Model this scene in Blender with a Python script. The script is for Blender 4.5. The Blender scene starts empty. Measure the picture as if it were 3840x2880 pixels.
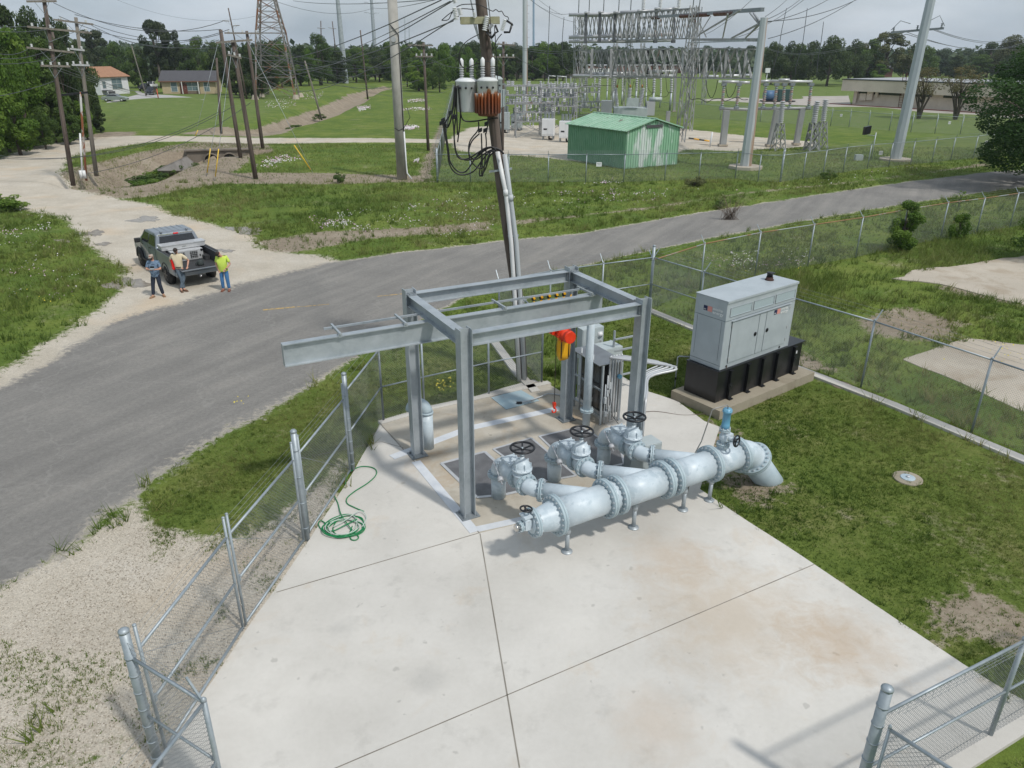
import bpy, math, random
import numpy as np
from mathutils import Matrix, Vector
random.seed(7); RNG=np.random.default_rng(7)
sc=bpy.context.scene; COL=sc.collection; R=math.radians
# ---------------------------------------------------------------- camera
HC=9.2
CM=np.array([[0.999987,0.002091,0.004723],[-0.005165,0.404883,0.914354],[0,0.914366,-0.404888]])
FPX=2800.0
cam=bpy.data.cameras.new('camera'); co=bpy.data.objects.new('camera',cam); COL.objects.link(co)
cam.sensor_width=36; cam.lens=FPX/3840*36; cam.clip_end=4000; cam.clip_start=.1
co.matrix_world=Matrix([[CM[0][i],CM[1][i],-CM[2][i],[0,0,HC][i]] for i in range(3)]+[[0,0,0,1]])
sc.camera=co
# ---------------------------------------------------------------- world, sun, exposure
SUN=Vector((.53,-.50,1.0)).normalized()
sun_el=math.asin(SUN.z); sun_az=math.atan2(SUN.x,SUN.y)
w=bpy.data.worlds.new('World'); sc.world=w; w.use_nodes=True
nt=w.node_tree; N=nt.nodes; K=nt.links
bg=N['Background']; sky=N.new('ShaderNodeTexSky'); sky.sky_type='NISHITA'; sky.sun_disc=False
sky.sun_elevation=sun_el; sky.sun_rotation=sun_az; sky.air_density=1.3; sky.dust_density=3.0; sky.ozone_density=1.5
tc=N.new('ShaderNodeTexCoord'); mp=N.new('ShaderNodeMapping'); mp.inputs['Scale'].default_value=(1,1,3.2)
nz=N.new('ShaderNodeTexNoise'); nz.inputs['Scale'].default_value=2.6; nz.inputs['Detail'].default_value=7; nz.inputs['Roughness'].default_value=.55
rp=N.new('ShaderNodeValToRGB'); rp.color_ramp.elements[0].position=.36; rp.color_ramp.elements[1].position=.66
rp.color_ramp.elements[0].color=(.62,.62,.62,1); rp.color_ramp.elements[1].color=(.97,.97,.97,1)
n2=N.new('ShaderNodeTexNoise'); n2.inputs['Scale'].default_value=5; n2.inputs['Detail'].default_value=6
cr=N.new('ShaderNodeValToRGB'); cr.color_ramp.elements[0].position=.3; cr.color_ramp.elements[1].position=.75
cr.color_ramp.elements[0].color=(3.1,3.75,4.4,1); cr.color_ramp.elements[1].color=(5.3,5.7,6.1,1)
mx=N.new('ShaderNodeMix'); mx.data_type='RGBA'
K.new(tc.outputs['Generated'],mp.inputs['Vector']); K.new(mp.outputs[0],nz.inputs['Vector']); K.new(mp.outputs[0],n2.inputs['Vector'])
K.new(nz.outputs[0],rp.inputs[0]); K.new(rp.outputs[0],mx.inputs['Factor']); K.new(sky.outputs[0],mx.inputs['A']); K.new(n2.outputs[0],cr.inputs[0]); K.new(cr.outputs[0],mx.inputs['B'])
K.new(mx.outputs['Result'],bg.inputs[0]); bg.inputs[1].default_value=.115
sl=bpy.data.lights.new('sun','SUN'); sl.energy=2.15; sl.angle=R(3.5); sl.color=(1,.96,.9)
so=bpy.data.objects.new('sun',sl); COL.objects.link(so); so.rotation_euler=SUN.to_track_quat('Z','Y').to_euler(); so.location=(20,-20,40)
sc.view_settings.view_transform='Standard'; sc.view_settings.look='None'; sc.view_settings.exposure=0.29; sc.view_settings.gamma=1
# ---------------------------------------------------------------- geometry helpers
def ray(x,y): return (x-1920)*CM[0]-(y-1440)*CM[1]+FPX*CM[2]
def at(x,y,z=0.0):            # world point seen at a photo pixel, at height z
    d=ray(x,y); t=(z-HC)/d[2]; return Vector((t*d[0],t*d[1],z))
def atd(x,y,P):               # world point seen at a pixel, at the distance of point P
    d=ray(x,y); t=(d[0]*P[0]+d[1]*P[1])/(d[0]**2+d[1]**2); return Vector((t*d[0],t*d[1],HC+t*d[2]))
def atD(x,y,z=0.0): return at(x*1.736,y*1.736,z)
def rot(a): return Vector((math.cos(a),math.sin(a),0)),Vector((-math.sin(a),math.cos(a),0))
ROOT={}
def tag(o,label=None,cat=None,group=None,kind=None):
    for k,v in (('label',label),('category',cat),('group',group),('kind',kind)):
        if v: o[k]=v
    return o
def thing(name,label,cat,loc=(0,0,0),rz=0,group=None):
    o=bpy.data.objects.new(name,None); COL.objects.link(o); o.location=loc; o.rotation_euler=(0,0,rz); o.empty_display_size=.2
    return tag(o,label,cat,group)
class MB:
    def __init__(s,T=None): s.v=[];s.f=[];s.m=[];s.T=T;s.mi=0;s.sm=[]
    def add(s,vs,fs,smooth=False):
        b=len(s.v)
        if s.T is not None: vs=[s.T@Vector(v) for v in vs]
        s.v.extend([tuple(v) for v in vs]); s.f.extend([tuple(b+i for i in f) for f in fs]); s.m.extend([s.mi]*len(fs)); s.sm.extend([smooth]*len(fs)); return s
    def box(s,c,d,u=(1,0,0),up=(0,0,1)):
        u=Vector(u).normalized(); up=Vector(up).normalized(); w_=up.cross(u).normalized(); c=Vector(c)
        vs=[c+u*(d[0]/2*i)+w_*(d[1]/2*j)+up*(d[2]/2*k) for i in (-1,1) for j in (-1,1) for k in (-1,1)]
        return s.add(vs,[(0,1,3,2),(4,6,7,5),(0,4,5,1),(2,3,7,6),(0,2,6,4),(1,5,7,3)])
    def bar(s,p,q,a,b=None,up=(0,0,1)):      # rectangular bar from p to q
        p=Vector(p);q=Vector(q); d=q-p; L=d.length
        if L<1e-6: return s
        d/=L; up=Vector(up)
        if abs(d.dot(up))>.98: up=Vector((1,0,0))
        w_=up.cross(d).normalized(); u2=d.cross(w_); b=b or a
        vs=[P+w_*(a/2*i)+u2*(b/2*j) for P in (p,q) for i,j in ((-1,-1),(1,-1),(1,1),(-1,1))]
        return s.add(vs,[(3,2,1,0),(4,5,6,7),(0,1,5,4),(1,2,6,5),(2,3,7,6),(3,0,4,7)])
    def cyl(s,p,q,r,r2=None,n=12,caps=True,smooth=True):
        p=Vector(p);q=Vector(q); r2=r if r2 is None else r2; d=(q-p).normalized()
        a=Vector((0,0,1)) if abs(d.z)<.9 else Vector((1,0,0)); u=d.cross(a).normalized(); v=d.cross(u)
        vs=[P+(u*math.cos(2*math.pi*i/n)+v*math.sin(2*math.pi*i/n))*rr for P,rr in ((p,r),(q,r2)) for i in range(n)]
        s.add(vs,[(i,(i+1)%n,n+(i+1)%n,n+i) for i in range(n)],smooth)
        if caps: s.f+= [tuple(len(s.v)-2*n+i for i in range(n-1,-1,-1)),tuple(len(s.v)-n+i for i in range(n))]; s.m+=[s.mi]*2; s.sm+=[False]*2
        return s
    def tube(s,pts,r,n=8,caps=True,close=False,rs=None):
        pts=[Vector(p) for p in pts]; m=len(pts); rings=[]; pu=None
        for i,P in enumerate(pts):
            if close: d=pts[(i+1)%m]-pts[i-1]
            else: d=pts[min(i+1,m-1)]-pts[max(i-1,0)]
            if d.length<1e-9: d=Vector((0,0,1))
            d.normalize()
            if pu is None:
                a=Vector((0,0,1)) if abs(d.z)<.9 else Vector((1,0,0)); u=d.cross(a).normalized()
            else: u=(pu-d*pu.dot(d)); u=u.normalized() if u.length>1e-6 else d.orthogonal().normalized()
            pu=u; v=d.cross(u); rr=rs[i] if rs else r
            rings.append([P+(u*math.cos(2*math.pi*k/n)+v*math.sin(2*math.pi*k/n))*rr for k in range(n)])
        fs=[]
        for i in range(m if close else m-1):
            a=i*n;b=((i+1)%m)*n
            fs+=[(a+k,a+(k+1)%n,b+(k+1)%n,b+k) for k in range(n)]
        s.add([p for r_ in rings for p in r_],fs,True)
        if caps and not close:
            b=len(s.v)-m*n; s.f+=[tuple(b+i for i in range(n-1,-1,-1)),tuple(len(s.v)-n+i for i in range(n))]; s.m+=[s.mi]*2; s.sm+=[False]*2
        return s
    def lathe(s,c,axis,prof,n=16,smooth=True):   # prof: (distance along axis, radius)
        c=Vector(c); d=Vector(axis).normalized(); a=Vector((0,0,1)) if abs(d.z)<.9 else Vector((1,0,0)); u=d.cross(a).normalized(); v=d.cross(u)
        vs=[c+d*h+(u*math.cos(2*math.pi*i/n)+v*math.sin(2*math.pi*i/n))*max(r,1e-4) for h,r in prof for i in range(n)]
        fs=[(j*n+i,j*n+(i+1)%n,(j+1)*n+(i+1)%n,(j+1)*n+i) for j in range(len(prof)-1) for i in range(n)]
        fs+=[tuple(range(n-1,-1,-1)),tuple((len(prof)-1)*n+i for i in range(n))]
        return s.add(vs,fs,smooth)
    def sphere(s,c,r,n=12,sc_=(1,1,1),u=(1,0,0),up=(0,0,1)):
        c=Vector(c);u=Vector(u).normalized();up=Vector(up).normalized();w_=up.cross(u); m=max(4,n//2+1)
        vs=[];fs=[]
        for j in range(m+1):
            t=math.pi*j/m
            for i in range(n):
                a=2*math.pi*i/n; vs.append(c+u*(r*sc_[0]*math.sin(t)*math.cos(a))+w_*(r*sc_[1]*math.sin(t)*math.sin(a))+up*(r*sc_[2]*math.cos(t)))
        for j in range(m):
            for i in range(n): fs.append((j*n+i,(j+1)*n+i,(j+1)*n+(i+1)%n,j*n+(i+1)%n))
        return s.add(vs,fs,True)
    def prism(s,poly,z0,z1,smooth=False):
        n=len(poly); vs=[(p[0],p[1],z0) for p in poly]+[(p[0],p[1],z1) for p in poly]
        return s.add(vs,[tuple(range(n-1,-1,-1)),tuple(range(n,2*n))]+[(i,(i+1)%n,n+(i+1)%n,n+i) for i in range(n)])
    def ibeam(s,p,q,h,bf,tf=.014,tw=.01,up=(0,0,1)):
        p=Vector(p);q=Vector(q);d=(q-p).normalized();up=Vector(up); w_=up.cross(d).normalized(); up=d.cross(w_)
        o=up*(h/2-tf/2)
        s.bar(p+o,q+o,bf,tf,up=up); s.bar(p-o,q-o,bf,tf,up=up); s.bar(p,q,tw,h-2*tf,up=up); return s
    def torus(s,c,axis,Rr,r,n=32,k=8):
        c=Vector(c);d=Vector(axis).normalized();u=d.orthogonal().normalized();v=d.cross(u)
        return s.tube([c+(u*math.cos(2*math.pi*i/n)+v*math.sin(2*math.pi*i/n))*Rr for i in range(n)],r,n=k,close=True)
    def build(s,name,mat,parent=None,world=False,bevel=0):
        me=bpy.data.meshes.new(name); vs=s.v
        if world and parent is not None:
            r_=parent
            while r_.parent: r_=r_.parent
            Ti=(Matrix.Translation(r_.location)@r_.rotation_euler.to_matrix().to_4x4()).inverted(); vs=[tuple(Ti@Vector(v)) for v in vs]
        me.from_pydata(vs,[],s.f)
        ms=mat if isinstance(mat,(list,tuple)) else [mat]
        for m_ in ms: me.materials.append(m_)
        if len(ms)>1: me.polygons.foreach_set('material_index',s.m)
        me.polygons.foreach_set('use_smooth',s.sm); me.update()
        o=bpy.data.objects.new(name,me); COL.objects.link(o); o.parent=parent
        if bevel:
            b=o.modifiers.new('bevel','BEVEL'); b.width=bevel; b.segments=2; b.limit_method='ANGLE'
        return o
def npmesh(name,V,F,mat,parent=None,col=None,matidx=None,smooth=False,k=4):
    me=bpy.data.meshes.new(name); V=np.asarray(V,np.float32); F=np.asarray(F,np.int32); nf=len(F)
    me.vertices.add(len(V)); me.vertices.foreach_set('co',V.ravel()); me.loops.add(nf*k); me.loops.foreach_set('vertex_index',F.ravel())
    me.polygons.add(nf); me.polygons.foreach_set('loop_start',np.arange(0,nf*k,k,dtype=np.int32)); me.polygons.foreach_set('loop_total',np.full(nf,k,np.int32))
    if smooth: me.polygons.foreach_set('use_smooth',np.ones(nf,bool))
    if matidx is not None: me.polygons.foreach_set('material_index',np.asarray(matidx,np.int32))
    me.update(calc_edges=True)
    for m_ in (mat if isinstance(mat,(list,tuple)) else [mat]): me.materials.append(m_)
    if col is not None:
        for nm,arr in col.items():
            a=me.attributes.new(nm,'FLOAT_COLOR','POINT'); a.data.foreach_set('color',np.asarray(arr,np.float32).ravel())
    o=bpy.data.objects.new(name,me); COL.objects.link(o); o.parent=parent; return o
def copy_tree(o,parent=None):
    c=o.copy(); COL.objects.link(c); c.parent=parent
    for ch in list(o.children): copy_tree(ch,c)
    return c
# ---------------------------------------------------------------- materials
def newmat(name):
    m=bpy.data.materials.new(name); m.use_nodes=True; nt=m.node_tree; return m,nt,nt.nodes,nt.links,nt.nodes['Principled BSDF']
def ramp(N,stops):
    r_=N.new('ShaderNodeValToRGB'); e=r_.color_ramp.elements
    while len(e)<len(stops): e.new(.5)
    for i,(p,c) in enumerate(stops): e[i].position=p; e[i].color=(*(c if isinstance(c,(tuple,list)) else (c,c,c)),1)
    return r_
def noise(N,K,vec,scale,detail=5,rough=.55,dist=0):
    n=N.new('ShaderNodeTexNoise'); n.inputs['Scale'].default_value=scale; n.inputs['Detail'].default_value=detail; n.inputs['Roughness'].default_value=rough; n.inputs['Distortion'].default_value=dist
    if vec is not None: K.new(vec,n.inputs['Vector'])
    return n.outputs[0]
def mixc(N,K,f,a,b,mode='MIX'):
    m=N.new('ShaderNodeMix'); m.data_type='RGBA'; m.blend_type=mode
    for s_,v in (('Factor',f),('A',a),('B',b)):
        if hasattr(v,'is_output'): K.new(v,m.inputs[s_])
        else: m.inputs[s_].default_value=(*v,1) if isinstance(v,(tuple,list)) else v
    return m.outputs['Result']
def mth(N,K,op,a,b=None,c=None,clamp=False):
    m=N.new('ShaderNodeMath'); m.operation=op; m.use_clamp=clamp
    for i,v in enumerate((a,b,c)):
        if v is None: continue
        if hasattr(v,'is_output'): K.new(v,m.inputs[i])
        else: m.inputs[i].default_value=v
    return m.outputs[0]
def M(name,c,rough=.6,metal=0,c2=None,scale=3,lo=.35,hi=.65,bump=0,bscale=40,rust=None,rustamt=.6,spec=None,stretch=(1,1,1),c3=None,s3=25):
    m,nt,N,K,B=newmat(name); tc=N.new('ShaderNodeTexCoord'); mp=N.new('ShaderNodeMapping'); mp.inputs['Scale'].default_value=stretch
    K.new(tc.outputs['Object'],mp.inputs['Vector']); v=mp.outputs[0]
    B.inputs['Roughness'].default_value=rough; B.inputs['Metallic'].default_value=metal
    if spec is not None: B.inputs['Specular IOR Level'].default_value=spec
    out=None
    if c2:
        r_=ramp(N,[(lo,c),(hi,c2)]); K.new(noise(N,K,v,scale,6,.6),r_.inputs[0]); out=r_.outputs[0]
    if c3:
        r_=ramp(N,[(.42,0.0),(.62,1.0)]); K.new(noise(N,K,v,s3,4),r_.inputs[0]); out=mixc(N,K,mth(N,K,'MULTIPLY',r_.outputs[0],.5),out or c,c3)
    if rust:
        r_=ramp(N,[(rustamt,0.0),(min(rustamt+.06,1),1.0)]); K.new(noise(N,K,v,scale*.7,8,.65,.4),r_.inputs[0]); out=mixc(N,K,r_.outputs[0],out or c,rust)
    if out is None: B.inputs['Base Color'].default_value=(*c,1)
    else: K.new(out,B.inputs['Base Color'])
    if bump:
        b=N.new('ShaderNodeBump'); b.inputs['Strength'].default_value=bump; b.inputs['Distance'].default_value=.02; K.new(noise(N,K,v,bscale,4),b.inputs['Height']); K.new(b.outputs[0],B.inputs['Normal'])
    return m
galv=M('galvanized_steel',(.27,.31,.335),.5,.4,(.46,.50,.53),1.6,.3,.7,.05,30,c3=(.42,.46,.48),s3=9)
galv_dark=M('weathered_galvanized_steel',(.15,.17,.185),.55,.4,(.26,.29,.31),1.4,.3,.7,c3=(.3,.33,.35),s3=7)
fence_m=M('fence_galvanized',(.27,.315,.345),.5,.4,(.36,.405,.435),5)
wire_m=M('chain_link_wire',(.25,.27,.28),.5,.3)
pipe_m=M('pale_blue_pipe_paint',(.50,.575,.625),.42,0,(.56,.63,.675),4,.4,.62,.02,20,c3=(.40,.475,.52),s3=3.2,rust=(.41,.49,.54),rustamt=.56)
pipe_dk=M('blue_grey_pipe_paint',(.33,.41,.46),.5,0,(.40,.48,.52),3)
bolt_m=M('bolt_steel',(.34,.39,.42),.35,.6)
black_m=M('black_paint',(.010,.011,.014),.38)
dark_m=M('black_tank_paint',(.008,.009,.011),.3,0,(.016,.017,.02),2)
gen_m=M('grey_enclosure_paint',(.36,.405,.43),.45,0,(.395,.44,.465),1.2,.3,.7,c3=(.31,.35,.375),s3=2)
box_m=M('grey_cabinet_paint',(.36,.41,.42),.5,0,(.42,.47,.48),2)
ss_m=M('stainless_steel',(.36,.37,.37),.33,.85,(.26,.26,.26),1.5,stretch=(1,1,.3))
alu_m=M('aluminium',(.46,.47,.48),.4,.35,(.56,.57,.58),4)
pvc_m=M('grey_pvc_conduit',(.42,.45,.47),.5)
pvcw_m=M('white_pvc',(.72,.73,.73),.5,0,(.6,.61,.62),2)
orange_m=M('orange_hoist_paint',(.78,.05,.012),.38,0,(.62,.035,.01),6)
yellow_m=M('yellow_vinyl',(.80,.42,.01),.45,0,(.68,.33,.01),5)
ywl_m=M('yellow_guard_plastic',(.72,.47,.04),.5)
blue_m=M('light_blue_valve_paint',(.10,.28,.42),.4,0,(.14,.34,.48),6)
green_m=M('green_hose_rubber',(.004,.19,.06),.35)
wood_m=M('creosoted_pole_wood',(.045,.032,.026),.85,0,(.13,.10,.085),2.5,.3,.7,.3,14,stretch=(3,3,.25),c3=(.17,.14,.12),s3=2)
woodg_m=M('grey_weathered_pole_wood',(.13,.115,.10),.9,0,(.24,.22,.19),3,.3,.7,.3,14,stretch=(3,3,.25))
cable_m=M('black_cable',(.012,.012,.014),.45)
lwire_m=M('overhead_wire',(.10,.11,.12),.5,.4)
insul_m=M('grey_porcelain',(.42,.43,.45),.3)
insulw_m=M('white_polymer',(.70,.71,.72),.35)
brown_ins=M('brown_porcelain',(.09,.03,.018),.25)
conc_pole=M('concrete_pole',(.30,.29,.265),.85,0,(.38,.37,.34),1.2,stretch=(1,1,.4),c3=(.24,.235,.21),s3=3)
def rust_pole_mat():
    m=M('rust_streaked_galvanized_pole',(.42,.46,.48),.55,.25,(.52,.56,.58),2,stretch=(1,1,.06)); nt=m.node_tree;N=nt.nodes;K=nt.links;B=N['Principled BSDF']
    old=B.inputs['Base Color'].links[0].from_socket; tc=N.new('ShaderNodeTexCoord'); sx=N.new('ShaderNodeSeparateXYZ'); K.new(tc.outputs['Object'],sx.inputs[0])
    mp=N.new('ShaderNodeMapping'); mp.inputs['Scale'].default_value=(2,2,.12); K.new(tc.outputs['Object'],mp.inputs[0])
    f=mth(N,K,'ADD',mth(N,K,'MULTIPLY',sx.outputs[0],1.9),noise(N,K,mp.outputs[0],3,6)); r_=ramp(N,[(.70,0.0),(.98,1.0)]); K.new(f,r_.inputs[0])
    c=mixc(N,K,mth(N,K,'MULTIPLY',r_.outputs[0],.75),old,(.36,.19,.09)); K.new(c,B.inputs['Base Color']); return m
rpole_m=rust_pole_mat()
steel_lt=M('pale_galvanized_lattice',(.22,.23,.235),.6,.2,(.34,.35,.35),1,rust=(.20,.10,.06),rustamt=.62)
# ---------------------------------------------------------------- ground masks
def D(*pts): return np.array([[*atD(x,y)[:2]] for x,y in pts])
def F(*pts): return np.array([[*at(x,y)[:2]] for x,y in pts])
def sdist(P,poly):            # signed distance, positive inside
    x=P[:,0];y=P[:,1]; d=np.full(len(P),1e9); ins=np.zeros(len(P),bool); n=len(poly)
    for i in range(n):
        ax,ay=poly[i];bx,by=poly[(i+1)%n]; ex,ey=bx-ax,by-ay; L=ex*ex+ey*ey+1e-9
        t=np.clip(((x-ax)*ex+(y-ay)*ey)/L,0,1); d=np.minimum(d,np.hypot(x-ax-t*ex,y-ay-t*ey))
        c=((ay>y)!=(by>y)); xi=ax+(y-ay)/(by-ay+1e-12)*ex; ins^=(c&(x<xi))
    return np.where(ins,d,-d)
def soft(P,poly,w): return np.clip(.5+sdist(P,poly)/(2*w),0,1)
road_poly=F((-900,2950),(-300,2440),(0,2190),(260,2050),(430,1905),(600,1770),(720,1690),(870,1610),(1000,1540),(1110,1470),(1250,1385),(1440,1285),(1560,1215),(1650,1160),(1770,1095),(2000,1040),(2300,968),(2700,885),(3100,812),(3500,748),(3840,700),(4300,650),(5200,570),(5200,545),(4300,606),(3720,645),(3400,683),(3125,724),(2780,778),(2500,820),(2170,880),(1900,905),(1736,924),(1500,950),(1215,990),(1060,1025),(938,1058),(820,1092),(720,1124),(597,1155),(472,1190),(380,1232),(270,1300),(150,1375),(0,1458),(-400,1640),(-900,1860))
gravA=D((-60,350),(0,345),(70,325),(150,345),(130,375),(160,392),(160,405),(250,425),(330,440),(370,462),(440,478),(540,505),(560,535),(640,548),(700,552),(760,575),(640,620),(500,670),(300,760),(120,850),(-60,920),(-60,835),(0,800),(130,722),(200,680),(235,650),(262,615),(268,600),(262,575),(200,545),(170,500),(140,470),(0,438),(-60,430))
gravB=D((0,345),(60,318),(130,308),(170,297),(300,293),(500,296),(800,300),(1000,304),(1000,311),(800,309),(560,311),(400,306),(330,307),(250,318),(180,330),(120,350),(60,370))
subst=F((1690,520),(1760,478),(1880,472),(2160,474),(2510,478),(2800,508),(3070,530),(3060,545),(2760,565),(2600,558),(2560,560),(2530,578),(2440,590),(2170,605),(2000,588),(1800,575),(1700,562))
dirts=[D((150,405),(300,340),(400,318),(520,318),(560,330),(500,375),(430,400),(300,425),(220,425)),
 D((500,372),(640,372),(900,378),(935,392),(700,398),(500,394),(400,402),(430,385)),
 D((160,300),(230,283),(300,285),(280,295),(200,303)),
 D((560,520),(700,500),(900,492),(1060,480),(1060,498),(800,515),(700,532),(620,548),(570,545)),
 D((900,385),(955,260),(962,262),(925,392)),
 D((1120,478),(1400,452),(1600,420),(1700,410),(2000,375),(2140,350),(2140,358),(1800,400),(1500,434),(1300,462),(1120,486)),
 D((390,290),(470,272),(560,275),(590,280),(700,230),(780,195),(800,198),(720,240),(610,288),(560,295)),
 D((1850,690),(1960,660),(2080,700),(2040,740),(1880,720)),D((1580,690),(1700,740),(1800,800),(1700,790)),
 D((2010,1300),(2100,1270),(2230,1330),(2260,1420),(2150,1380),(2030,1350)),
 D((1545,1045),(1600,1000),(1700,1050),(1620,1090)),
 D((2020,620),(2212,590),(2212,660),(2100,640)),D((1260,860),(1600,930),(1580,990),(1480,900))]
lowgrav=D((-100,1340),(0,1262),(150,1190),(250,1110),(290,1080),(330,1130),(420,1160),(520,1165),(600,1125),(660,1060),(740,1000),(725,1075),(690,1180),(560,1390),(460,1560),(460,1800),(-400,1800))
lowgrass=D((150,1620),(300,1520),(340,1700),(-100,1700),(-60,1600))
slab1=F((3330,1040),(3560,1000),(3840,960),(4300,930),(4300,1200),(3840,1145),(3600,1085))
slab2=F((3380,1350),(3640,1275),(3840,1300),(4300,1330),(4300,1700),(3840,1545),(3600,1440))
parkr=F((2560,375),(2900,362),(3180,352),(3190,392),(3840,432),(3840,420),(4400,470),(4400,490),(3840,444),(3100,400),(2700,380))
yard=F((1425,1592),(2000,1425),(2150,1500),(2304,1399),(2428,1470),(2542,1507),(2640,1583),(2700,1605),(2622,1837),(3052,2121),(3611,2495),(3725,2566),(3900,2665),(3540,2893),(3150,3200),(2600,4000),(1920,4600),(900,4000),(450,3250),(560,2960),(610,2850),(760,2610),(925,2370),(1160,2030),(1330,1768))
flowers=[D((170,560),(230,590),(230,640),(90,660),(0,690),(0,600),(60,500)),D((0,450),(120,470),(120,520),(0,560)),D((660,470),(800,460),(830,500),(700,510)),
 D((560,345),(640,335),(660,350),(600,365),(540,362)),D((575,215),(640,212),(640,235),(570,238)),D((640,200),(700,195),(700,215),(650,225)),D((770,232),(800,230),(800,240),(775,242)),
 D((880,215),(920,213),(920,222),(880,222)),D((870,235),(930,233),(935,240),(870,240)),D((1130,420),(1300,410),(1550,398),(1500,425),(1200,470),(1130,450)),D((1550,415),(1850,380),(2050,345),(2060,352),(1850,395),(1560,430)),
 D((1200,392),(1330,390),(1350,398),(1220,402)),D((1500,560),(1760,530),(1760,570),(1550,600)),D((1100,520),(1130,400),(700,470),(800,520)),D((860,272),(905,270),(905,282),(865,282)),D((880,340),(905,338),(905,352),(880,352))]
def hills(x,y):
    return .06*np.sin(x*.21+1)*np.cos(y*.17)+.05*np.sin(x*.07-y*.11)
# drainage ditch: polyline centre, half widths, depth
ditch=[np.array(atD(x,y,-1.5)[:2]) for x,y in ((240,428),(300,402),(370,380),(430,362),(468,350))]
ditch2=[np.array(atD(x,y,-1.6)[:2]) for x,y in ((520,311),(575,300),(620,290),(670,272),(740,240),(790,210),(850,196))]
CA=np.array(at(700,572)[:2]); CB=np.array(at(935,566)[:2]); CN=np.array([(CB-CA)[1],-(CB-CA)[0]])/np.hypot(*(CB-CA)); ditch.append((CA+CB)/2); ditchb=[np.array(at(790,567)[:2])+CN*.6,np.array(at(878,567)[:2])+CN*.6]
def pl_dist(P,pl):
    d=np.full(len(P),1e9)
    for i in range(len(pl)-1):
        a,b=pl[i],pl[i+1]; e=b-a; t=np.clip(((P-a)@e)/(e@e),0,1); d=np.minimum(d,np.hypot(*(P-a-t[:,None]*e).T))
    return d
def ground_z(P):
    z=np.zeros(len(P)); d=np.minimum(pl_dist(P,ditch),pl_dist(P,ditchb)+.2); z-=1.7*np.clip((4.4-d)/3.2,0,1)*(((P-CA)@CN)>.2)
    d2=pl_dist(P,ditch2); z-=1.9*np.clip((4.4-d2)/2.8,0,1)
    cross=soft(P,gravB,.6); z*=(1-np.clip(cross*2-.0,0,1))
    keep=np.maximum.reduce([soft(P,road_poly,1.5),soft(P,yard,2)])
    far=np.clip((P[:,1]-24)/30,0,1)
    z+=hills(P[:,0],P[:,1])*far*(1-keep)
    # shallow roadside swale
    return z
def axis(lo,hi,c0,c1,s0,gr):
    a=[c0]
    while a[-1]<c1: a.append(a[-1]+s0)
    s=s0
    while a[-1]<hi: s=min(s*gr,60); a.append(a[-1]+s)
    s=s0; b=[c0]
    while b[-1]>lo: s=min(s*gr,60); b.append(b[-1]-s)
    return np.array(sorted(b[1:]+a))
gx=axis(-2500,2500,-16,14,.16,1.035); gy=axis(-300,3000,5,34,.16,1.018)
X,Y=np.meshgrid(gx,gy); P=np.stack([X.ravel(),Y.ravel()],1); Z=ground_z(P)
ny,nx=X.shape; idx=np.arange(nx*ny).reshape(ny,nx); FQ=np.stack([idx[:-1,:-1],idx[:-1,1:],idx[1:,1:],idx[1:,:-1]],-1).reshape(-1,4)
dist=np.hypot(P[:,0],P[:,1]); wd=np.clip(dist*.012,.15,3)
grav=np.zeros(len(P))
for pl,w_ in ((gravA,1.0),(gravB,.9),(subst,1.2),(lowgrav,.6)): grav=np.maximum(grav,soft(P,pl,w_))
grav*=1-.5*soft(P,lowgrass,.8)
rd=sdist(P,road_poly); yd=sdist(P,yard)
grav=np.maximum(grav,np.clip(.5+(rd+.22)/.8,0,1)*np.where(dist<70,.75,.55))
dirt=np.zeros(len(P))
for pl in dirts: dirt=np.maximum(dirt,soft(P,pl,.9))
dirt=np.maximum(dirt,.6*np.clip(.5+(yd+.1)/.5,0,1))
dd=pl_dist(P,ditch); d2=pl_dist(P,ditch2)
dirt=np.maximum(dirt,np.clip((6.0-dd)/1.5,0,1)*np.clip((dd-.7)/.3,0,1)); lft=(P[:,0]*.63+P[:,1]*.0>-1e9); dirt=np.maximum(dirt,np.clip((3.9-d2)/.8,0,1)*np.clip((d2-.8)/.4,0,1)*((P@np.array([-.86,.5]))>(np.array(ditch2[2])@np.array([-.86,.5])-1.5)))
lawn=soft(P,F((2304,1399),(2428,1470),(2700,1605),(2622,1837),(3725,2566),(4300,2900),(4300,1900),(3840,1745),(2430,1190),(2100,1290)),.4)
lawn=np.maximum(lawn,soft(P,F((1290,1765),(1425,1592),(2050,1435),(1900,1250),(1500,1330),(1000,1540),(700,1750),(560,1990),(1100,2060)),.6))
mow=np.clip(soft(P,F((300,480),(400,350),(1100,350),(1000,430),(760,500)),4)+soft(P,F((1850,260),(3900,260),(3900,540),(3000,480),(2500,460),(1900,460)),5),0,1)
fl=np.zeros(len(P))
for pl in flowers: fl=np.maximum(fl,soft(P,pl,1.5))
col=np.stack([grav,dirt,lawn,mow],1)
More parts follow.
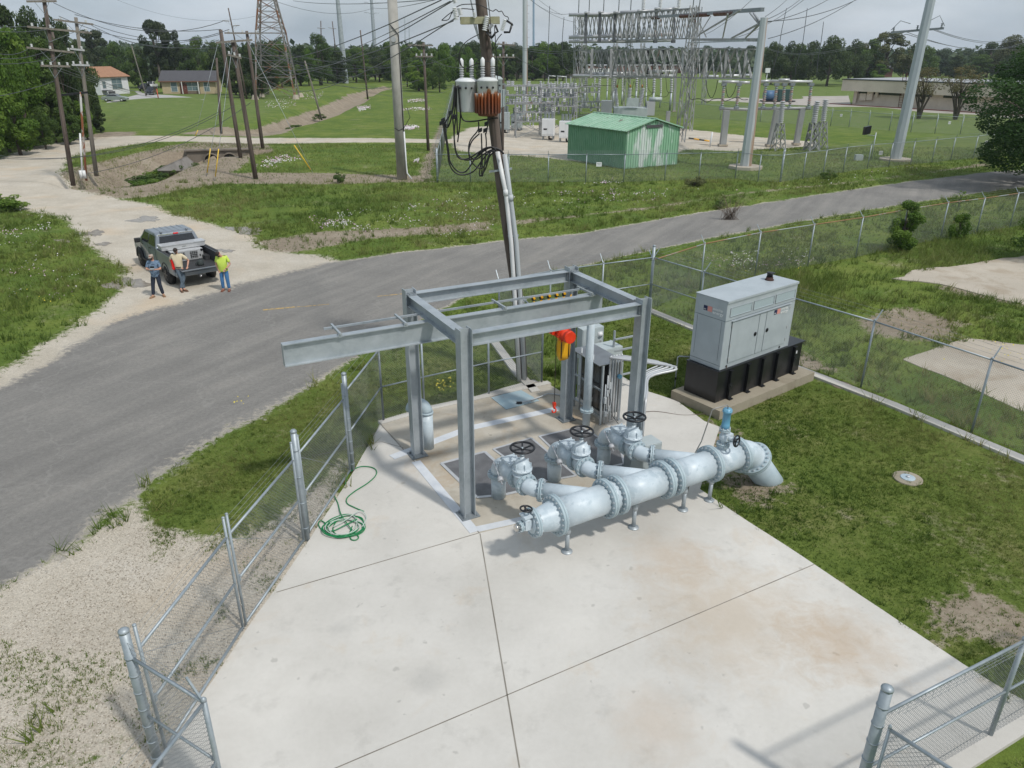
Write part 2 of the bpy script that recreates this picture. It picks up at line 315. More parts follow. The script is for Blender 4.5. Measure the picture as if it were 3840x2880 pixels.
def asphalt_nodes(N,K,v):
    mid=noise(N,K,v,.35,6,.6); fine=noise(N,K,v,9,6,.7); vf=noise(N,K,v,70,3,.8)
    mp=N.new('ShaderNodeMapping'); mp.vector_type='TEXTURE'; mp.inputs['Rotation'].default_value=(0,0,R(60)); mp.inputs['Scale'].default_value=(9,.9,1); K.new(v,mp.inputs[0]); st=noise(N,K,mp.outputs[0],1.2,5,.6)
    c=ramp(N,[(.3,(.165,.159,.150)),(.5,(.215,.207,.193)),(.72,(.29,.275,.25))]); K.new(mth(N,K,'ADD',mth(N,K,'MULTIPLY',mid,.45),mth(N,K,'MULTIPLY',st,.55)),c.inputs[0])
    f=ramp(N,[(.25,.62),(.5,1.0),(.75,1.4)]); K.new(mth(N,K,'ADD',mth(N,K,'MULTIPLY',fine,.45),mth(N,K,'MULTIPLY',vf,.55)),f.inputs[0]); o=mixc(N,K,1.0,c.outputs[0],f.outputs[0],'MULTIPLY')
    w_=ramp(N,[(.60,0.0),(.74,.7)]); K.new(mth(N,K,'ADD',mth(N,K,'MULTIPLY',noise(N,K,v,.22,8,.7),.8),mth(N,K,'MULTIPLY',fine,.2)),w_.inputs[0]); o=mixc(N,K,w_.outputs[0],o,(.33,.305,.26))
    ck=N.new('ShaderNodeTexVoronoi'); ck.feature='DISTANCE_TO_EDGE'; ck.inputs['Scale'].default_value=.28; K.new(v,ck.inputs['Vector'])
    mv=N.new('ShaderNodeVectorMath'); mv.operation='ADD'; nn=N.new('ShaderNodeTexNoise'); nn.inputs['Scale'].default_value=1.5; K.new(v,nn.inputs['Vector']); K.new(v,mv.inputs[0]); K.new(nn.outputs['Color'],mv.inputs[1]); K.new(mv.outputs[0],ck.inputs['Vector'])
    cr_=ramp(N,[(.0,.0),(.012,1.0)]); K.new(ck.outputs['Distance'],cr_.inputs[0]); o=mixc(N,K,mth(N,K,'MULTIPLY',mth(N,K,'SUBTRACT',1.0,cr_.outputs[0]),.35),o,(.30,.29,.27))
    return o,vf
def asphalt_col(N,K,v): return asphalt_nodes(N,K,v)[0]
def ground_mat(road=False):
    m,nt,N,K,B=newmat('asphalt_with_gravel_edge' if road else 'ground_surface'); at_=N.new('ShaderNodeAttribute'); at_.attribute_name='mask'; sp=N.new('ShaderNodeSeparateColor'); K.new(at_.outputs['Color'],sp.inputs[0])
    geo=N.new('ShaderNodeNewGeometry'); v=geo.outputs['Position']
    big=noise(N,K,v,.09,5); mid=noise(N,K,v,.55,6,.6); fine=noise(N,K,v,5,8,.7); vf=noise(N,K,v,28,5,.7)
    # grass: long, mown lawn
    g1=ramp(N,[(.30,(.065,.11,.02)),(.45,(.10,.155,.027)),(.58,(.15,.195,.038)),(.75,(.23,.23,.09))]); K.new(mth(N,K,'ADD',mth(N,K,'MULTIPLY',big,.45),mth(N,K,'MULTIPLY',mid,.55)),g1.inputs[0])
    g2=ramp(N,[(.3,(.07,.115,.02)),(.5,(.115,.155,.032)),(.72,(.21,.195,.08))]); K.new(mth(N,K,'ADD',mth(N,K,'MULTIPLY',mid,.6),mth(N,K,'MULTIPLY',fine,.4)),g2.inputs[0])
    g3=ramp(N,[(.3,(.10,.155,.035)),(.6,(.14,.19,.05)),(.8,(.19,.22,.075))]); K.new(mid,g3.inputs[0])
    gr=mixc(N,K,sp.outputs[2],g1.outputs[0],g2.outputs[0]); gr=mixc(N,K,at_.outputs['Alpha'],gr,g3.outputs[0])
    fr=ramp(N,[(.25,.45),(.5,.95),(.8,1.45)]); K.new(mth(N,K,'ADD',mth(N,K,'MULTIPLY',fine,.5),mth(N,K,'MULTIPLY',vf,.5)),fr.inputs[0]); gr=mixc(N,K,1.0,gr,fr.outputs[0],'MULTIPLY')
    # bare earth patches inside grass
    pr=ramp(N,[(.56,0.0),(.66,1.0)]); K.new(mth(N,K,'ADD',mth(N,K,'MULTIPLY',noise(N,K,v,.35,7,.65),.6),mth(N,K,'MULTIPLY',fine,.4)),pr.inputs[0])
    dr=ramp(N,[(.3,(.155,.125,.090)),(.5,(.265,.22,.165)),(.7,(.38,.335,.265))]); K.new(mth(N,K,'ADD',mth(N,K,'MULTIPLY',fine,.5),mth(N,K,'MULTIPLY',mid,.5)),dr.inputs[0])
    base=mixc(N,K,mth(N,K,'MULTIPLY',pr.outputs[0],.7),gr,dr.outputs[0])
    def edge(mask,k=1.0):
        e=mth(N,K,'ADD',mask,mth(N,K,'MULTIPLY',mth(N,K,'ADD',mth(N,K,'MULTIPLY',mid,.5),mth(N,K,'SUBTRACT',mth(N,K,'MULTIPLY',fine,.6),.55)),1.5*k)); r_=ramp(N,[(.42,0.0),(.58,1.0)]); K.new(e,r_.inputs[0]); return r_.outputs[0]
    base=mixc(N,K,edge(sp.outputs[1],1.3),base,dr.outputs[0])
    # limestone gravel
    vo=N.new('ShaderNodeTexVoronoi'); vo.inputs['Scale'].default_value=34; K.new(v,vo.inputs['Vector'])
    gv=ramp(N,[(.25,(.41,.365,.295)),(.5,(.525,.475,.395)),(.72,(.62,.575,.50))]); K.new(mth(N,K,'ADD',mth(N,K,'MULTIPLY',mid,.7),mth(N,K,'MULTIPLY',fine,.3)),gv.inputs[0])
    vr=ramp(N,[(.05,1.06),(.35,1.0),(.6,.88)]); K.new(vo.outputs['Distance'],vr.inputs[0])
    sc2=N.new('ShaderNodeSeparateColor'); K.new(vo.outputs['Color'],sc2.inputs[0]); cr_=ramp(N,[(.0,.88),(1.0,1.1)]); K.new(sc2.outputs[0],cr_.inputs[0])
    gvc=mixc(N,K,1.0,mixc(N,K,1.0,gv.outputs[0],vr.outputs[0],'MULTIPLY'),cr_.outputs[0],'MULTIPLY')
    tn=ramp(N,[(.54,0.0),(.70,.42)]); K.new(noise(N,K,v,.3,4,.5),tn.inputs[0]); gvc=mixc(N,K,tn.outputs[0],gvc,(.56,.43,.29)); base=mixc(N,K,edge(sp.outputs[0],1.1),base,gvc)
    if road:
        ra_=N.new('ShaderNodeAttribute'); ra_.attribute_name='road'; rs=N.new('ShaderNodeSeparateColor'); K.new(ra_.outputs['Color'],rs.inputs[0]); base=mixc(N,K,edge(rs.outputs[0],.7),base,asphalt_col(N,K,v))
    K.new(base,B.inputs['Base Color']); B.inputs['Roughness'].default_value=.95; B.inputs['Specular IOR Level'].default_value=.15
    b=N.new('ShaderNodeBump'); b.inputs['Strength'].default_value=.6; b.inputs['Distance'].default_value=.05; K.new(mth(N,K,'ADD',fine,vf),b.inputs['Height']); K.new(b.outputs[0],B.inputs['Normal'])
    return m
gm=ground_mat()
qc=P[FQ].mean(1); rsel=(sdist(qc,road_poly)>-1.1)&(qc[:,1]<150); rq=FQ[rsel]; used,inv=np.unique(rq.ravel(),return_inverse=True); rmask=np.clip(.5+rd/np.where(P[:,0]<-6,2.6,np.where(dist<40,1.1,1.3)),0,1)
rdo=npmesh('road',np.column_stack([P[used],np.maximum(Z[used],0)+.005]),inv.reshape(-1,4),ground_mat(True),col={'mask':col[used],'road':np.repeat(rmask[used][:,None],4,1)},smooth=True); rdo['kind']='structure'
go=npmesh('ground',np.column_stack([P,Z]),FQ,gm,col={'mask':col},smooth=True); go['kind']='structure'
# ---------------------------------------------------------------- sheets: road, pads
def jitter(poly,step,amp,seed=0,closed=True):
    r_=np.random.default_rng(seed); out=[]; n=len(poly)
    for i in range(n):
        a=np.array(poly[i]);b=np.array(poly[(i+1)%n]); L=np.hypot(*(b-a)); k=max(1,int(L/step)) if L<400 else 40
        for j in range(k): out.append(a+(b-a)*j/k)
    out=np.array(out); m=len(out); nn=r_.normal(size=(m,2))*amp; nn=(nn+np.roll(nn,1,0)+np.roll(nn,-1,0))/1.7
    return out+nn*(np.clip(np.hypot(out[:,0],out[:,1])/25,.6,2)[:,None])
def sheet(name,poly,z0,z1,mat,kind='structure',parent=None):
    m_=MB(); m_.prism([tuple(p) for p in poly],z0,z1); o=m_.build(name,mat,parent)
    if kind: o['kind']=kind
    return o
def conc_mat(name,c1,c2,stain=(.42,.30,.17),amt=.60,stainmix=.5,sc_=.5):
    m,nt,N,K,B=newmat(name); v=N.new('ShaderNodeNewGeometry').outputs['Position']
    mid=noise(N,K,v,sc_,7,.6,.3); fine=noise(N,K,v,12,6,.65)
    c=ramp(N,[(.3,c1),(.7,c2)]); K.new(mth(N,K,'ADD',mth(N,K,'MULTIPLY',mid,.75),mth(N,K,'MULTIPLY',fine,.25)),c.inputs[0])
    s_=ramp(N,[(amt,0.0),(amt+.14,1.0)]); K.new(noise(N,K,v,.62,8,.68,.6),s_.inputs[0]); o=mixc(N,K,mth(N,K,'MULTIPLY',s_.outputs[0],stainmix),c.outputs[0],stain)
    g_=ramp(N,[(.56,0.0),(.74,.45)]); K.new(noise(N,K,v,1.7,8,.7),g_.inputs[0]); o=mixc(N,K,g_.outputs[0],o,tuple(x*.72 for x in c1))
    sp_=ramp(N,[(.70,0.0),(.73,.45)]); K.new(noise(N,K,v,4.5,3,.5),sp_.inputs[0]); o=mixc(N,K,sp_.outputs[0],o,tuple(x*.6 for x in c1)); bl_=ramp(N,[(.35,.90),(.65,1.06)]); K.new(noise(N,K,v,.28,4,.5),bl_.inputs[0]); o=mixc(N,K,1.0,o,bl_.outputs[0],'MULTIPLY')
    if name=='new_concrete':      # broad worn tan patch east of the slab centre
        for (cx_,cy_),rr_,cc_,am in (((3.9,10.6),2.3,(.42,.32,.21),.60),((5.6,9.9),1.3,(.40,.27,.15),.62),((3.2,12.2),1.2,(.45,.33,.22),.5),((2.2,8.2),1.0,(.44,.33,.23),.45),((-1.3,9.0),.45,(.30,.295,.28),.4),((-2.9,10.2),.35,(.30,.295,.28),.4)):
            vd=N.new('ShaderNodeVectorMath'); vd.operation='DISTANCE'; K.new(v,vd.inputs[0]); vd.inputs[1].default_value=(cx_,cy_,.03); am*=.72; f_=mth(N,K,'ADD',mth(N,K,'DIVIDE',vd.outputs['Value'],rr_),mth(N,K,'MULTIPLY',noise(N,K,v,2.6,8,.72,.5),1.5)); r2=ramp(N,[(.55,am),(.98,0.0)]); r2.color_ramp.elements[0].color=(am,am,am,1); K.new(mth(N,K,'MULTIPLY',f_,.6),r2.inputs[0]); o=mixc(N,K,r2.outputs[0],o,cc_)
    K.new(o,B.inputs['Base Color']); B.inputs['Roughness'].default_value=.85; B.inputs['Specular IOR Level'].default_value=.3
    b=N.new('ShaderNodeBump'); b.inputs['Strength'].default_value=.12; b.inputs['Distance'].default_value=.01; K.new(fine,b.inputs['Height']); K.new(b.outputs[0],B.inputs['Normal']); return m
conc=conc_mat('new_concrete',(.485,.465,.425),(.61,.59,.55),(.47,.36,.24),.58,.42)
conc_tan=conc_mat('rust_stained_tan_concrete',(.36,.32,.255),(.50,.465,.40),(.36,.25,.145),.52,.6,.9)
conc_cold=conc_mat('old_slab_concrete',(.38,.335,.27),(.47,.42,.35),(.30,.24,.17),.50,.6)
conc_pad=conc_mat('weathered_pad_concrete',(.25,.22,.165),(.36,.32,.25),(.2,.17,.12),.5,.5)
paint_w=M('white_grout_strip',(.50,.53,.57),.8,0,(.60,.62,.64),3)
joint_m=M('concrete_joint',(.27,.25,.215),.9,0,(.16,.145,.12),1.5)
yard_o=sheet('concrete_pad',jitter(yard,.35,.012,2),-.1,.03,conc)
sheet('old_slab',jitter(slab1,.7,.08,3),-.1,.02,conc_cold); sheet('old_slab',jitter(slab2,.7,.08,4),-.1,.02,conc_cold)
sheet('parking_lot',parkr,-.1,.03,conc_mat('parking_concrete',(.34,.31,.275),(.42,.39,.35)))
# tan vault slab, joints and grout strips as thin sheets above the pad
vault=F((1425,1592),(2035,1430),(2160,1506),(2262,1590),(2420,1700),(2700,1760),(2330,1880),(1797,2003),(1620,1790))
sheet('vault_slab',jitter(vault,.5,.006,5),.0,.036,conc_tan)
def strip(name,pts,w_,z,mat,seed=0,kind='structure'):
    pts=[Vector((*at(x,y)[:2],0)) for x,y in pts]; m_=MB()
    for a,b in zip(pts[:-1],pts[1:]):
        m_.bar(a+Vector((0,0,z-.003)),b+Vector((0,0,z-.003)),w_,.006)
        z+=.0007
    o=m_.build(name,mat)
    if kind:o['kind']=kind
    return o
strip('slab_joint',[(1797,2003),(1037,2226)],.02,.0335,joint_m)
strip('slab_joint',[(1800,2005),(1948,2885)],.022,.0335,joint_m)
strip('slab_joint',[(1250,2890),(3052,2121)],.016,.0335,joint_m)
strip('slab_joint',[(1190,1710),(1430,1660),(1540,1690)],.012,.0335,joint_m)
strip('slab_joint',[(1425,1592),(1797,2003)],.02,.0395,joint_m)
strip('grout_strip',[(1560,1735),(1780,2000)],.22,.040,paint_w)
strip('grout_strip',[(1790,1990),(2090,1925)],.20,.0425,paint_w)
strip('grout_strip',[(1470,1720),(1760,1610),(2100,1535)],.26,.040,paint_w)
curb_m=conc_mat('curb_concrete',(.46,.44,.40),(.56,.54,.50))
def curb(pts,w_=.35,z=.07):
    pts=[Vector((*at(x,y)[:2],0)) for x,y in pts]; m_=MB()
    for i,(a,b) in enumerate(zip(pts[:-1],pts[1:])): m_.bar(a+Vector((0,0,z-.1+i*.002)),b+Vector((0,0,z-.1+i*.002)),w_,.2)
    o=m_.build('fence_curb',curb_m); o['kind']='structure'; return o
curb([(1846,1275),(1930,1390),(2010,1475)],.28)
curb([(2430,1165),(2600,1235),(3340,1520),(3850,1735),(4300,1920)],.34)
curb([(1425,1592),(1620,1535),(2060,1440)],.22)
curb([(3250,3090),(3560,2886),(3850,2705),(4300,2425)],.30)
# faded yellow centre line
ylw=M('worn_yellow_road_paint',(.50,.33,.10),.8,0,(.22,.19,.13),9,.42,.58)
strip('road_marking',[(985,1163),(1040,1158),(1105,1152)],.13,.011,ylw); strip('road_marking',[(1105,1152),(1150,1149),(1235,1141)],.05,.011,ylw); strip('road_marking',[(1415,1112),(1520,1101)],.07,.011,ylw)

# rust and water stains on the new concrete: thin irregular films
def blot(name,cx_,cy_,wp,hp,mat,z,seed,n=26):
    r_=np.random.default_rng(seed); k=[]; ph=r_.uniform(0,6.28,4)
    for i in range(n*2): a=math.pi*i/n; q=1+.28*math.sin(2*a+ph[0])+.22*math.sin(3*a+ph[1])+.14*math.sin(7*a+ph[2])+.08*math.sin(13*a+ph[3]); k.append(at(cx_+wp*q*math.cos(a)*.5,cy_+hp*q*math.sin(a)*.5))
    m_=MB(); m_.prism([(p.x,p.y) for p in k],z-.01,z); o=m_.build(name,mat); o['kind']='structure'; return o
wet=M('puddle_water',(.20,.17,.135),.22,0,(.30,.26,.205),3,spec=.5)
for i,(x,y,w_,h_) in enumerate(((477,1064,135,44),(347,877,78,24),(385,917,64,11),(545,823,112,20),(922,864,125,26),(843,940,66,12),(236,905,60,10))): blot('puddle',x,y,w_,h_,wet,.012+ground_z(np.array([at(x,y)[:2]]))[0],60+i)
# ---------------------------------------------------------------- fences
def chain(p,q,h,z0=.04,sp=.07,r=.0023):   # arrays for woven diagonals between p and q
    p=Vector(p);q=Vector(q); L=(q-p).length; d=(q-p)/L; nn=Vector((-d.y,d.x,0)); V=[];Fc=[]
    def wire(a,b,off):
        A=p+d*a[0]+Vector((0,0,z0+a[1]))+nn*off; B=p+d*b[0]+Vector((0,0,z0+b[1]))+nn*off; e=(B-A)
        if e.length<.02: return
        e.normalize(); u=e.cross(nn).normalized()*r; v=nn*r; k=len(V)
        for P_ in (A,B): V.extend([tuple(P_+u),tuple(P_-u*.5+v*.87),tuple(P_-u*.5-v*.87)])
        Fc.extend([(k,k+1,k+4,k+3),(k+1,k+2,k+5,k+4),(k+2,k,k+3,k+5)])
    x=-h
    while x<L:
        a0,a1=x,x+h; t0=max(0,-a0)/h; t1=min(1,(L-a0)/h)
        if t1>t0:
            wire((a0+t0*h,t0*h),(a0+t1*h,t1*h),.002); wire((a0+t0*h,h-t0*h),(a0+t1*h,h-t1*h),-.002)
        x+=sp
    return V,Fc
def fence(label,pts,h=2.0,cat='fence',group=None,rail=True,mid=False,bottom=False,mids=None,arm=None,prad=.03,sp=.07,wr=.0023,bigposts=(),railmat=None,barb=True,posts=True,meshmat=None,name='chain_link_fence'):
    pts=[Vector(p) for p in pts]; t=thing(name,label,cat,pts[0],0,group); V=[];Fc=[]
    rl=MB(); rm=MB(); rb2=MB()
    for i,(a,b) in enumerate(zip(pts[:-1],pts[1:])):
        v,f=chain(a-pts[0],b-pts[0],h-.04,sp=sp,r=wr); k=len(V); V+=v; Fc+=[tuple(j+k for j in x) for x in f]
        up=Vector((0,0,1))
        rl.cyl(a-pts[0]+up*h,b-pts[0]+up*h,.024,n=8)
        if mid and (mids is None or i in mids): rm.cyl(a-pts[0]+up*h*.5,b-pts[0]+up*h*.5,.021,n=8)
        if bottom: rb2.cyl(a-pts[0]+up*.09,b-pts[0]+up*.09,.022,n=8)
    npmesh('chain_mesh',V,Fc,meshmat or wire_m,t)
    rl.build('top_rail',railmat or fence_m,t)
    if rm.v: rm.build('mid_rail',fence_m,t)
    if rb2.v: rb2.build('bottom_rail',fence_m,t)
    if posts:
        for i,p in enumerate(pts):
            big=i in bigposts; r=prad*1.9 if big else prad; hh=h+.42 if big else h+.02
            m_=MB(); q=p-pts[0]; m_.cyl(q,q+Vector((0,0,hh)),r,n=12); m_.lathe(q+Vector((0,0,hh)),(0,0,1),[(0,r*1.08),(.03,r*1.08),(.055,r*.6),(.065,.001)],12)
            if big:
                for k in range(7): m_.cyl(q+Vector((0,0,.2+k*.3)),q+Vector((0,0,.225+k*.3)),r*1.12,n=12)
            if arm is not None and not big: 
                e=q+Vector((0,0,h+.02))+Vector(arm)*.28+Vector((0,0,.30)); m_.bar(q+Vector((0,0,h-.02)),e,.028,.02)
            m_.build('post',fence_m,t)
    if arm is not None and barb:
        bw=MB()
        for k in (.35,.65,.97):
            off=Vector(arm)*.28*k+Vector((0,0,h+.30*k))
            for a,b in zip(pts[:-1],pts[1:]):
                bw.cyl(a-pts[0]+off,b-pts[0]+off,.0028 if pts[0].y<40 else .006,n=4,caps=False)
                n_=int((b-a).length/.15)
                if pts[0].y<20:
                    for j in range(n_):
                        c=a-pts[0]+off+(b-a)*(j+.5)/n_; bw.bar(c-Vector((.01,.01,.018)),c+Vector((.01,.01,.018)),.003)
        bw.build('barbed_wire',wire_m,t)
    return t
A_=lambda x,y: at(x,y)
zat_=lambda P,x,y: atd(x,y,P).z
L_out=Vector((-1,.1,0)).normalized()
fence('grey chain-link fence panel beside the pad corner, left of the steel frame',[A_(1323,1766),A_(1439,1583)],2.1,mid=True,arm=L_out,bigposts=(0,))
fence('chain-link fence with two bright rails behind the steel frame',[A_(1439,1583),A_(1592,1543),A_(1833,1484),A_(2031,1440)],2.1,mid=True)
fence('short chain-link fence run along the narrow curb, by the leaning pole base',[A_(2031,1440),A_(1960,1350),A_(1872,1270)],2.1)
fence('chain-link fence between the road and the generator yard, silver rails',[A_(1872,1270),A_(2060,1225),A_(2252,1192),A_(2434,1162)],2.1,mid=True,arm=(-.4,.9,0),bigposts=(3,))
c0=A_(2434,1162)
rr=[A_(3228,1452),A_(3642,1623)]; dv=(rr[1]-rr[0]); 
right_posts=[c0,c0+(rr[0]-c0)*.28,c0+(rr[0]-c0)*.62]+rr+[rr[1]+dv,rr[1]+dv*2]
fence('long chain-link fence on the white curb behind the generator, grey top rail',right_posts,2.1,mid=True,mids=(0,),arm=(.85,.5,0))
rustr=M('rusty_fence_rail',(.33,.36,.37),.6,.3,rust=(.30,.17,.09),rustamt=.44,scale=.5)
fence('old chain-link fence with a rusty top rail along the weedy lot',[c0,A_(2624,1088),A_(2830,1037),A_(3028,1000),A_(3208,967),A_(3372,930),A_(3524,899),A_(3660,878),A_(3785,855),A_(4100,800)],2.0,arm=(-.5,.85,0),railmat=rustr,wr=.0026)
BL=A_(597,2873)
# swing gates in the left line (each leaf is a thing)
def gate(label,a,b,h=1.98,z0=.12,group=None):
    a=Vector(a);b=Vector(b); t=thing('swing_gate',label,'gate',a,0,group); m_=MB(); up=Vector((0,0,1)); e=b-a
    for z in (z0,z0+(h-z0)*.5,h): m_.cyl(up*z,e+up*z,.024,n=8)
    for q in (Vector(),e): m_.cyl(q+up*(z0-.04),q+up*(h+.38),.025,n=8); m_.sphere(q+up*(h+.38),.03,8,(1,1,.6))
    m_.build('frame',fence_m,t); V,Fc=chain(Vector(),e,h-z0,z0); npmesh('chain_mesh',V,Fc,wire_m,t)
    br=MB(); br.cyl(up*(z0+.05),e+up*(h-.1),.005,n=5); 
    for k in (1,2,3): br.cyl(up*(h+.11*k),e+up*(h+.11*k),.003,n=4)
    br.build('truss_rod',wire_m,t); la=MB(); la.box(e*.985+up*1.05,(.05,.05,.12)); la.build('latch',fence_m,t)
    return t
P2=A_(1152,2025); P1=A_(1323,1766); dl=(P2-P1).normalized(); ML=A_(920,2362); dB=(BL-P2).normalized()
gate('narrow chain-link walk gate between two thick fence posts, beside the hose',P1+dl*.17,P2-dl*.14,group='chain-link gates')
gate('chain-link gate leaf hinged on the thick post nearest the green hose',P2+dB*.16,ML-dB*.05,group='chain-link gates')
gate('chain-link gate leaf next to the thick corner post at the bottom left',ML+dB*.06,BL-dB*.2,group='chain-link gates')
for p,lb in ((P2,'thick capped gate post standing beside the coiled hose'),):
    m_=MB(); m_.cyl((0,0,0),(0,0,2.5),.06,n=16); m_.lathe((0,0,2.5),(0,0,1),[(0,.065),(.03,.065),(.06,.04),(.07,.001)],16)
    for k in range(4): m_.cyl((0,0,.3+k*.6),(0,0,.33+k*.6),.067,n=14)
    o=m_.build('gate_post',fence_m); o.location=p; tag(o,lb,'post')
# front line: corner run then towards the camera
Q=at(765,2634,2.0); Q.z=0
t_=fence('chain-link fence corner with mesh-tied rails at the bottom left',[BL,Q,Q+Vector((-.45,-1.9,0)),Q+Vector((-.9,-3.8,0))],2.0,mid=True,arm=(-.7,.3,0),bigposts=(0,),prad=.034)
BR2=A_(3709,2767); hB=min(2.1,max(1.7,zat_(BR2,3828,2398))); BRp=at(3300,2683,hB); BRp.z=0; dr=(BR2-BRp)
t_=fence('chain-link fence with thick capped end post at the bottom right',[BRp,BR2,BR2+dr],hB,mid=True,arm=(.35,-.9,0),bigposts=(0,),prad=.036)
t_=fence('chain-link gate leaf swung back beside the thick bottom right post',[BRp+Vector((.08,-.12,0)),BRp+Vector((1.3,-1.6,0))],1.75,mid=True,bottom=True,prad=.02,name='swing_gate',cat='gate')
# ---------------------------------------------------------------- steel hoist frame
yaw=R(28.03); FLp=at(1755,1936); LL,SS=rot(yaw)
TF=Matrix.Translation((FLp.x,FLp.y,.04))@Matrix.Rotation(yaw,4,'Z')
fr=thing('hoist_frame','grey galvanized steel portal frame with four columns over the vault','steel frame',(FLp.x,FLp.y,.04),yaw)
Lx=4.33; Ly=2.98; CH=4.28
for i,(x,y) in enumerate(((0,0),(0,Ly),(Lx,0),(Lx,Ly))):
    m_=MB(); m_.ibeam((x,y,.02),(x,y,CH),.255,.255,.017,.011,up=(1,0,0))
    c=m_.build('column',galv,fr); b=MB(); b.box((x,y,.012),(.42,.38,.025))
    for dx in (-.15,.15):
        for dy in (-.13,.13): b.cyl((x+dx,y+dy,.02),(x+dx,y+dy,.09),.012,n=8); b.cyl((x+dx,y+dy,.025),(x+dx,y+dy,.045),.024,n=6)
    b.build('base_plate',galv_dark,c)
bz=CH-.10-.13
for y in (0,Ly):
    m_=MB(); m_.ibeam((.135,y,bz),(Lx-.135,y,bz),.26,.20,.014,.009); c=m_.build('long_beam',galv,fr)
    for x in (.15,Lx-.15):
        k=MB(); k.box((x,y-.012,bz),(.012,.13,.2)); k.build('end_clip',galv_dark,c)
for x in (0,Lx):
    m_=MB(); m_.ibeam((x,.02,bz),(x,Ly-.02,bz),.26,.20,.014,.009); c=m_.build('cross_beam',galv,fr)
    k=MB()
    for y in (.12,Ly-.12):
        k.box((x,y,bz+.14),(.2,.22,.014))
        for dx in (-.05,.05):
            for dy in (-.05,.05): k.cyl((x+dx,y+dy,bz+.147),(x+dx,y+dy,bz+.165),.016,n=6)
    k.build('cover_plates',galv_dark,c)
tz=bz-.13; ti=TF.inverted()
a=ti@at(1062,1304,tz); b_=ti@at(2255,1103,tz); ty=(a.y+b_.y)/2+.06; tx0,tx1=a.x,Lx+.12
m_=MB(); m_.ibeam((tx0,ty,tz-.24),(tx1,ty,tz-.24),.47,.17,.019,.012); m_.bar((tx0+.004,ty,tz-.46),(tx0+.004,ty,tz-.02),.16,.008,up=(1,0,0)); m_.build('trolley_beam',galv,fr)
m_=MB(); ry=ty+.42
m_.bar((tx0+.95,ry,tz+.02),(Lx+.0,ry,tz+.02),.042,.042); rl_=m_.build('festoon_rail',galv,fr)
for x in (tx0+1.15,tx0+2.55,tx0+4.9,Lx-.25):
    m_=MB(); m_.bar((x,ty-.12,tz+.045),(x,ry+.14,tz+.045),.042,.042); m_.box((x,ty-.09,tz+.01),(.08,.02,.08)); m_.build('strut_bracket',galv,fr)
k=MB(); k.box((tx0+4.0-.6,ry,tz+.025),(.22,.06,.06)); k.build('rail_splice',alu_m,rl_)
for i in range(5):
    k=MB(); x=Lx-1.55+i*.21; k.box((x,ry,tz-.045),(.085,.05,.07)); k.mi=1; k.cyl((x,ry-.05,tz-.02),(x,ry+.05,tz-.02),.03,n=10); k.tube([(x,ry,tz-.08),(x+.05,ry,tz-.2),(x+.105,ry,tz-.24),(x+.16,ry,tz-.2),(x+.21,ry,tz-.08)],.014,n=6); k.build('festoon_trolley',[black_m,yellow_m],rl_)
# electric chain hoist hanging under the trolley beam
hp=ti@at(2127,1269,3.2); hx=hp.x+.12
h0=TF@Vector((hx,ty,0)); hs=thing('chain_hoist','red-orange electric chain hoist with yellow chain bag under the trolley beam','hoist',(h0.x,h0.y,0),yaw)
zb=tz-.47
m_=MB(); m_.box((0,-.06,zb+.0),(.34,.02,.22)); m_.box((0,.06,zb+.0),(.34,.02,.22))
for dx in (-.11,.11):
    for dy in (-.045,.045): m_.cyl((dx,dy-.02,zb+.06),(dx,dy+.02,zb+.06),.05,n=14)
m_.box((0,0,zb-.11),(.12,.1,.06)); m_.build('trolley',galv_dark,hs)
m_=MB(); m_.box((0,-.02,zb-.26),(.2,.2,.26)); m_.cyl((0,-.1,zb-.27),(0,-.44,zb-.27),.14,n=20); m_.cyl((0,-.44,zb-.27),(0,-.54,zb-.27),.152,.145,n=20)
for i in range(14):
    a_=2*math.pi*i/14; m_.box((.142*math.cos(a_),-.27,zb-.27+.142*math.sin(a_)),(.01,.28,.012),u=(math.cos(a_),0,math.sin(a_)),up=(0,1,0))
m_.cyl((0,.1,zb-.27),(0,.40,zb-.27),.155,.14,n=20); m_.box((-.16,.06,zb-.22),(.1,.24,.2)); m_.build('motor_housing',orange_m,hs)
m_=MB(); 
vs=[]
for j,(z,s1,s2) in enumerate(((zb-.40,.145,.085),(zb-.62,.165,.10),(zb-.86,.155,.095),(zb-.98,.12,.07))):
    for i in range(16):
        a_=2*math.pi*i/16; vs.append((.10+s1*abs(math.cos(a_))**.5*math.copysign(1,math.cos(a_)),-.08+s2*abs(math.sin(a_))**.5*math.copysign(1,math.sin(a_)),z+.012*math.sin(i*2.3+j)))
m_.add(vs,[(j*16+i,j*16+(i+1)%16,(j+1)*16+(i+1)%16,(j+1)*16+i) for j in range(3) for i in range(16)]+[tuple(range(48,64))],True)
bag=m_.build('chain_bag',yellow_m,hs); m_=MB()
for dx in (-.02,.19): m_.box((dx,-.185,zb-.66),(.022,.012,.5))
m_.build('bag_strap',black_m,bag)
hk=atd(2119,1531,h0); zh=max(.9,hk.z)
m_=MB(); z=zb-.38; i=0
while z>zh+.18: m_.torus((-.09,-.05,z),(1,0,0) if i%2 else (0,1,0),.014,.0045,8,4); z-=.026; i+=1
m_.build('load_chain',M('oiled_chain',(.05,.035,.03),.5,.5),hs)
m_=MB(); m_.box((-.09,-.05,zh+.15),(.07,.07,.09)); m_.sphere((-.09,-.05,zh+.07),.04,10)
m_.tube([(-.09,-.05,zh+.05)]+[(-.09+.055*math.sin(a_),-.05,zh-.03+.055*math.cos(a_)) for a_ in [R(t) for t in range(0,290,18)]],.018,n=8); m_.build('hook',orange_m,hs)
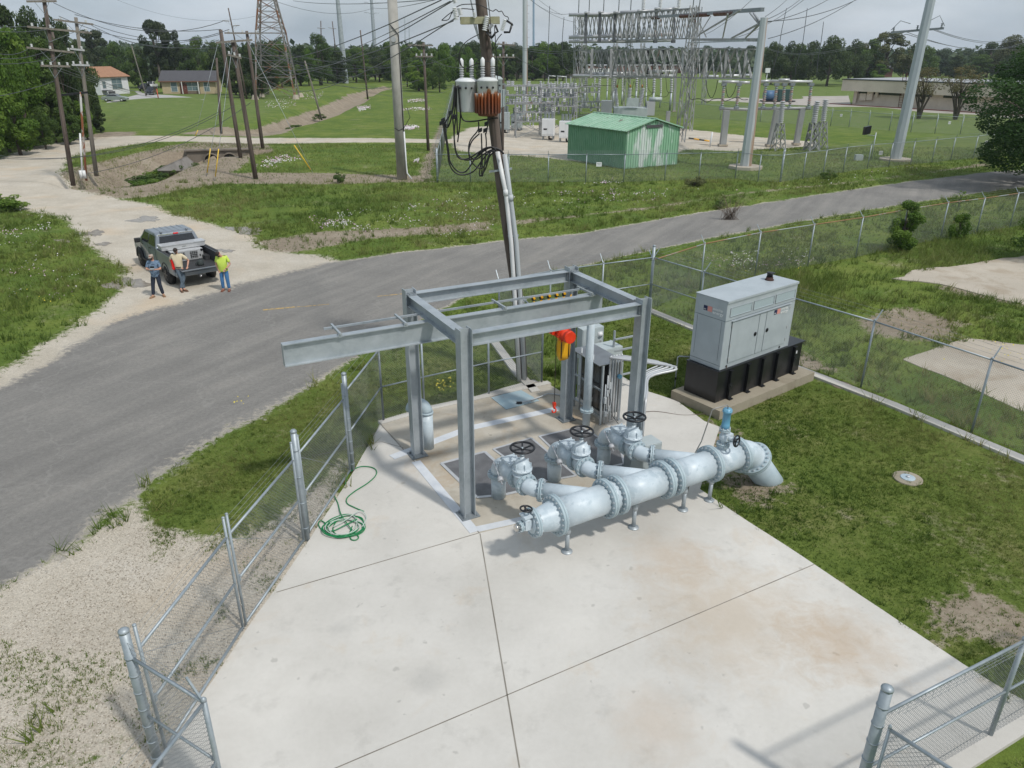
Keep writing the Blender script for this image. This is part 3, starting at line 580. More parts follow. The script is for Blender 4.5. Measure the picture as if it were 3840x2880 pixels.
# ---------------------------------------------------------------- pipe manifold
th=R(30); MO=Vector((1.12+.07*-.5,12.34+.07*.866,0)); TM=Matrix.Translation(MO)@Matrix.Rotation(th,4,'Z')
mf=thing('pipe_manifold','pale blue flanged pipe manifold with three valved branches on short stands','pipework',MO,th)
zc=.98; RP=.31
def flange(m_,c,ax,r,th_=.045,nb=16,bolts=True,double=True,rb=.017):
    c=Vector(c);ax=Vector(ax).normalized()
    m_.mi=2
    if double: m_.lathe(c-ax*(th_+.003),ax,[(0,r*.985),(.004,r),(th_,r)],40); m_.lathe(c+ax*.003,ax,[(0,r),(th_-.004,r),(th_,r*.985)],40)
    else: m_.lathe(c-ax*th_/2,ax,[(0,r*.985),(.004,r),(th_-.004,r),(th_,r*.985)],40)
    if bolts:
        m_.mi=1; u=ax.orthogonal().normalized(); v=ax.cross(u); e=(th_ if double else th_/2)
        for i in range(nb):
            a_=2*math.pi*(i+.5)/nb; q=c+(u*math.cos(a_)+v*math.sin(a_))*(r*.885)
            m_.cyl(q-ax*(e+.035),q+ax*(e+.035),rb*.9,n=6); m_.cyl(q-ax*(e+.022),q-ax*(e-.001),rb*1.7,n=6,smooth=False); m_.cyl(q+ax*(e-.001),q+ax*(e+.022),rb*1.7,n=6,smooth=False)
        m_.mi=0
flange_m=M('shade_darkened_flange_paint',(.30,.385,.425),.5,0,(.40,.49,.53),3); FM=[pipe_m,M('bolt_heads',(.45,.50,.53),.35,.3),flange_m]  # flange colour darkened to imitate shade on faces turned from the sun
X1=(1,0,0)
runs=[(-.26,.94,'main_pipe'),(.94,1.22,'coupling_pipe'),(1.22,2.42,'main_pipe'),(2.42,2.67,'coupling_pipe'),(2.67,3.78,'main_pipe'),(3.78,4.62,'main_pipe')]
for a0,b0,nm in runs:
    m_=MB(); m_.cyl((a0+.02,0,zc),(b0-.02,0,zc),RP,n=48); m_.build(nm,pipe_m,mf)
m_=MB(); m_.lathe((-.75,0,zc),X1,[(0,.225),(.05,.225),(.44,RP*.99),(.49,RP*.99)],48); red=m_.build('reducer',pipe_m,mf)
for x in (-.26,.94,1.22,2.42,2.67,3.78,4.62):
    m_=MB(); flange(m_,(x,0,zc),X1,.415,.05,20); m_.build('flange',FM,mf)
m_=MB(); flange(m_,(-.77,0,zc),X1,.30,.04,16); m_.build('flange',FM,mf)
# elbow into the ground
m_=MB(); pts=[]; Rb=.62
for i in range(9):
    a_=R(50)*i/8; pts.append((4.64+Rb*math.sin(a_),0,zc-Rb*(1-math.cos(a_))))
m_.tube(pts,RP,n=48); m_.build('elbow',pipe_m,mf); e_=Vector((math.cos(R(50)),0,-math.sin(R(50)))); pe=Vector(pts[-1])
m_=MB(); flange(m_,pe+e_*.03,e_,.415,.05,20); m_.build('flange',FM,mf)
m_=MB(); m_.cyl(pe+e_*.05,pe+e_*1.6,RP,n=48); m_.build('buried_pipe',pipe_dk,mf)
# blow-off valve at the near end
def handwheel(name,c,ax,r,parent,spokes=6,rim=.021):
    c=Vector(c);ax=Vector(ax).normalized(); m_=MB(); m_.torus(c,ax,r-rim,rim,40,8); u=ax.orthogonal().normalized(); v=ax.cross(u); hub=c-ax*.03
    m_.lathe(hub-ax*.03,ax,[(0,.03),(.01,.036),(.05,.036),(.06,.02)],12)
    for i in range(spokes):
        a_=2*math.pi*(i+.25)/spokes; d=u*math.cos(a_)+v*math.sin(a_); m_.bar(hub+d*.02,c+d*(r-rim),.036,.018,up=ax)
    return m_.build(name,black_m,parent)
v1=MB(); v1.cyl((-.79,0,zc),(-1.02,0,zc),.075,n=20); v1.box((-.93,0,zc+.03),(.13,.2,.2)); v1.cyl((-.93,0,zc+.1),(-.93,0,zc+.2),.085,.07,n=20); v1.box((-.93,0,zc+.21),(.17,.22,.035)); v1.cyl((-.93,0,zc+.2),(-.93,0,zc+.34),.035,n=12); v1.sphere((-.93,0,zc+.13),.1,14,(.8,1.1,.8))
flange(v1,(-1.05,0,zc),X1,.115,.022,8,rb=.009); v1.cyl((-.81,0,zc),(-.84,0,zc),.2,n=24)
bv=v1.build('blow_off_valve',FM,mf); handwheel('hand_wheel',(-.93,0,zc+.36),(0.1,0,1),.13,bv,3,.018)
m_=MB(); m_.cyl((-1.07,0,zc),(-1.17,0,zc),.062,n=18); m_.cyl((-1.12,0,zc),(-1.16,0,zc),.068,n=18); m_.build('threaded_cap',M('bare_steel',(.62,.60,.57),.3,.9),mf)
# air release valve stack
ax_=4.1; av=MB(); av.cyl((ax_,0,zc+RP-.04),(ax_,0,zc+RP+.10),.10,n=20); flange(av,(ax_,0,zc+RP+.10),(0,0,1),.145,.025,8,rb=.01); av.lathe((ax_,0,zc+RP+.12),(0,0,1),[(0,.08),(.08,.075),(.10,.10),(.2,.105),(.24,.075),(.3,.07)],20)
av.box((ax_+.04,-.05,zc+RP+.30),(.2,.17,.15)); av.cyl((ax_,-.10,zc+RP+.3),(ax_+.05,-.26,zc+RP+.3),.04,n=12); flange(av,(ax_,0,zc+RP+.46),(0,0,1),.12,.024,8,rb=.01); av.cyl((ax_,0,zc+RP+.38),(ax_,0,zc+RP+.5),.07,n=16)
ao=av.build('isolation_valve',FM,mf); handwheel('hand_wheel',(ax_+.06,-.31,zc+RP+.3),(.25,-1,.15),.14,ao,3,.018)
m_=MB(); zt=zc+RP+.49; m_.lathe((ax_,0,zt),(0,0,1),[(0,.07),(.02,.088),(.09,.092),(.10,.085),(.38,.085),(.39,.105),(.43,.105),(.44,.09),(.47,.085)],24)
for i in range(8): a_=i*math.pi/4; m_.cyl((ax_+.092*math.cos(a_),.092*math.sin(a_),zt+.38),(ax_+.092*math.cos(a_),.092*math.sin(a_),zt+.46),.01,n=6)
arv=m_.build('air_release_valve',blue_m,mf)
m_=MB(); zz=zt+.53; m_.tube([(ax_,0,zt+.47),(ax_,0,zz),(ax_-.03,.0,zz+.03),(ax_-.42,-.04,zz+.06),(ax_-.46,.0,zz+.02),(ax_-.46,.20,zc+.5),(ax_-.45,.44,.9),(ax_-.42,.46,.06)],.013,n=8); m_.build('drain_pipe',M('old_steel_pipe',(.30,.29,.27),.5,.4),arv)
# three valved branches
zbz=zc; RB=.165
for bi,bt in enumerate((-.18,1.31,2.74)):
    S0=2.44
    m_=MB(); m_.cyl((bt,S0,.0),(bt,S0,.60),RB,n=32); st=m_.build('riser_pipe',pipe_m,mf)
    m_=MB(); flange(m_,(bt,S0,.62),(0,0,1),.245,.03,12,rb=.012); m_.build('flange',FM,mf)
    m_=MB(); r0=.30; cy=S0-r0; m_.tube([(bt,cy+r0*math.cos(a_),.66+r0*math.sin(a_)) for a_ in [R(t) for t in range(0,91,10)]],RB*1.06,n=32); m_.build('elbow',pipe_m,mf)
    # swing check valve: bulging body with bolted lid, side lever with weight
    ck=MB(); prof=[(0,RB*1.06),(.06,.19),(.16,.235),(.30,.245),(.42,.20),(.5,RB*1.03)]
    n=32; vs=[]
    for h_,r_ in prof:
        for i in range(n):
            a_=2*math.pi*i/n; x=r_*math.cos(a_); z=r_*math.sin(a_)
            if z>0: z*=1.22; x*=1.0
            if z>.23: z=.23+(z-.23)*.35
            vs.append((bt+x,S0-r0-.02-h_,zbz+z))
    ck.add(vs,[(j*n+i,j*n+(i+1)%n,(j+1)*n+(i+1)%n,(j+1)*n+i) for j in range(len(prof)-1) for i in range(n)],True)
    yc=S0-r0-.02-.26; ck.box((bt,yc,zbz+.265),(.34,.40,.028)); ck.box((bt,yc,zbz+.29),(.32,.38,.02))
    for i in range(4):
        for sx in (-1,1): ck.cyl((bt+sx*.15,yc-.17+i*.113,zbz+.29),(bt+sx*.15,yc-.17+i*.113,zbz+.325),.016,n=6)
    ck.torus((bt,yc,zbz+.31),(1,0,0),.03,.009,12,6)
    ck.cyl((bt-.2,yc+.17,zbz+.20),(bt-.31,yc+.17,zbz+.20),.032,n=12); ck.cyl((bt-.24,yc+.17,zbz+.20),(bt-.27,yc+.17,zbz+.20),.05,n=6)
    co_=ck.build('check_valve',pipe_m,mf)
    m_=MB(); lx=bt-.33; m_.cyl((lx,yc+.20,zbz+.22),(lx-.02,yc-.22,zbz-.10),.014,n=8); m_.cyl((lx,yc-.085,zbz+.005),(lx-.02,yc-.165,zbz-.055),.062,n=16); m_.build('counterweight_lever',insul_m,co_)
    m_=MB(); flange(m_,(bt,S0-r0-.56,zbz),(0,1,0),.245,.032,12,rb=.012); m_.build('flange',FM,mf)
    # gate valve
    gy=S0-r0-.72; gv=MB(); gv.cyl((bt,gy+.13,zbz),(bt,gy-.13,zbz),RB,n=28)
    gv.lathe((bt,gy,zbz-.20),(0,0,1),[(0,.05),(.03,.13),(.1,.155),(.22,.16),(.31,.165),(.36,.16),(.365,.205),(.40,.205),(.405,.165),(.47,.165),(.48,.215),(.515,.215),(.52,.19),(.57,.185),(.63,.165),(.68,.13),(.71,.09),(.73,.05),(.80,.04)],28)
    for i in range(12): a_=2*math.pi*i/12; gv.cyl((bt+.2*math.cos(a_),gy+.2*math.sin(a_),zbz+.27),(bt+.2*math.cos(a_),gy+.2*math.sin(a_),zbz+.335),.014,n=6)
    for i in range(6): a_=math.pi/3*i+.3; gv.box((bt+.15*math.cos(a_),gy+.15*math.sin(a_),zbz+.40),(.10,.012,.12),u=(math.cos(a_),math.sin(a_),0))
    gv.box((bt,gy-.17,zbz+.13),(.02,.06,.13))
    go_=gv.build('gate_valve',pipe_m,mf); m_=MB(); m_.cyl((bt,gy,zbz+.58),(bt,gy,zbz+.80),.025,n=10); m_.cyl((bt,gy,zbz+.60),(bt,gy,zbz+.64),.05,n=10); m_.build('valve_stem',bolt_m,go_)
    handwheel('hand_wheel',(bt,gy,zbz+.79),(0,0,1),.27,go_,6,.025)
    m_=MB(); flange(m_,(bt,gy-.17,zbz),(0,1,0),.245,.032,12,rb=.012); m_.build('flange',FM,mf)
    # 45 degree bend, flange and lateral
    p0=Vector((bt,gy-.2,zbz)); rb_=.38; pts=[]
    for i in range(7): a_=R(48)*i/6; pts.append((p0.x+rb_*(1-math.cos(a_)),p0.y-rb_*math.sin(a_),zbz))
    m_=MB(); m_.tube(pts,RB,n=32); m_.build('bend_pipe',pipe_m,mf); pe=Vector(pts[-1]); d=Vector((math.sin(R(48)),-math.cos(R(48)),0))
    m_=MB(); flange(m_,pe+d*.04,d,.245,.032,12,rb=.012); m_.build('flange',FM,mf)
    m_=MB(); m_.cyl(pe+d*.06,pe+d*((pe.y-.05)/d.y*-1),RB,n=32); m_.build('lateral_pipe',pipe_m,mf)
# stands
for i,(x,y) in enumerate(((2132,2079),(2379,1986),(2565,1919),(2660,1881))):
    p=(TM.inverted()@at(x,y)); p.y=min(max(p.y,-.03),.03); m_=MB(); m_.lathe((p.x,p.y,.03),(0,0,1),[(0,.115),(.018,.115),(.022,.06),(.04,.045)],24); m_.cyl((p.x,p.y,.04),(p.x,p.y,.50),.045,n=16); m_.lathe((p.x,p.y,.46),(0,0,1),[(0,.045),(.03,.062),(.10,.066),(.14,.05),(.2,.045)],20); m_.box((p.x,p.y,.665),(.3,.14,.014)); m_.build('pipe_stand',galv,mf)
# ---------------------------------------------------------------- small near things
def gooseneck():
    p=at(1606,1683); t=thing('vent_pipe','short grey-blue gooseneck vent pipe beside the left rear column','pipe',p); m_=MB(); m_.cyl((0,0,0),(0,0,1.02),.15,n=28); m_.build('riser_pipe',pipe_m,t)
    m_=MB(); d=Vector((.35,-.94,0)); d=Vector((-.75,.2,0)).normalized()*-1
    pts=[Vector((0,0,1.02))+ -d*(.0)+Vector((0,0,0))]; c=Vector((0,0,1.04))-d*.2
    pts=[c+d*.2*math.cos(a_)+Vector((0,0,.2*math.sin(a_))) for a_ in [R(x) for x in range(0,181,15)]]
    m_.tube(pts,.15,n=28); m_.lathe((0,0,1.0),(0,0,1),[(0,.165),(.03,.175),(.06,.165)],24); m_.build('return_bend',pipe_dk,t)
gooseneck()
p=at(2197,1600); t=thing('vent_pipe','tall pale blue flanged vent pipe standing between valves and control cabinet','pipe',p)
m_=MB(); m_.cyl((0,0,0),(0,0,3.9),.105,n=28); m_.build('riser_pipe',pipe_m,t); m_=MB(); flange(m_,(0,0,.50),(0,0,1),.18,.03,8,rb=.012); m_.build('flange',FM,t)
def plate(name,lab,cat,pts,z0,z1,mat,rim=None,rimmat=None):
    P_=[at(x,y) for x,y in pts]; c=sum(P_,Vector())/len(P_); t=thing(name,lab,cat,(c.x,c.y,0)); m_=MB(); m_.prism([(q.x-c.x,q.y-c.y) for q in P_],z0,z1); m_.build('plate',mat,t)
    if rim:
        r_=MB()
        for i in range(len(P_)): a_=P_[i]-c;b=P_[(i+1)%len(P_)]-c; r_.bar(Vector((a_.x,a_.y,z1)),Vector((b.x,b.y,z1+.0005*i)),rim,.012)
        r_.build('frame',rimmat,t)
    return t
diam=M('diamond_plate',(.13,.13,.135),.55,.3,(.19,.19,.195),3,bump=.6,bscale=90)
plate('access_hatch','grey diamond plate access hatch between the front columns and first valve','hatch',[(1655,1744),(1818,1700),(1900,1775),(1985,1840),(1890,1862),(1788,1872)],.037,.048,diam,.08,alu_m)
plate('access_hatch','dark diamond plate hatch between the first and second valves','hatch',[(1850,1690),(1992,1648),(2115,1752),(2160,1790),(2020,1815)],.037,.048,diam,.06,alu_m)
plate('access_hatch','dark diamond plate hatch behind the second handwheel','hatch',[(2022,1642),(2180,1605),(2330,1700),(2340,1745),(2190,1778),(2120,1735)],.037,.047,diam,.06,alu_m)
plate('access_hatch','light blue painted floor hatch by the back fence','hatch',[(1842,1497),(1950,1466),(2022,1508),(1898,1541)],.038,.055,M('light_blue_plate_paint',(.27,.38,.43),.6,0,(.34,.42,.45),4,rust=(.3,.2,.12),rustamt=.62))
m_=MB(); pts=[at(1947,1510,.1),at(1985,1503,.1),at(2020,1490,.1),at(2055,1476,.09),at(2085,1478,.06),at(2110,1484,.06)]; c=pts[0]; m_.tube([q-c for q in pts],.018); m_.mi=1; m_.box((0,0,0),(.16,.06,.05)); o=m_.build('float_cable',[pvc_m,black_m]); o.location=c; tag(o,'grey flexible cable crossing the light blue floor hatch','cable')
def manhole(lab,x,y,r,z=.03,mats=None):
    p=at(x,y); t=thing('manhole_cover',lab,'manhole',p); m_=MB(); m_.lathe((0,0,-.05),(0,0,1),[(0,r),(.05+z,r),(.055+z,r*.97)],36); m_.build('collar',conc_pad,t); m_=MB(); m_.lathe((0,0,z),(0,0,1),[(0,r*.5),(.02,r*.5),(.022,r*.47)],30); m_.mi=1; m_.lathe((0,0,z+.02),(0,0,1),[(0,r*.13),(.03,r*.12)],16); m_.build('lid',[pipe_dk,alu_m],t)
manhole('round concrete cleanout ring in the right lawn',3403,1796,.33)
p=at(3155,1445); m_=MB(); m_.lathe((0,0,-.03),(0,0,1),[(0,.3),(.05,.3),(.055,.28)],30); m_.lathe((0,0,.02),(0,0,1),[(0,.25),(.012,.25)],30); o=m_.build('manhole_cover',M('brown_iron',(.20,.15,.11),.8,.1,(.27,.22,.17),8)); o.location=p; tag(o,'brown iron cover set by the curb beside the generator','manhole')
# garden hose: coil plus loose loops
def hose():
    t=thing('garden_hose','coiled green and white garden hose on the concrete by the gate','hose',at(1290,1985)); o=at(1290,1985)
    m_=MB(); rg=np.random.default_rng(3); pts=[]
    for i in range(330):
        a_=i*.105*1.0; k=a_/(2*math.pi); rx=.37+.06*math.sin(k*2.3)+.05*math.sin(k*5.1+1); ry=.36+.05*math.cos(k*3.1); ox=.05*math.sin(k*1.7); oy=.06*math.cos(k*2.9)
        pts.append((ox+rx*math.cos(a_),oy+ry*math.sin(a_),.045+.011*(k%4)+.008*math.sin(i*.3)))
    def px(l): return [Vector((*(at(x,y)-o)[:2],z)) for x,y,z in l]
    loop=px([(1365,1925,.05),(1330,1910,.05),(1303,1895,.05),(1302,1875,.05),(1330,1850,.05),(1380,1818,.05),(1409,1790,.05),(1411,1770,.05),(1390,1758,.05),(1350,1757,.05),(1315,1775,.05),(1300,1800,.05),(1296,1822,.05)])
    def smooth(l,n=6):
        l=[Vector(q) for q in l]; out=[]
        for i in range(len(l)-1):
            p0=l[max(i-1,0)];p1=l[i];p2=l[i+1];p3=l[min(i+2,len(l)-1)]
            for j in range(n):
                s=j/n; out.append(.5*((2*p1)+(p2-p0)*s+(2*p0-5*p1+4*p2-p3)*s*s+(3*p1-p0-3*p2+p3)*s**3))
        return out+[l[-1]]
    m_.tube(smooth(pts[::8]),.0125,n=8); m_.tube(smooth(loop),.0125,n=8)
    m_.tube(smooth(px([(1255,1868,.05),(1268,1895,.05),(1280,1940,.08),(1310,1985,.08),(1325,2000,.06),(1345,2020,.05),(1336,2032,.05),(1318,2030,.05),(1312,2010,.05),(1322,1985,.08)])),.0125,n=8)
    m_.tube(smooth(px([(1225,1975,.07),(1205,1960,.05),(1195,1972,.05),(1210,1995,.05),(1250,1998,.05),(1290,1985,.09),(1340,1960,.09)])),.0125,n=8)
    m_.build('green_hose',green_m,t); m_=MB()
    p2=[(x*.93+.02,y*.9+.01,z+.006) for x,y,z in pts[60:210]]; m_.tube(smooth(p2[::6]),.010,n=8); m_.tube(smooth(px([(1250,1990,.1),(1300,1965,.11),(1350,1930,.1),(1375,1950,.08),(1360,1985,.07)])),.010,n=8); m_.build('white_hose',M('white_hose',(.45,.52,.47),.5),t)
    return smooth
smooth_pts=hose()
# ---------------------------------------------------------------- generator
gp=at(2680,1512,.28); gy_=R(37.6)
gl=thing('generator','pale grey standby generator enclosure on a black fuel tank','generator',(gp.x,gp.y,0),gy_)
TG=Matrix.Translation((gp.x,gp.y,0))@Matrix.Rotation(gy_,4,'Z'); GW=1.12; TL=4.02; z0=.28
def zat(P,x,y): return atd(x,y,P).z
tt=zat(gp,2706,1399)-.0; m_=MB(); 
m_.box((TL/2,GW/2,(z0+tt)/2),(TL,GW,tt-z0)); m_.box((TL/2+.05,GW/2,tt+.01),(TL+.12,GW+.05,.03))
tk=m_.build('fuel_tank',dark_m,gl,bevel=.008)
for x in (.55,1.35,2.05,2.75,3.6):
    k=MB(); k.box((x,-.045,(z0+tt)/2-.02),(.14,.09,tt-z0-.06)); k.box((x,-.1,z0+.02),(.15,.1,.02)); k.build('tank_rib',dark_m,tk)
k=MB(); k.box((.5,-.095,z0+.42),(.15,.02,.16)); k.cyl((.5,-.1,z0+.42),(.5,-.125,z0+.42),.03,n=10); k.box((3.6,-.095,z0+.5),(.15,.02,.16)); k.cyl((3.6,-.1,z0+.5),(3.6,-.125,z0+.5),.03,n=10); k.mi=1; k.box((3.6,-.1,z0+.72),(.06,.006,.09)); k.build('fill_cap',[black_m,pvcw_m],tk)
x0=.07; x1=3.28; y0=.03; y1=GW-.03; ze=tt+.03; 
Pc=TG@Vector((x0,y0,0)); ztop=zat(Pc,2731.5,1133)
enc=MB(); enc.box(((x0+x1)/2,(y0+y1)/2,(ze+ztop)/2),(x1-x0,y1-y0,ztop-ze)); en=enc.build('enclosure',gen_m,gl,bevel=.012)
H_=ztop-ze
m_=MB(); m_.box(((x0+x1)/2,y0-.012,ztop-.02),(x1-x0+.02,.03,.06)); m_.box(((x0+x1)/2,(y0+y1)/2,ztop+.008),(x1-x0+.03,y1-y0+.03,.018)); m_.build('roof_trim',gen_m,en)
seam=M('panel_gap',(.06,.08,.085),.7)
m_=MB(); m_.box(((x0+x1)/2,y0-.002,ze+H_*.72),(x1-x0,.006,.008)); m_.box((x0-.002,(y0+y1)/2,ze+H_*.72),(.006,y1-y0,.008)); m_.box((x0-.002,(y0+y1)/2,ze+.13),(.006,y1-y0,.008)); m_.box((x0-.002,y0+.12,ze+H_*.42),(.005,.006,H_*.57)); m_.box((x0-.002,y1-.12,ze+H_*.42),(.005,.006,H_*.57)); m_.build('panel_seam',seam,en)
# louvre openings: recessed boxes with perforated screens
def vent_mat():
    m,nt,N,K,B=newmat('perforated_screen'); v=N.new('ShaderNodeTexCoord').outputs['Object']; vo=N.new('ShaderNodeTexVoronoi'); vo.inputs['Scale'].default_value=38; vo.inputs['Randomness'].default_value=0; K.new(v,vo.inputs['Vector']); r_=ramp(N,[(.22,(.16,.19,.20)),(.4,(.38,.46,.49))]); K.new(vo.outputs['Distance'],r_.inputs[0]); K.new(r_.outputs[0],B.inputs['Base Color']); B.inputs['Roughness'].default_value=.6; return m
vm=vent_mat()
for i in range(3):
    a0=x0+.16+i*1.02; b0=a0+.92; zz0=ze+H_*.775; zz1=ze+H_*.90; m_=MB(); m_.box(((a0+b0)/2,y0-.006,(zz0+zz1)/2),(b0-a0,.006,zz1-zz0)); m_.mi=1
    for (cx_,cz,w_,h_) in (((a0+b0)/2,zz0,b0-a0,.012),((a0+b0)/2,zz1,b0-a0,.012),(a0,(zz0+zz1)/2,.012,zz1-zz0),(b0,(zz0+zz1)/2,.012,zz1-zz0)): m_.box((cx_,y0-.014,cz),(w_+.012,.014,h_))
    m_.build('air_vent',[vm,gen_m],en)
for i,(a0,b0) in enumerate(((x0+.30,x0+1.50),(x0+1.85,x0+2.95))):
    m_=MB(); zA=ze+.16; zB=ze+H_*.685; m_.box(((a0+b0)/2,y0-.012,(zA+zB)/2),(b0-a0,.02,zB-zA)); dk=m_.build('door',gen_m,en); m_=MB()
    for (cx_,cz,w_,h_) in (((a0+b0)/2,zA-.008,b0-a0+.02,.006),(a0-.008,(zA+zB)/2,.006,zB-zA),(b0+.008,(zA+zB)/2,.006,zB-zA)): m_.box((cx_,y0-.004,cz),(w_,.006,h_))
    m_.build('door_gap',seam,dk)
    hx_=b0-.1 if i==0 else a0+.1; m_=MB(); m_.lathe((hx_,y0-.022,zA+(zB-zA)*.52),(0,-1,0),[(0,.062),(.012,.062),(.016,.05)],20); m_.box((hx_,y0-.042,zA+(zB-zA)*.52),(.03,.02,.07)); m_.build('handle',black_m,dk)
    hg=a0-.0 if i==0 else b0
    for z in (zA+.12,zA+.5,zB-.1): m_=MB(); m_.box((hg,y0-.028,z),(.03,.015,.09)); m_.build('hinge',alu_m,dk)
m_=MB(); m_.box((x0+1.62,y0-.03,ze+H_*.70),(2.72,.06,.012),up=(0,.3,1)); m_.build('rain_gutter',gen_m,en)
m_=MB(); m_.box((x0+1.675,y0-.012,ze+.16+(H_*.685-.16)/2),(.30,.02,H_*.685-.16)); m_.build('door_post',gen_m,en)
for hx_ in (x0+.28,x0+2.75):
    m_=MB(); m_.lathe((hx_,y0-.002,ze+.07),(0,-1,0),[(0,.035),(.01,.035),(.012,.02)],14); m_.build('grommet',black_m,en)
ex=MB(); ex.lathe((2.72,.62,ztop+.01),(0,0,1),[(0,.13),(.03,.13),(.04,.10),(.10,.10)],20); ex.mi=1; ex.lathe((2.72,.62,ztop+.11),(0,0,1),[(0,.085),(.10,.085),(.11,.10),(.13,.10),(.14,.08)],20); ex.box((2.84,.60,ztop+.2),(.16,.05,.03)); ex.build('exhaust_stack',[M('rusted_dark_iron',(.045,.018,.014),.8),black_m],en)
def text(body,loc,size,mat,parent,xdir,up=(0,0,1),ext=.001,name='lettering',bold=0,sx=1.0):
    cu=bpy.data.curves.new(name,'FONT'); cu.body=body; cu.size=size; cu.extrude=ext; cu.offset=bold; cu.resolution_u=3
    o=bpy.data.objects.new('tmp',cu); COL.objects.link(o); dg=bpy.context.evaluated_depsgraph_get(); me=bpy.data.meshes.new_from_object(o.evaluated_get(dg)); bpy.data.objects.remove(o); me.name=name; me.materials.clear(); me.materials.append(mat)
    x=Vector(xdir).normalized(); z=Vector(up).normalized(); n_=x.cross(z); Mx=Matrix([[x[i]*sx,z[i],n_[i],Vector(loc)[i]] for i in range(3)]+[[0,0,0,1]]); me.transform(Mx)
    q=bpy.data.objects.new(name,me); COL.objects.link(q); q.parent=parent; return q
white_l=M('white_lettering',(.72,.74,.74),.5); navy=M('navy_logo',(.012,.018,.07),.5); pink=M('pink_logo',(.62,.27,.24),.5)
def logo(o0,xd,n_):
    o0=Vector(o0);xd=Vector(xd);n_=Vector(n_); m_=MB()
    c=o0+n_*.004; m_.box(c,(.13,.13,.006),u=xd,up=(0,0,1)) if False else m_.add([c+xd*i*.065+Vector((0,0,k*.07)) for i,k in ((-1,-1),(1,-1),(1,1),(-1,1))],[(0,1,2,3)]); m_.mi=1
    c=o0+xd*.15+n_*.004; m_.add([c+xd*i*.075+Vector((0,0,k*.075)) for i,k in ((-1,-1),(1,-1),(1,1),(-1,1))],[(0,1,2,3)]); m_.build('logo_square',[navy,pink],en)
    text('mtu',o0-xd*.055+Vector((0,0,-.045))+n_*.006,.05,white_l,en,xd,bold=.001)
    text('onsite',o0+xd*.25+Vector((0,0,.005))+n_*.006,.12,white_l,en,xd,bold=.002,sx=1.1); text('energy',o0+xd*.25+Vector((0,0,-.095))+n_*.006,.12,white_l,en,xd,bold=.002,sx=1.1)
logo((x0,y1-.36,ze+H_*.83),(0,-1,0),(-1,0,0)); logo((x0+2.25,y0-.023,ze+H_*.635),(1,0,0),(0,-1,0))
# generator pad
pd=MB(); pd.prism([tuple((TG@Vector(q))[:2]) for q in ((-.3,-.42,0),(TL+.25,-.42,0),(TL+.25,GW+.2,0),(-.3,GW+.2,0))],-.1,z0-.002); o=pd.build('generator_pad',conc_pad); o['kind']='structure'
# coiled lead hanging from the enclosure and gas/conduit risers
q=TG@Vector((x0+.28,y0-.02,ze+.07)); m_=MB(); e_=TG@Vector((-.1,-.55,.02)); mm=at(2680,1560)
m_.tube(smooth_pts([Vector((0,0,0)),Vector((-.04,-.02,-.5)),Vector((-.12,-.1,-1.0)),Vector((-.35,-.32,-1.35)),Vector((-.6,-.4,-q.z+.03)),at(2560,1560)-q+Vector((0,0,.03)),at(2450,1547)-q+Vector((0,0,.04)),at(2360,1560)-q+Vector((0,0,.04))]),.009,n=6); o=m_.build('extension_lead',M('brown_cable',(.13,.10,.08),.6)); o.location=q; tag(o,'thin brown lead running from the generator down across the walkway','cable')
g2=at(2530,1455); m_=MB(); m_.tube([(0,0,0),(0,0,.95),(.0,0,1.0),(.05,.03,1.02),(.5,.05,.98)],.02,n=8); m_.mi=1; m_.cyl((0,0,.28),(0,0,.36),.028,n=10); m_.tube([(0,0,0),(-.06,-.03,-.02),(-.08,-.05,-.05)],.03); o=m_.build('gas_riser',[pvc_m,black_m]); o.location=g2; tag(o,'thin grey riser pipe standing left of the black generator tank','pipe')
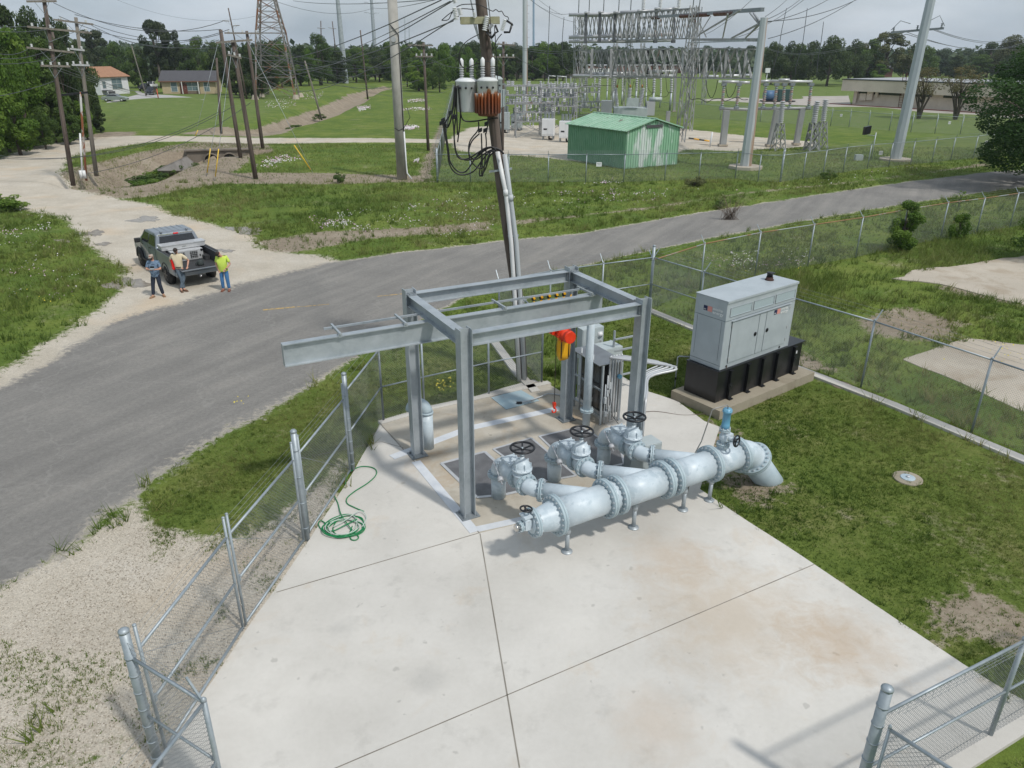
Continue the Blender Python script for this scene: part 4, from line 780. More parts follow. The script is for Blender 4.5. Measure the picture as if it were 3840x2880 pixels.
# ---------------------------------------------------------------- control rack
def rack():
    bp=at(2261,1592); z1=zat(bp,2268,1366); t=thing('control_rack','stainless control cabinet rack with cluster of grey conduits behind the valves','control rack',(bp.x,bp.y,.03),R(28))
    T=Matrix.Translation((bp.x,bp.y,.03))@Matrix.Rotation(R(28),4,'Z'); Ti=T.inverted()
    # cabinet runs along local +y (away), faces -x
    e=Ti@at(2167,1311,z1); Lc=max(1.3,min(e.y,2.1)); z1-=.03
    m_=MB(); m_.box((.30,Lc/2,(z1+.25)/2),(.34,Lc,z1-.25)); m_.build('cabinet',ss_m,t,bevel=.006)
    m_=MB(); m_.box((-.02,Lc*.48,(z1+.25)/2),(.022,Lc*.75,z1-.35)); m_.build('cabinet_door',M('dark_reflective_stainless',(.16,.155,.15),.25,.9,(.10,.095,.09),1.2),t)
    m_=MB(); m_.box((.13,Lc/2,z1+.012),(.78,Lc+.1,.02)); m_.build('rain_hood',ss_m,t)
    m_=MB()
    for x,y in ((-.12,-.03),(.48,-.03),(-.12,Lc),(.48,Lc)): m_.bar((x,y,0),(x,y,z1),.05,.05)
    m_.bar((-.12,-.03,.25),(-.12,Lc,.25),.04,.04); m_.bar((.48,-.03,.25),(.48,Lc,.25),.04,.04); m_.bar((-.12,-.03,1.0),(-.12,Lc,1.0),.04,.04); m_.build('strut_frame',galv,t)
    # conduit bundle: up, over the top, across to the right column and down
    cl=Ti@(TF@Vector((Lx+.0,0,0))); 
    for i in range(5):
        x=.05+i*.085; y=-.10; top=z1+.26-.0; r=.03 if i<3 else .02
        oc=Ti@at(2532-15*i,1388-5*i,z1+.22); en_=Ti@at(2436-7*i,1418-3*i,z1+.16); vt=Ti@(TF@Vector((Lx+.20,-.10+.075*i,0))); hz=top
        px_=[(x,y,.1),(x,y,top-.16),(x,y-.05,top-.05),(x,y-.16,top),(oc.x*.95+x*.05,oc.y+(y-oc.y)*.07+.06,hz),(oc.x,oc.y,hz-.02),(oc.x+(en_.x-oc.x)*.10,oc.y+(en_.y-oc.y)*.10-.05,hz-.04),(en_.x,en_.y,hz-.10),(vt.x+(en_.x-vt.x)*.35,vt.y+(en_.y-vt.y)*.35,hz-.17),(vt.x,vt.y,hz-.40),(vt.x,vt.y,.02)]
        c=MB(); c.tube(smooth_pts(px_,4),r,n=8); c.build('conduit',pvc_m if i%2 else alu_m,t)
    for i in range(3):
        c=MB(); c.tube([(-.05+.06*i,-.09,.05),(-.05+.06*i,-.09,1.2+.25*i)],.018,n=8); c.box((-.05+.06*i,-.10,.75+.2*i),(.07,.07,.18)); c.box((-.03+.06*i,-.11,.35+.07*i),(.06,.07,.14)); c.build('conduit',pvc_m,t)
    m_=MB(); m_.tube([(.0,-.12,1.1),(.1,-.16,.7),(.14,-.2,.3),(.3,-.35,.02)],.008,n=6); m_.tube([(.0,-.12,.9),(-.02,-.18,.6),(.03,-.14,.4)],.008,n=6); m_.build('loose_wire',cable_m,t)
    m_=MB(); m_.cyl((.33,-.12,z1-.35),(.33,-.19,z1-.35),.06,n=16); m_.build('pressure_gauge',blue_m,t)
    for i in range(3):
        c=MB(); y=Lc*.3+i*.28; c.tube([(-.16,y,.05),(-.16,y,1.9)],.022,n=8); c.box((-.16,y,.6),(.05,.05,.12)); c.build('conduit',pvc_m,t)
rack()
def ebox(lab,fx,fy,z0,size,rz=28,nm='electrical_box',cat='electrical box',legs=True,extra=None):
    p=at(fx,fy); t=thing(nm,lab,cat,p,R(rz)); m_=MB(); m_.box((0,0,z0+size[2]/2),size); b=m_.build('housing',box_m,t,bevel=.01)
    m_=MB(); m_.box((0,-size[1]/2-.006,z0+size[2]/2),(size[0]-.05,.012,size[2]-.06)); d=m_.build('door',box_m,t); m_=MB(); m_.box((size[0]*.35,-size[1]/2-.022,z0+size[2]/2),(.03,.02,.12)); m_.build('latch',alu_m,d)
    if legs:
        m_=MB()
        for x in (-size[0]/2+.04,size[0]/2-.04): m_.bar((x,size[1]/2+.02,0),(x,size[1]/2+.02,z0+size[2]),.04,.04)
        m_.build('strut_leg',galv,t)
    return t
ebox('grey metal junction box on the pad behind the third valve',2415,1790,.04,(.55,.42,.95),28,legs=False)
ebox('large grey equipment box behind the control cabinet, flat top',2262,1472,.5,(.80,.55,1.0))
ebox('small grey box in front of the larger equipment box',2200,1500,.45,(.42,.4,.95))
mt=ebox('grey meter cabinet marked 85 beside the tall vent pipe',2205,1440,.9,(.75,.28,.95))
text('85',(.2,-.155,1.15),.16,navy,mt,(1,0,0),name='number',bold=.003)
m_=MB(); m_.box((.24,-.16,1.62),(.16,.015,.16)); m_.lathe((.24,-.16,1.62),(0,-1,0),[(0,.07),(.05,.065)],16); m_.build('meter_dial',[insulw_m],mt)
p=at(2290,1480); t=thing('strut_stand','galvanized strut stand with crossbars between the boxes and corner fence','strut stand',p,R(28)); 
for x in (0,.9): m_=MB(); m_.bar((x,0,0),(x,0,2.0),.05,.05); m_.build('upright',galv,t)
for z in (.6,1.4,1.75): m_=MB(); m_.bar((0,-.05,z),(.9,-.05,z),.045,.045); m_.build('crossbar',galv,t)
# ---------------------------------------------------------------- pickup truck
silver=M('silver_blue_car_paint',(.23,.255,.285),.28,.45,(.25,.28,.31),1); glass_m=M('dark_car_glass',(.010,.012,.014),.06,0,spec=.8); tyre_m=M('tyre_rubber',(.014,.014,.015),.85); rim_m=M('dark_alloy_rim',(.06,.06,.065),.35,.8); plas_m=M('black_trim_plastic',(.018,.019,.021),.6); red_l=M('red_tail_lamp',(.72,.015,.015),.2); bedl=M('spray_bedliner',(.022,.023,.025),.75,0,(.035,.036,.038),20); chrome=M('bright_trim',(.75,.77,.79),.2,.8)
def perf_mat():
    m,nt,N,K,B=newmat('punched_aluminium'); v=N.new('ShaderNodeTexCoord').outputs['Object']; vo=N.new('ShaderNodeTexVoronoi'); vo.inputs['Scale'].default_value=13; vo.inputs['Randomness'].default_value=.1; K.new(v,vo.inputs['Vector']); r_=ramp(N,[(.40,(.01,.01,.012)),(.5,(.35,.36,.37))]); K.new(vo.outputs['Distance'],r_.inputs[0]); K.new(r_.outputs[0],B.inputs['Base Color']); B.inputs['Roughness'].default_value=.4; B.inputs['Metallic'].default_value=.3; return m
def taper_prism(m_,prof,w):    # side profile (x,z) swept across y with half width w(z)
    n=len(prof); vs=[(x,-w(x,z),z) for x,z in prof]+[(x,w(x,z),z) for x,z in prof]
    m_.add(vs,[tuple(range(n)),tuple(range(2*n-1,n-1,-1))]+[(i+1 if i+1<n else 0,i,n+i,n+(i+1)%n) for i in range(n)])
def wheel(m_parent,x,y,r=.40,w_=.27,mats=None):
    m_=MB(); s=1 if y>0 else -1; m_.lathe((x,y-w_/2,r),(0,1,0),[(0,r*.72),(.02,r*.93),(.05,r),(w_-.05,r),(w_-.02,r*.93),(w_,r*.72)],32)
    for i in range(36): a_=2*math.pi*i/36; m_.box((x+(r+.002)*math.cos(a_),y,r+(r+.002)*math.sin(a_)),(.014,w_*.82,.03),u=(math.cos(a_),0,math.sin(a_)),up=(-math.sin(a_),0,math.cos(a_)))
    t=m_.build('wheel',tyre_m,m_parent); m_=MB(); o=y+s*w_/2; m_.lathe((x,o-s*.05,r),(0,s,0),[(0,r*.66),(.045,r*.68),(.05,r*.64),(.02,r*.60)],28)
    for i in range(6): a_=math.pi/3*i; m_.bar((x,o,r),(x+r*.62*math.cos(a_),o,r+r*.62*math.sin(a_)),.06,.03,up=(0,1,0))
    m_.cyl((x,o-.03,r),(x,o+.012*s,r),.07,n=12); m_.build('rim',rim_m,t)
def pickup():
    ax=at(643,1064)*.5+at(797,1036)*.5; hd=R(130.5); ax=ax+Vector((math.cos(hd),math.sin(hd),0))*.12
    t=thing('pickup_truck','silver pickup truck with lowered tailgate and aluminium dog box in its bed','pickup truck',ax,hd)
    W=1.0; w=lambda x,z: W-.02-(max(0,z-1.30)*.30)
    m_=MB(); taper_prism(m_,[(.80,.52),(.80,1.34),(.98,1.36),(1.14,1.86),(1.45,1.93),(2.5,1.92),(2.75,1.86),(3.45,1.34),(4.15,1.25),(4.62,1.12),(4.78,.95),(4.78,.5),(4.2,.42),(1.3,.42)],lambda x,z:w(x,z) if x<3.5 else W-.05-(x-3.5)*.06)
    m_.build('body',silver,t,bevel=.035)
    m_=MB(); # bed side walls and front wall
    for s in (-1,1): taper_prism(m_,[(.80,.55),(.80,1.33),(-1.08,1.33),(-1.12,.95),(-1.12,.55)],lambda x,z:0) if False else m_.box((-.16,s*(W-.07),.95),(1.92,.13,.78)); 
    b=m_.build('bed',silver,t,bevel=.02)
    m_=MB()
    for s in (-1,1): m_.box((-.16,s*(W-.07),1.345),(1.9,.11,.03)); m_.box((-.16,s*(W-.145),1.05),(1.86,.012,.5))
    m_.box((-.16,0,.83),(1.86,1.72,.03)); 
    for s in (-1,1): m_.box((0.0,s*.73,.93),(.8,.22,.2))
    m_.build('bed_liner',bedl,b)
    m_=MB(); m_.box((-1.36,0,.83),(.55,1.62,.055)); tg=m_.build('tailgate',silver,t,bevel=.012); m_=MB(); m_.box((-1.35,0,.863),(.52,1.56,.014)); m_.build('tailgate_pad',bedl,tg)
    for i in range(9): m_=MB(); 
    m_=MB(); m_.box((-1.2,0,.62),(.2,1.9,.2)); m_.box((-1.28,0,.66),(.1,.9,.06)); m_.build('rear_bumper',silver,t,bevel=.03)
    m_=MB(); m_.box((-1.3,0,.45),(.2,.08,.06)); m_.sphere((-1.42,0,.50),.03,8); m_.build('tow_hitch',chrome,t)
    for s in (-1,1):
        m_=MB(); m_.box((-1.10,s*(W-.065),1.06),(.14,.165,.42)); l_=m_.build('tail_light',red_l,t,bevel=.01); k=MB(); k.box((-1.155,s*(W-.075),1.0),(.01,.07,.1)); k.build('reversing_lamp',pvcw_m,l_)
    for x,y in ((0,W-.12),(0,-W+.12),(3.7,W-.12),(3.7,-W+.12)): wheel(t,x,y)
    m_=MB()
    for x in (0,3.7):
        for s in (-1,1):
            pts=[(x+.50*math.cos(a_),s*(W-.015),.40+.50*math.sin(a_)) for a_ in [R(k) for k in range(0,181,15)]]; m_.tube(pts,.035,n=6)
            m_.lathe((x,s*(W-.25),.40),(0,s,0),[(0,.46),(.236,.46)],24)
    m_.build('wheel_arch',plas_m,t)
    # glazing
    m_=MB(); zA,zB=1.40,1.80
    m_.add([(.995,-.80,1.40),(.995,.80,1.40),(1.128,.70,1.79),(1.128,-.70,1.79)],[(0,1,2,3)]); m_.T=Matrix.Translation((-.012,0,0.004)); m_.add([(.995,-.80,1.40),(.995,.80,1.40),(1.128,.70,1.79),(1.128,-.70,1.79)],[(0,1,2,3)]); m_.build('rear_window',glass_m,t)
    m_=MB(); m_.add([(2.86,-.80,1.82),(2.86,.80,1.82),(3.42,.86,1.40),(3.42,-.86,1.40)],[(3,2,1,0)]); m_.T=Matrix.Translation((.02,0,.02)); m_.v=[tuple(Vector(v)+Vector((.02,0,.02))) for v in m_.v]; m_.build('windscreen',glass_m,t)
    for s in (-1,1):
        for x0_,x1_,x2_,x3_ in ((1.18,2.05,2.05,1.28),(2.15,3.22,2.76,2.15)):
            m_=MB(); y0_=w(0,1.38)+.006; y1_=w(0,1.80)+.006; m_.add([(x0_,s*y0_,1.38),(x1_,s*y0_,1.38),(x2_,s*y1_,1.80),(x3_,s*y1_,1.80)],[(0,1,2,3) if s<0 else (3,2,1,0)]); m_.build('side_window',glass_m,t)
        m_=MB()
        for x in (1.12,2.10,3.28): m_.box((x,s*(W-.017),.95),(.012,.01,.75))
        m_.box((2.2,s*(W-.0),.50),(2.0,.06,.08)); m_.box((1.85,s*(W-.01),1.22),(.2,.02,.035)); m_.box((2.95,s*(W-.01),1.22),(.2,.02,.035)); m_.build('door_trim',plas_m,t)
        m_=MB(); m_.box((3.12,s*(W+.13),1.36),(.14,.24,.2)); m_.build('wing_mirror',plas_m,t,bevel=.03)
    m_=MB(); m_.box((1.16,0,1.865),(.10,1.5,.05)); m_.build('roof_spoiler_strip',chrome,t); m_=MB(); m_.box((1.12,0,1.87),(.09,.2,.045)); m_.build('brake_light',red_l,t)
    m_=MB()
    for i in range(5): m_.box((2.0,-.5+i*.25,1.932),(1.2,.02,.008))
    for y in (-.55,.55): m_.box((1.3,y,1.955),(.16,.08,.05))
    m_.build('roof_rib',silver,t)
    # tool box + dog box (cargo, things of their own)
    T=Matrix.Translation(ax)@Matrix.Rotation(hd,4,'Z')
    q=T@Vector((.52,0,1.345)); tb=thing('tool_box','wide aluminium crossbed tool box behind the pickup cab','tool box',q,hd)
    m_=MB(); m_.box((0,0,.09),(.5,1.86,.2)); bb=m_.build('box_body',alu_m,tb,bevel=.01); m_=MB(); m_.box((0,0,.20),(.54,1.92,.04)); m_.build('lid',alu_m,tb); m_=MB(); m_.box((-.262,0,.1),(.02,.14,.05)); m_.box((-.262,.72,.05),(.02,.08,.06)); m_.build('latch',chrome,bb)
    q=T@Vector((.30,0,.85)); db=thing('dog_box','aluminium dog box with two punched doors standing in the pickup bed','dog box',q,hd)
    m_=MB(); m_.box((0,0,.235),(.7,1.36,.46)); m_.build('box_body',alu_m,db,bevel=.008)
    for s in (-1,1):
        m_=MB(); m_.box((-.356,s*.31,.235),(.02,.56,.40)); d_=m_.build('door',alu_m,db); m_=MB(); m_.box((-.37,s*.27,.24),(.008,.34,.30)); m_.build('punched_panel',perf_mat() if s<0 else bpy.data.materials['punched_aluminium'],d_); m_=MB(); m_.box((-.375,s*.53,.18),(.012,.05,.08)); m_.build('paddle_latch',black_m,d_)
        m_=MB(); m_.lathe((-.352,s*.62,.40),(-1,0,0),[(0,.055),(.02,.055),(.022,.04)],16); m_.build('vent_cap',black_m,db)
    q=T@Vector((-1.2,-.12,.875)); m_=MB(); m_.lathe((0,0,0),(0,0,1),[(0,.13),(.04,.15),(.16,.14),(.22,.09),(.24,.03)],14); m_.tube([(-.1,-.08,.15),(-.16,-.1,.08),(-.14,-.1,.0)],.015); m_.tube([(-.05,0,.23),(0,0,.29),(.05,0,.23)],.012)
    o=m_.build('backpack',M('dark_green_fabric',(.02,.028,.028),.8,0,(.04,.05,.05),8)); o.location=q; tag(o,'small dark backpack lying on the lowered tailgate','backpack')
    return T
TT=pickup()
# ---------------------------------------------------------------- people
skin_m=M('skin',(.50,.27,.19),.5)
def skinmesh(name,V,E,Rr,mat,parent,root=0,sub=2):
    me=bpy.data.meshes.new(name); me.from_pydata([tuple(v) for v in V],E,[]); o=bpy.data.objects.new(name,me); COL.objects.link(o); o.parent=parent
    md=o.modifiers.new('skin','SKIN'); md.use_smooth_shade=True
    if not me.skin_vertices: 
        o.modifiers.remove(md); md=o.modifiers.new('skin','SKIN'); md.use_smooth_shade=True
    for i,r in enumerate(Rr):
        r=r if isinstance(r,tuple) else (r,r); me.skin_vertices[0].data[i].radius=r
    me.skin_vertices[0].data[root].use_root=True; s=o.modifiers.new('sub','SUBSURF'); s.levels=sub; s.render_levels=sub
    dg=bpy.context.evaluated_depsgraph_get(); me2=bpy.data.meshes.new_from_object(o.evaluated_get(dg)); o.modifiers.clear(); o.data=me2; me2.name=name; me2.materials.clear(); me2.materials.append(mat)
    me2.polygons.foreach_set('use_smooth',[True]*len(me2.polygons)); return o
def person(label,pos,rz,J,shirt,jeans,shoe,hair,extras,height=1.8,belly=1.0):
    t=thing('person',label,'person',pos,rz); s=height/1.8
    J={k:Vector(v)*s for k,v in J.items()}
    # body
    V=[];E=[];Rr=[];ix={}
    def add(k,p,r,par=None):
        ix[k]=len(V); V.append(p); Rr.append(r*s if not isinstance(r,tuple) else (r[0]*s,r[1]*s)); 
        if par is not None: E.append((ix[par],ix[k]))
    add('pel',J['pel'],.12); add('ab',J['pel'].lerp(J['chest'],.5),.11,'pel'); add('chest',J['chest'],.125,'ab'); add('neck',J['neck'],.055,'chest'); n=J['neck'];h=J['head']
    add('h0',n.lerp(h,.45),.062,'neck'); add('h1',h,(.078,.088),'h0'); add('h2',h+(h-n).normalized()*.07*s,(.072,.078),'h1'); add('h3',h+(h-n).normalized()*.115*s,.035,'h2')
    for S in 'LR':
        add('sh'+S,J['sh'+S],.058,'chest'); add('el'+S,J['el'+S],.043,'sh'+S); add('fa'+S,J['el'+S].lerp(J['wr'+S],.35),.042,'el'+S); add('wr'+S,J['wr'+S],.027,'fa'+S)
        d=(J['hd'+S]-J['wr'+S]).normalized(); pm=J['wr'+S]+d*.06*s; add('pm'+S,pm,(.034,.022),'wr'+S)
        sd=d.cross(Vector((0,-1,0))); sd=sd.normalized() if sd.length>.1 else Vector((1,0,0)); cu=Vector((0,-.5,-.5))
        for i,(o_,L) in enumerate(((-1.5,.07),(-.5,.085),(.5,.08),(1.5,.062))):
            b=pm+d*.035*s+sd*o_*.018*s; add('f%s%d'%(S,i),b,.010,'pm'+S); add('g%s%d'%(S,i),b+(d*.8+cu*.5).normalized()*L*.5*s,.009,'f%s%d'%(S,i)); add('k%s%d'%(S,i),b+(d*.5+cu*1.1).normalized()*L*.9*s,.0075,'g%s%d'%(S,i))
        th_=1 if S=='L' else -1; add('t'+S,pm-d*.02*s+sd*.038*s*-th_,.011,'pm'+S); add('u'+S,pm+d*.02*s+sd*.055*s*-th_,.010,'t'+S)
        add('hp'+S,J['hp'+S],.095,'pel'); add('kn'+S,J['kn'+S],.062,'hp'+S); add('ca'+S,J['kn'+S].lerp(J['an'+S],.3),.06,'kn'+S); add('an'+S,J['an'+S],.042,'ca'+S); add('to'+S,J['to'+S],.035,'an'+S)
    skinmesh('body',V,E,Rr,skin_m,t)
    # shirt
    V=[];E=[];Rr=[];ix={}
    hem=J['pel']+Vector((0,0,-.06 if 'belt' in extras else -.15))*s
    fw=Vector((0,-.05*(belly-.9)*2,0))*s
    add('a0',hem,(.168*belly,.135*belly)); add('a',hem+Vector((0,0,.10)),(.168*belly,.14*belly),'a0'); add('b',J['pel'].lerp(J['chest'],.45)+fw,(.168*belly,.14*belly),'a'); add('c',J['chest'],(.175,.135),'b'); add('d',J['chest'].lerp(J['neck'],.6),(.12,.09),'c'); add('n',J['neck']+Vector((0,0,-.01)),.066,'d')
    for S in 'LR': add('s'+S,J['sh'+S],.082,'c'); add('e'+S,J['sh'+S].lerp(J['el'+S],.5),.074,'s'+S); add('z'+S,J['sh'+S].lerp(J['el'+S],.80),.073,'e'+S)
    skinmesh('shirt',V,E,Rr,shirt,t)
    V=[];E=[];Rr=[];ix={}
    add('w0',J['pel']+Vector((0,0,.07)),(.15,.12)); add('w',J['pel']+Vector((0,0,-.02)),(.16,.13),'w0'); 
    for S in 'LR': add('h'+S,J['hp'+S]+Vector((0,0,-.03))*s,.105,'w'); add('m'+S,J['hp'+S].lerp(J['kn'+S],.5),.096,'h'+S); add('k'+S,J['kn'+S],.080,'m'+S); add('c'+S,J['kn'+S].lerp(J['an'+S],.45),.076,'k'+S); add('f'+S,J['an'+S]+Vector((0,0,.0)),.068,'c'+S)
    skinmesh('jeans',V,E,Rr,jeans,t)
    for S in 'LR':
        a=J['an'+S];b=J['to'+S]; d=(b-a); d.z=0; d.normalize(); m_=MB(); c=Vector((a.x,a.y,0))+d*.085*s
        m_.sphere(c+Vector((0,0,.045)),.155*s,14,(1,.36,.33),u=d); m_.box(c+Vector((0,0,.012)),(.29*s,.10*s,.024),u=d); m_.build('shoe',shoe,t)
    hd=J['head']; up=(J['head']-J['neck']).normalized(); f=J.get('face',Vector((0,-1,0))).normalized(); f=(f-up*f.dot(up)).normalized(); r=up.cross(f)
    m_=MB()
    if hair:
        m_.sphere(hd+up*.055*s-f*.012*s,.098*s,16,(.92,1.0,.86),u=r,up=up); m_.build('hair',hair,t)
    m_=MB(); m_.sphere(hd-up*.035*s+f*.058*s,.058*s,12,(1.0,.75,.85),u=r,up=up); m_.build('beard',hair or M('dark_hair',(.025,.016,.012),.8),t)
    m_=MB(); m_.sphere(hd+f*.092*s+up*.0*s,.016*s,8,(.8,1,1.5),u=r,up=up); m_.build('nose',skin_m,t)
    for e in (-1,1):
        m_=MB(); m_.sphere(hd+f*.080*s+up*.028*s+r*e*.032*s,.013*s,8); m_.build('eye',black_m,t)
        m_=MB(); m_.sphere(hd+r*e*.082*s+up*.01*s,.024*s,8,(.4,.9,1.3),u=r,up=up); m_.build('ear',skin_m,t)
    m_=MB(); m_.box(hd+f*.088*s-up*.034*s,(.045*s,.012,.01),u=r,up=up); m_.build('mouth',M('lips',(.35,.12,.1),.5),t)
    if 'glasses' in extras:
        m_=MB(); 
        for e in (-1,1): m_.sphere(hd+f*.088*s+up*.03*s+r*e*.034*s,.026*s,10,(1.15,.35,.8),u=r,up=up); m_.bar(hd+f*.08*s+up*.03*s+r*e*.06*s,hd+up*.025*s+r*e*.085*s,.008)
        m_.box(hd+f*.092*s+up*.034*s,(.03,.008,.008),u=r,up=up); m_.build('sunglasses',black_m,t)
    if 'cap' in extras:
        m_=MB(); m_.sphere(hd+up*.06*s,.102*s,16,(.95,1.02,.75),u=r,up=up); m_.box(hd+f*.14*s+up*.055*s,(.12*s,.11*s,.012),u=r,up=up+f*-.2); m_.mi=1; m_.sphere(hd+f*.085*s+up*.09*s,.035*s,8,(1,.5,.7),u=r,up=up); m_.build('cap',[M('tan_cap',(.36,.30,.25),.8),M('cap_patch',(.42,.15,.10),.8)],t)
    if 'belt' in extras:
        m_=MB(); b_=J['pel']+Vector((0,0,.035))*s; m_.lathe(b_-Vector((0,0,.018)),(0,0,1),[(0,.152*s),(.036,.152*s)],20); m_.build('belt',black_m,t)
    if 'watch' in extras:
        m_=MB(); wv=J['wrL']; m_.cyl(wv-(J['hdL']-wv).normalized()*.03,wv,.036*s,n=12); m_.build('watch',black_m,t)
    return t
def base_pose(): return dict(pel=(0,0,.96),chest=(0,0,1.34),neck=(0,-.01,1.53),head=(0,-.04,1.66),shL=(.19,0,1.44),shR=(-.19,0,1.44),elL=(.27,0,1.16),elR=(-.27,0,1.16),wrL=(.25,-.1,.92),wrR=(-.25,-.1,.92),hdL=(.24,-.12,.84),hdR=(-.24,-.12,.84),hpL=(.09,0,.9),hpR=(-.09,0,.9),knL=(.11,-.03,.5),knR=(-.11,-.03,.5),anL=(.12,0,.09),anR=(-.12,0,.09),toL=(.14,-.14,.04),toR=(-.14,-.14,.04))
dark_hair=M('dark_brown_hair',(.022,.014,.010),.7)
def shirt_print(name,c,c2): return M(name,c,.85,0,c2,14,.52,.56)
j=base_pose(); j.update(elR=(-.26,-.10,1.18),wrR=(-.08,-.30,1.22),hdR=(-.0,-.36,1.24),elL=(.27,-.08,1.17),wrL=(.16,-.29,1.21),hdL=(.10,-.35,1.24),knR=(-.15,-.05,.5),anR=(-.20,-.08,.09),toR=(-.25,-.22,.04),knL=(.11,-.03,.5),anL=(.15,.04,.09),toL=(.22,-.09,.04),head=(-.01,-.05,1.66))
p1=at(598,1112); person('man in patterned blue shirt and tan cap holding a drone controller',p1,R(8),j,shirt_print('blue_patterned_shirt',(.14,.21,.30),(.07,.11,.17)),M('dark_indigo_jeans',(.012,.018,.035),.85,0,(.02,.03,.05),5),M('tan_shoe',(.28,.17,.10),.7),dark_hair,('cap','glasses'),1.80,1.08)
q=Matrix.Translation(p1)@Matrix.Rotation(R(8),4,'Z')@Vector((.05,-.40,1.265)); m_=MB(); m_.box((0,0,0),(.16,.09,.03)); m_.mi=1; m_.box((0,.05,.05),(.15,.012,.09)); o=m_.build('drone_controller',[box_m,black_m]); o.location=q; o.rotation_euler=(0,0,R(8)); tag(o,'grey drone controller with raised phone in the capped man’s hands','controller')
j=base_pose(); j.update(pel=(0,0,.93),chest=(0,.02,1.31),neck=(0,-.01,1.50),head=(-.01,-.05,1.63),elR=(-.36,.12,1.20),wrR=(-.24,.10,.95),hdR=(-.16,.08,.90),elL=(.38,.14,1.19),wrL=(.35,-.02,.96),hdL=(.35,-.10,.93),hpL=(.09,0,.88),hpR=(-.09,0,.88),knR=(.08,-.20,.50),anR=(.16,-.36,.10),toR=(.28,-.44,.04),knL=(.17,-.18,.5),anL=(.06,-.42,.12),toL=(.14,-.56,.05))
p2=at(686,1083); person('man in cream shirt and sunglasses leaning back against the truck tailgate',p2,R(6),j,M('cream_shirt',(.60,.52,.36),.85,0,(.66,.58,.42),6),M('faded_grey_blue_jeans',(.05,.075,.10),.85,0,(.09,.12,.15),5),M('brown_boot',(.13,.07,.04),.7),dark_hair,('glasses','belt'),1.80,1.05)
j=base_pose(); j.update(neck=(0,-.07,1.50),head=(-.07,-.15,1.59),face=(-.35,-.75,-.8),chest=(0,-.02,1.33),elR=(-.27,.03,1.15),wrR=(-.18,-.08,.93),hdR=(-.13,-.12,.86),elL=(.30,.0,1.15),wrL=(.17,-.17,.98),hdL=(.10,-.20,.93))
p3=at(850,1090); person('heavy man in lime green shirt and blue jeans looking down, apart from the truck',p3,R(4),j,M('lime_green_shirt',(.50,.66,.08),.8,0,(.57,.73,.13),6),M('bright_blue_jeans',(.035,.13,.30),.85,0,(.07,.20,.40),4),M('red_brown_shoe',(.20,.08,.05),.7),dark_hair,('glasses','watch'),1.80,1.22)
# ---------------------------------------------------------------- poles
def wires(lines,r,name,lab,cat='overhead wires',group=None,mat=None,seg=14):
    a0=lines[0][0]; m_=MB()
    for a,b,sag in lines:
        a=Vector(a);b=Vector(b); pts=[]
        for i in range(seg+1):
            s=i/seg; p=a.lerp(b,s); p.z-=4*sag*s*(1-s); pts.append(p-a0)
        m_.tube(pts,r,n=4,caps=False)
    o=m_.build(name,mat or lwire_m); o.location=a0; return tag(o,lab,cat,group)
def insul(m_,c,ax,r,L,n=5,k=8):
    prof=[]; 
    for i in range(n): z=L*i/n; prof+= [(z,r*.55),(z+L/n*.35,r),(z+L/n*.6,r*.95),(z+L/n*.75,r*.55)]
    m_.lathe(c,ax,prof,k)
def pole(lab,b,top,r0,r1,mat=None,arms=(),group='timber utility poles',name='utility_pole',base=None,extra=None):
    B0=at(*b); Tp=atd(top[0],top[1],B0); t=thing(name,lab,'utility pole',B0,0,group); m_=MB(); m_.tube([Vector((0,0,-.2)),(Tp-B0)*.33,(Tp-B0)*.66,Tp-B0],0,n=12,rs=[r0,r0*.67+r1*.33,r0*.33+r1*.67,r1]); m_.build('shaft',mat or wood_m,t)
    for a in arms:
        (x1,y1),(x2,y2)=a[0],a[1]; P=atd(x1,y1,B0)-B0; Q=atd(x2,y2,B0)-B0; off=Vector((0,-r0*1.3,0)); m_=MB(); m_.bar(P+off,Q+off,.11,.13); c=m_.build('crossarm',a[3] if len(a)>3 else woodg_m,t)
        n=a[2] if len(a)>2 else 4; k=MB()
        for i in range(n):
            s=(i+.3)/(n-.4) if n>1 else .5; q=P.lerp(Q,s)+off+Vector((0,0,.06)); insul(k,q,(0,0,1),.09,.22,3,8)
        k.build('insulator',insulw_m,c) if n else None
        mid=P.lerp(Q,.5); k=MB(); sh=Vector((mid.x,0,mid.z-.7)); 
        # brace legs back to the shaft
        fz=(mid.z-.8)/(Tp.z) if Tp.z else 0; sp_=(Tp-B0)*max(0,min(1,fz))
        for e in (.25,.75): k.bar(P.lerp(Q,e)+off,sp_+off*.8,.03,.03)
        k.build('brace',galv_dark,c)
    return t,B0,Tp
polesP={}
polesP['1']=pole('tall dark utility pole with three crossarms, nearest the left woods',(273,686),(163,-12),.17,.13,arms=(((106,6),(219,5),0),((108,100),(350,124),4),((106,178),(285,197),3),((158,246),(270,249),4)))
polesP['1b']=pole('dark utility pole with small grey notice, standing at the wood edge',(299,503),(196,120),.16,.12,arms=())
sgn=atd(277,436,at(299,503)); m_=MB(); m_.box((0,-.2,0),(.35,.02,.7),up=(-.25,0,1)); m_.mi=1
for i in range(4): m_.box((0,-.215,.2-.13*i),(.25-.04*(i%2),.006,.04),up=(-.25,0,1))
m_.build('notice',[box_m,black_m],polesP['1b'][0],world=False).location=sgn-at(299,503)
polesP['3']=pole('grey weathered utility pole standing in the grass beside the gravel',(360,651),(284,65),.17,.12,woodg_m,arms=(((208,74),(356,92),2),((269,183),(323,189),2,alu_m),((275,243),(342,245),3,alu_m)))
t2=pole('slim rusty steel post with white lower braces between the left poles',(322,668),(301,345),.09,.08,M('rusty_white_post',(.42,.42,.40),.7,.2,rust=(.25,.09,.04),rustamt=.45,scale=1.2),group='steel equipment posts')
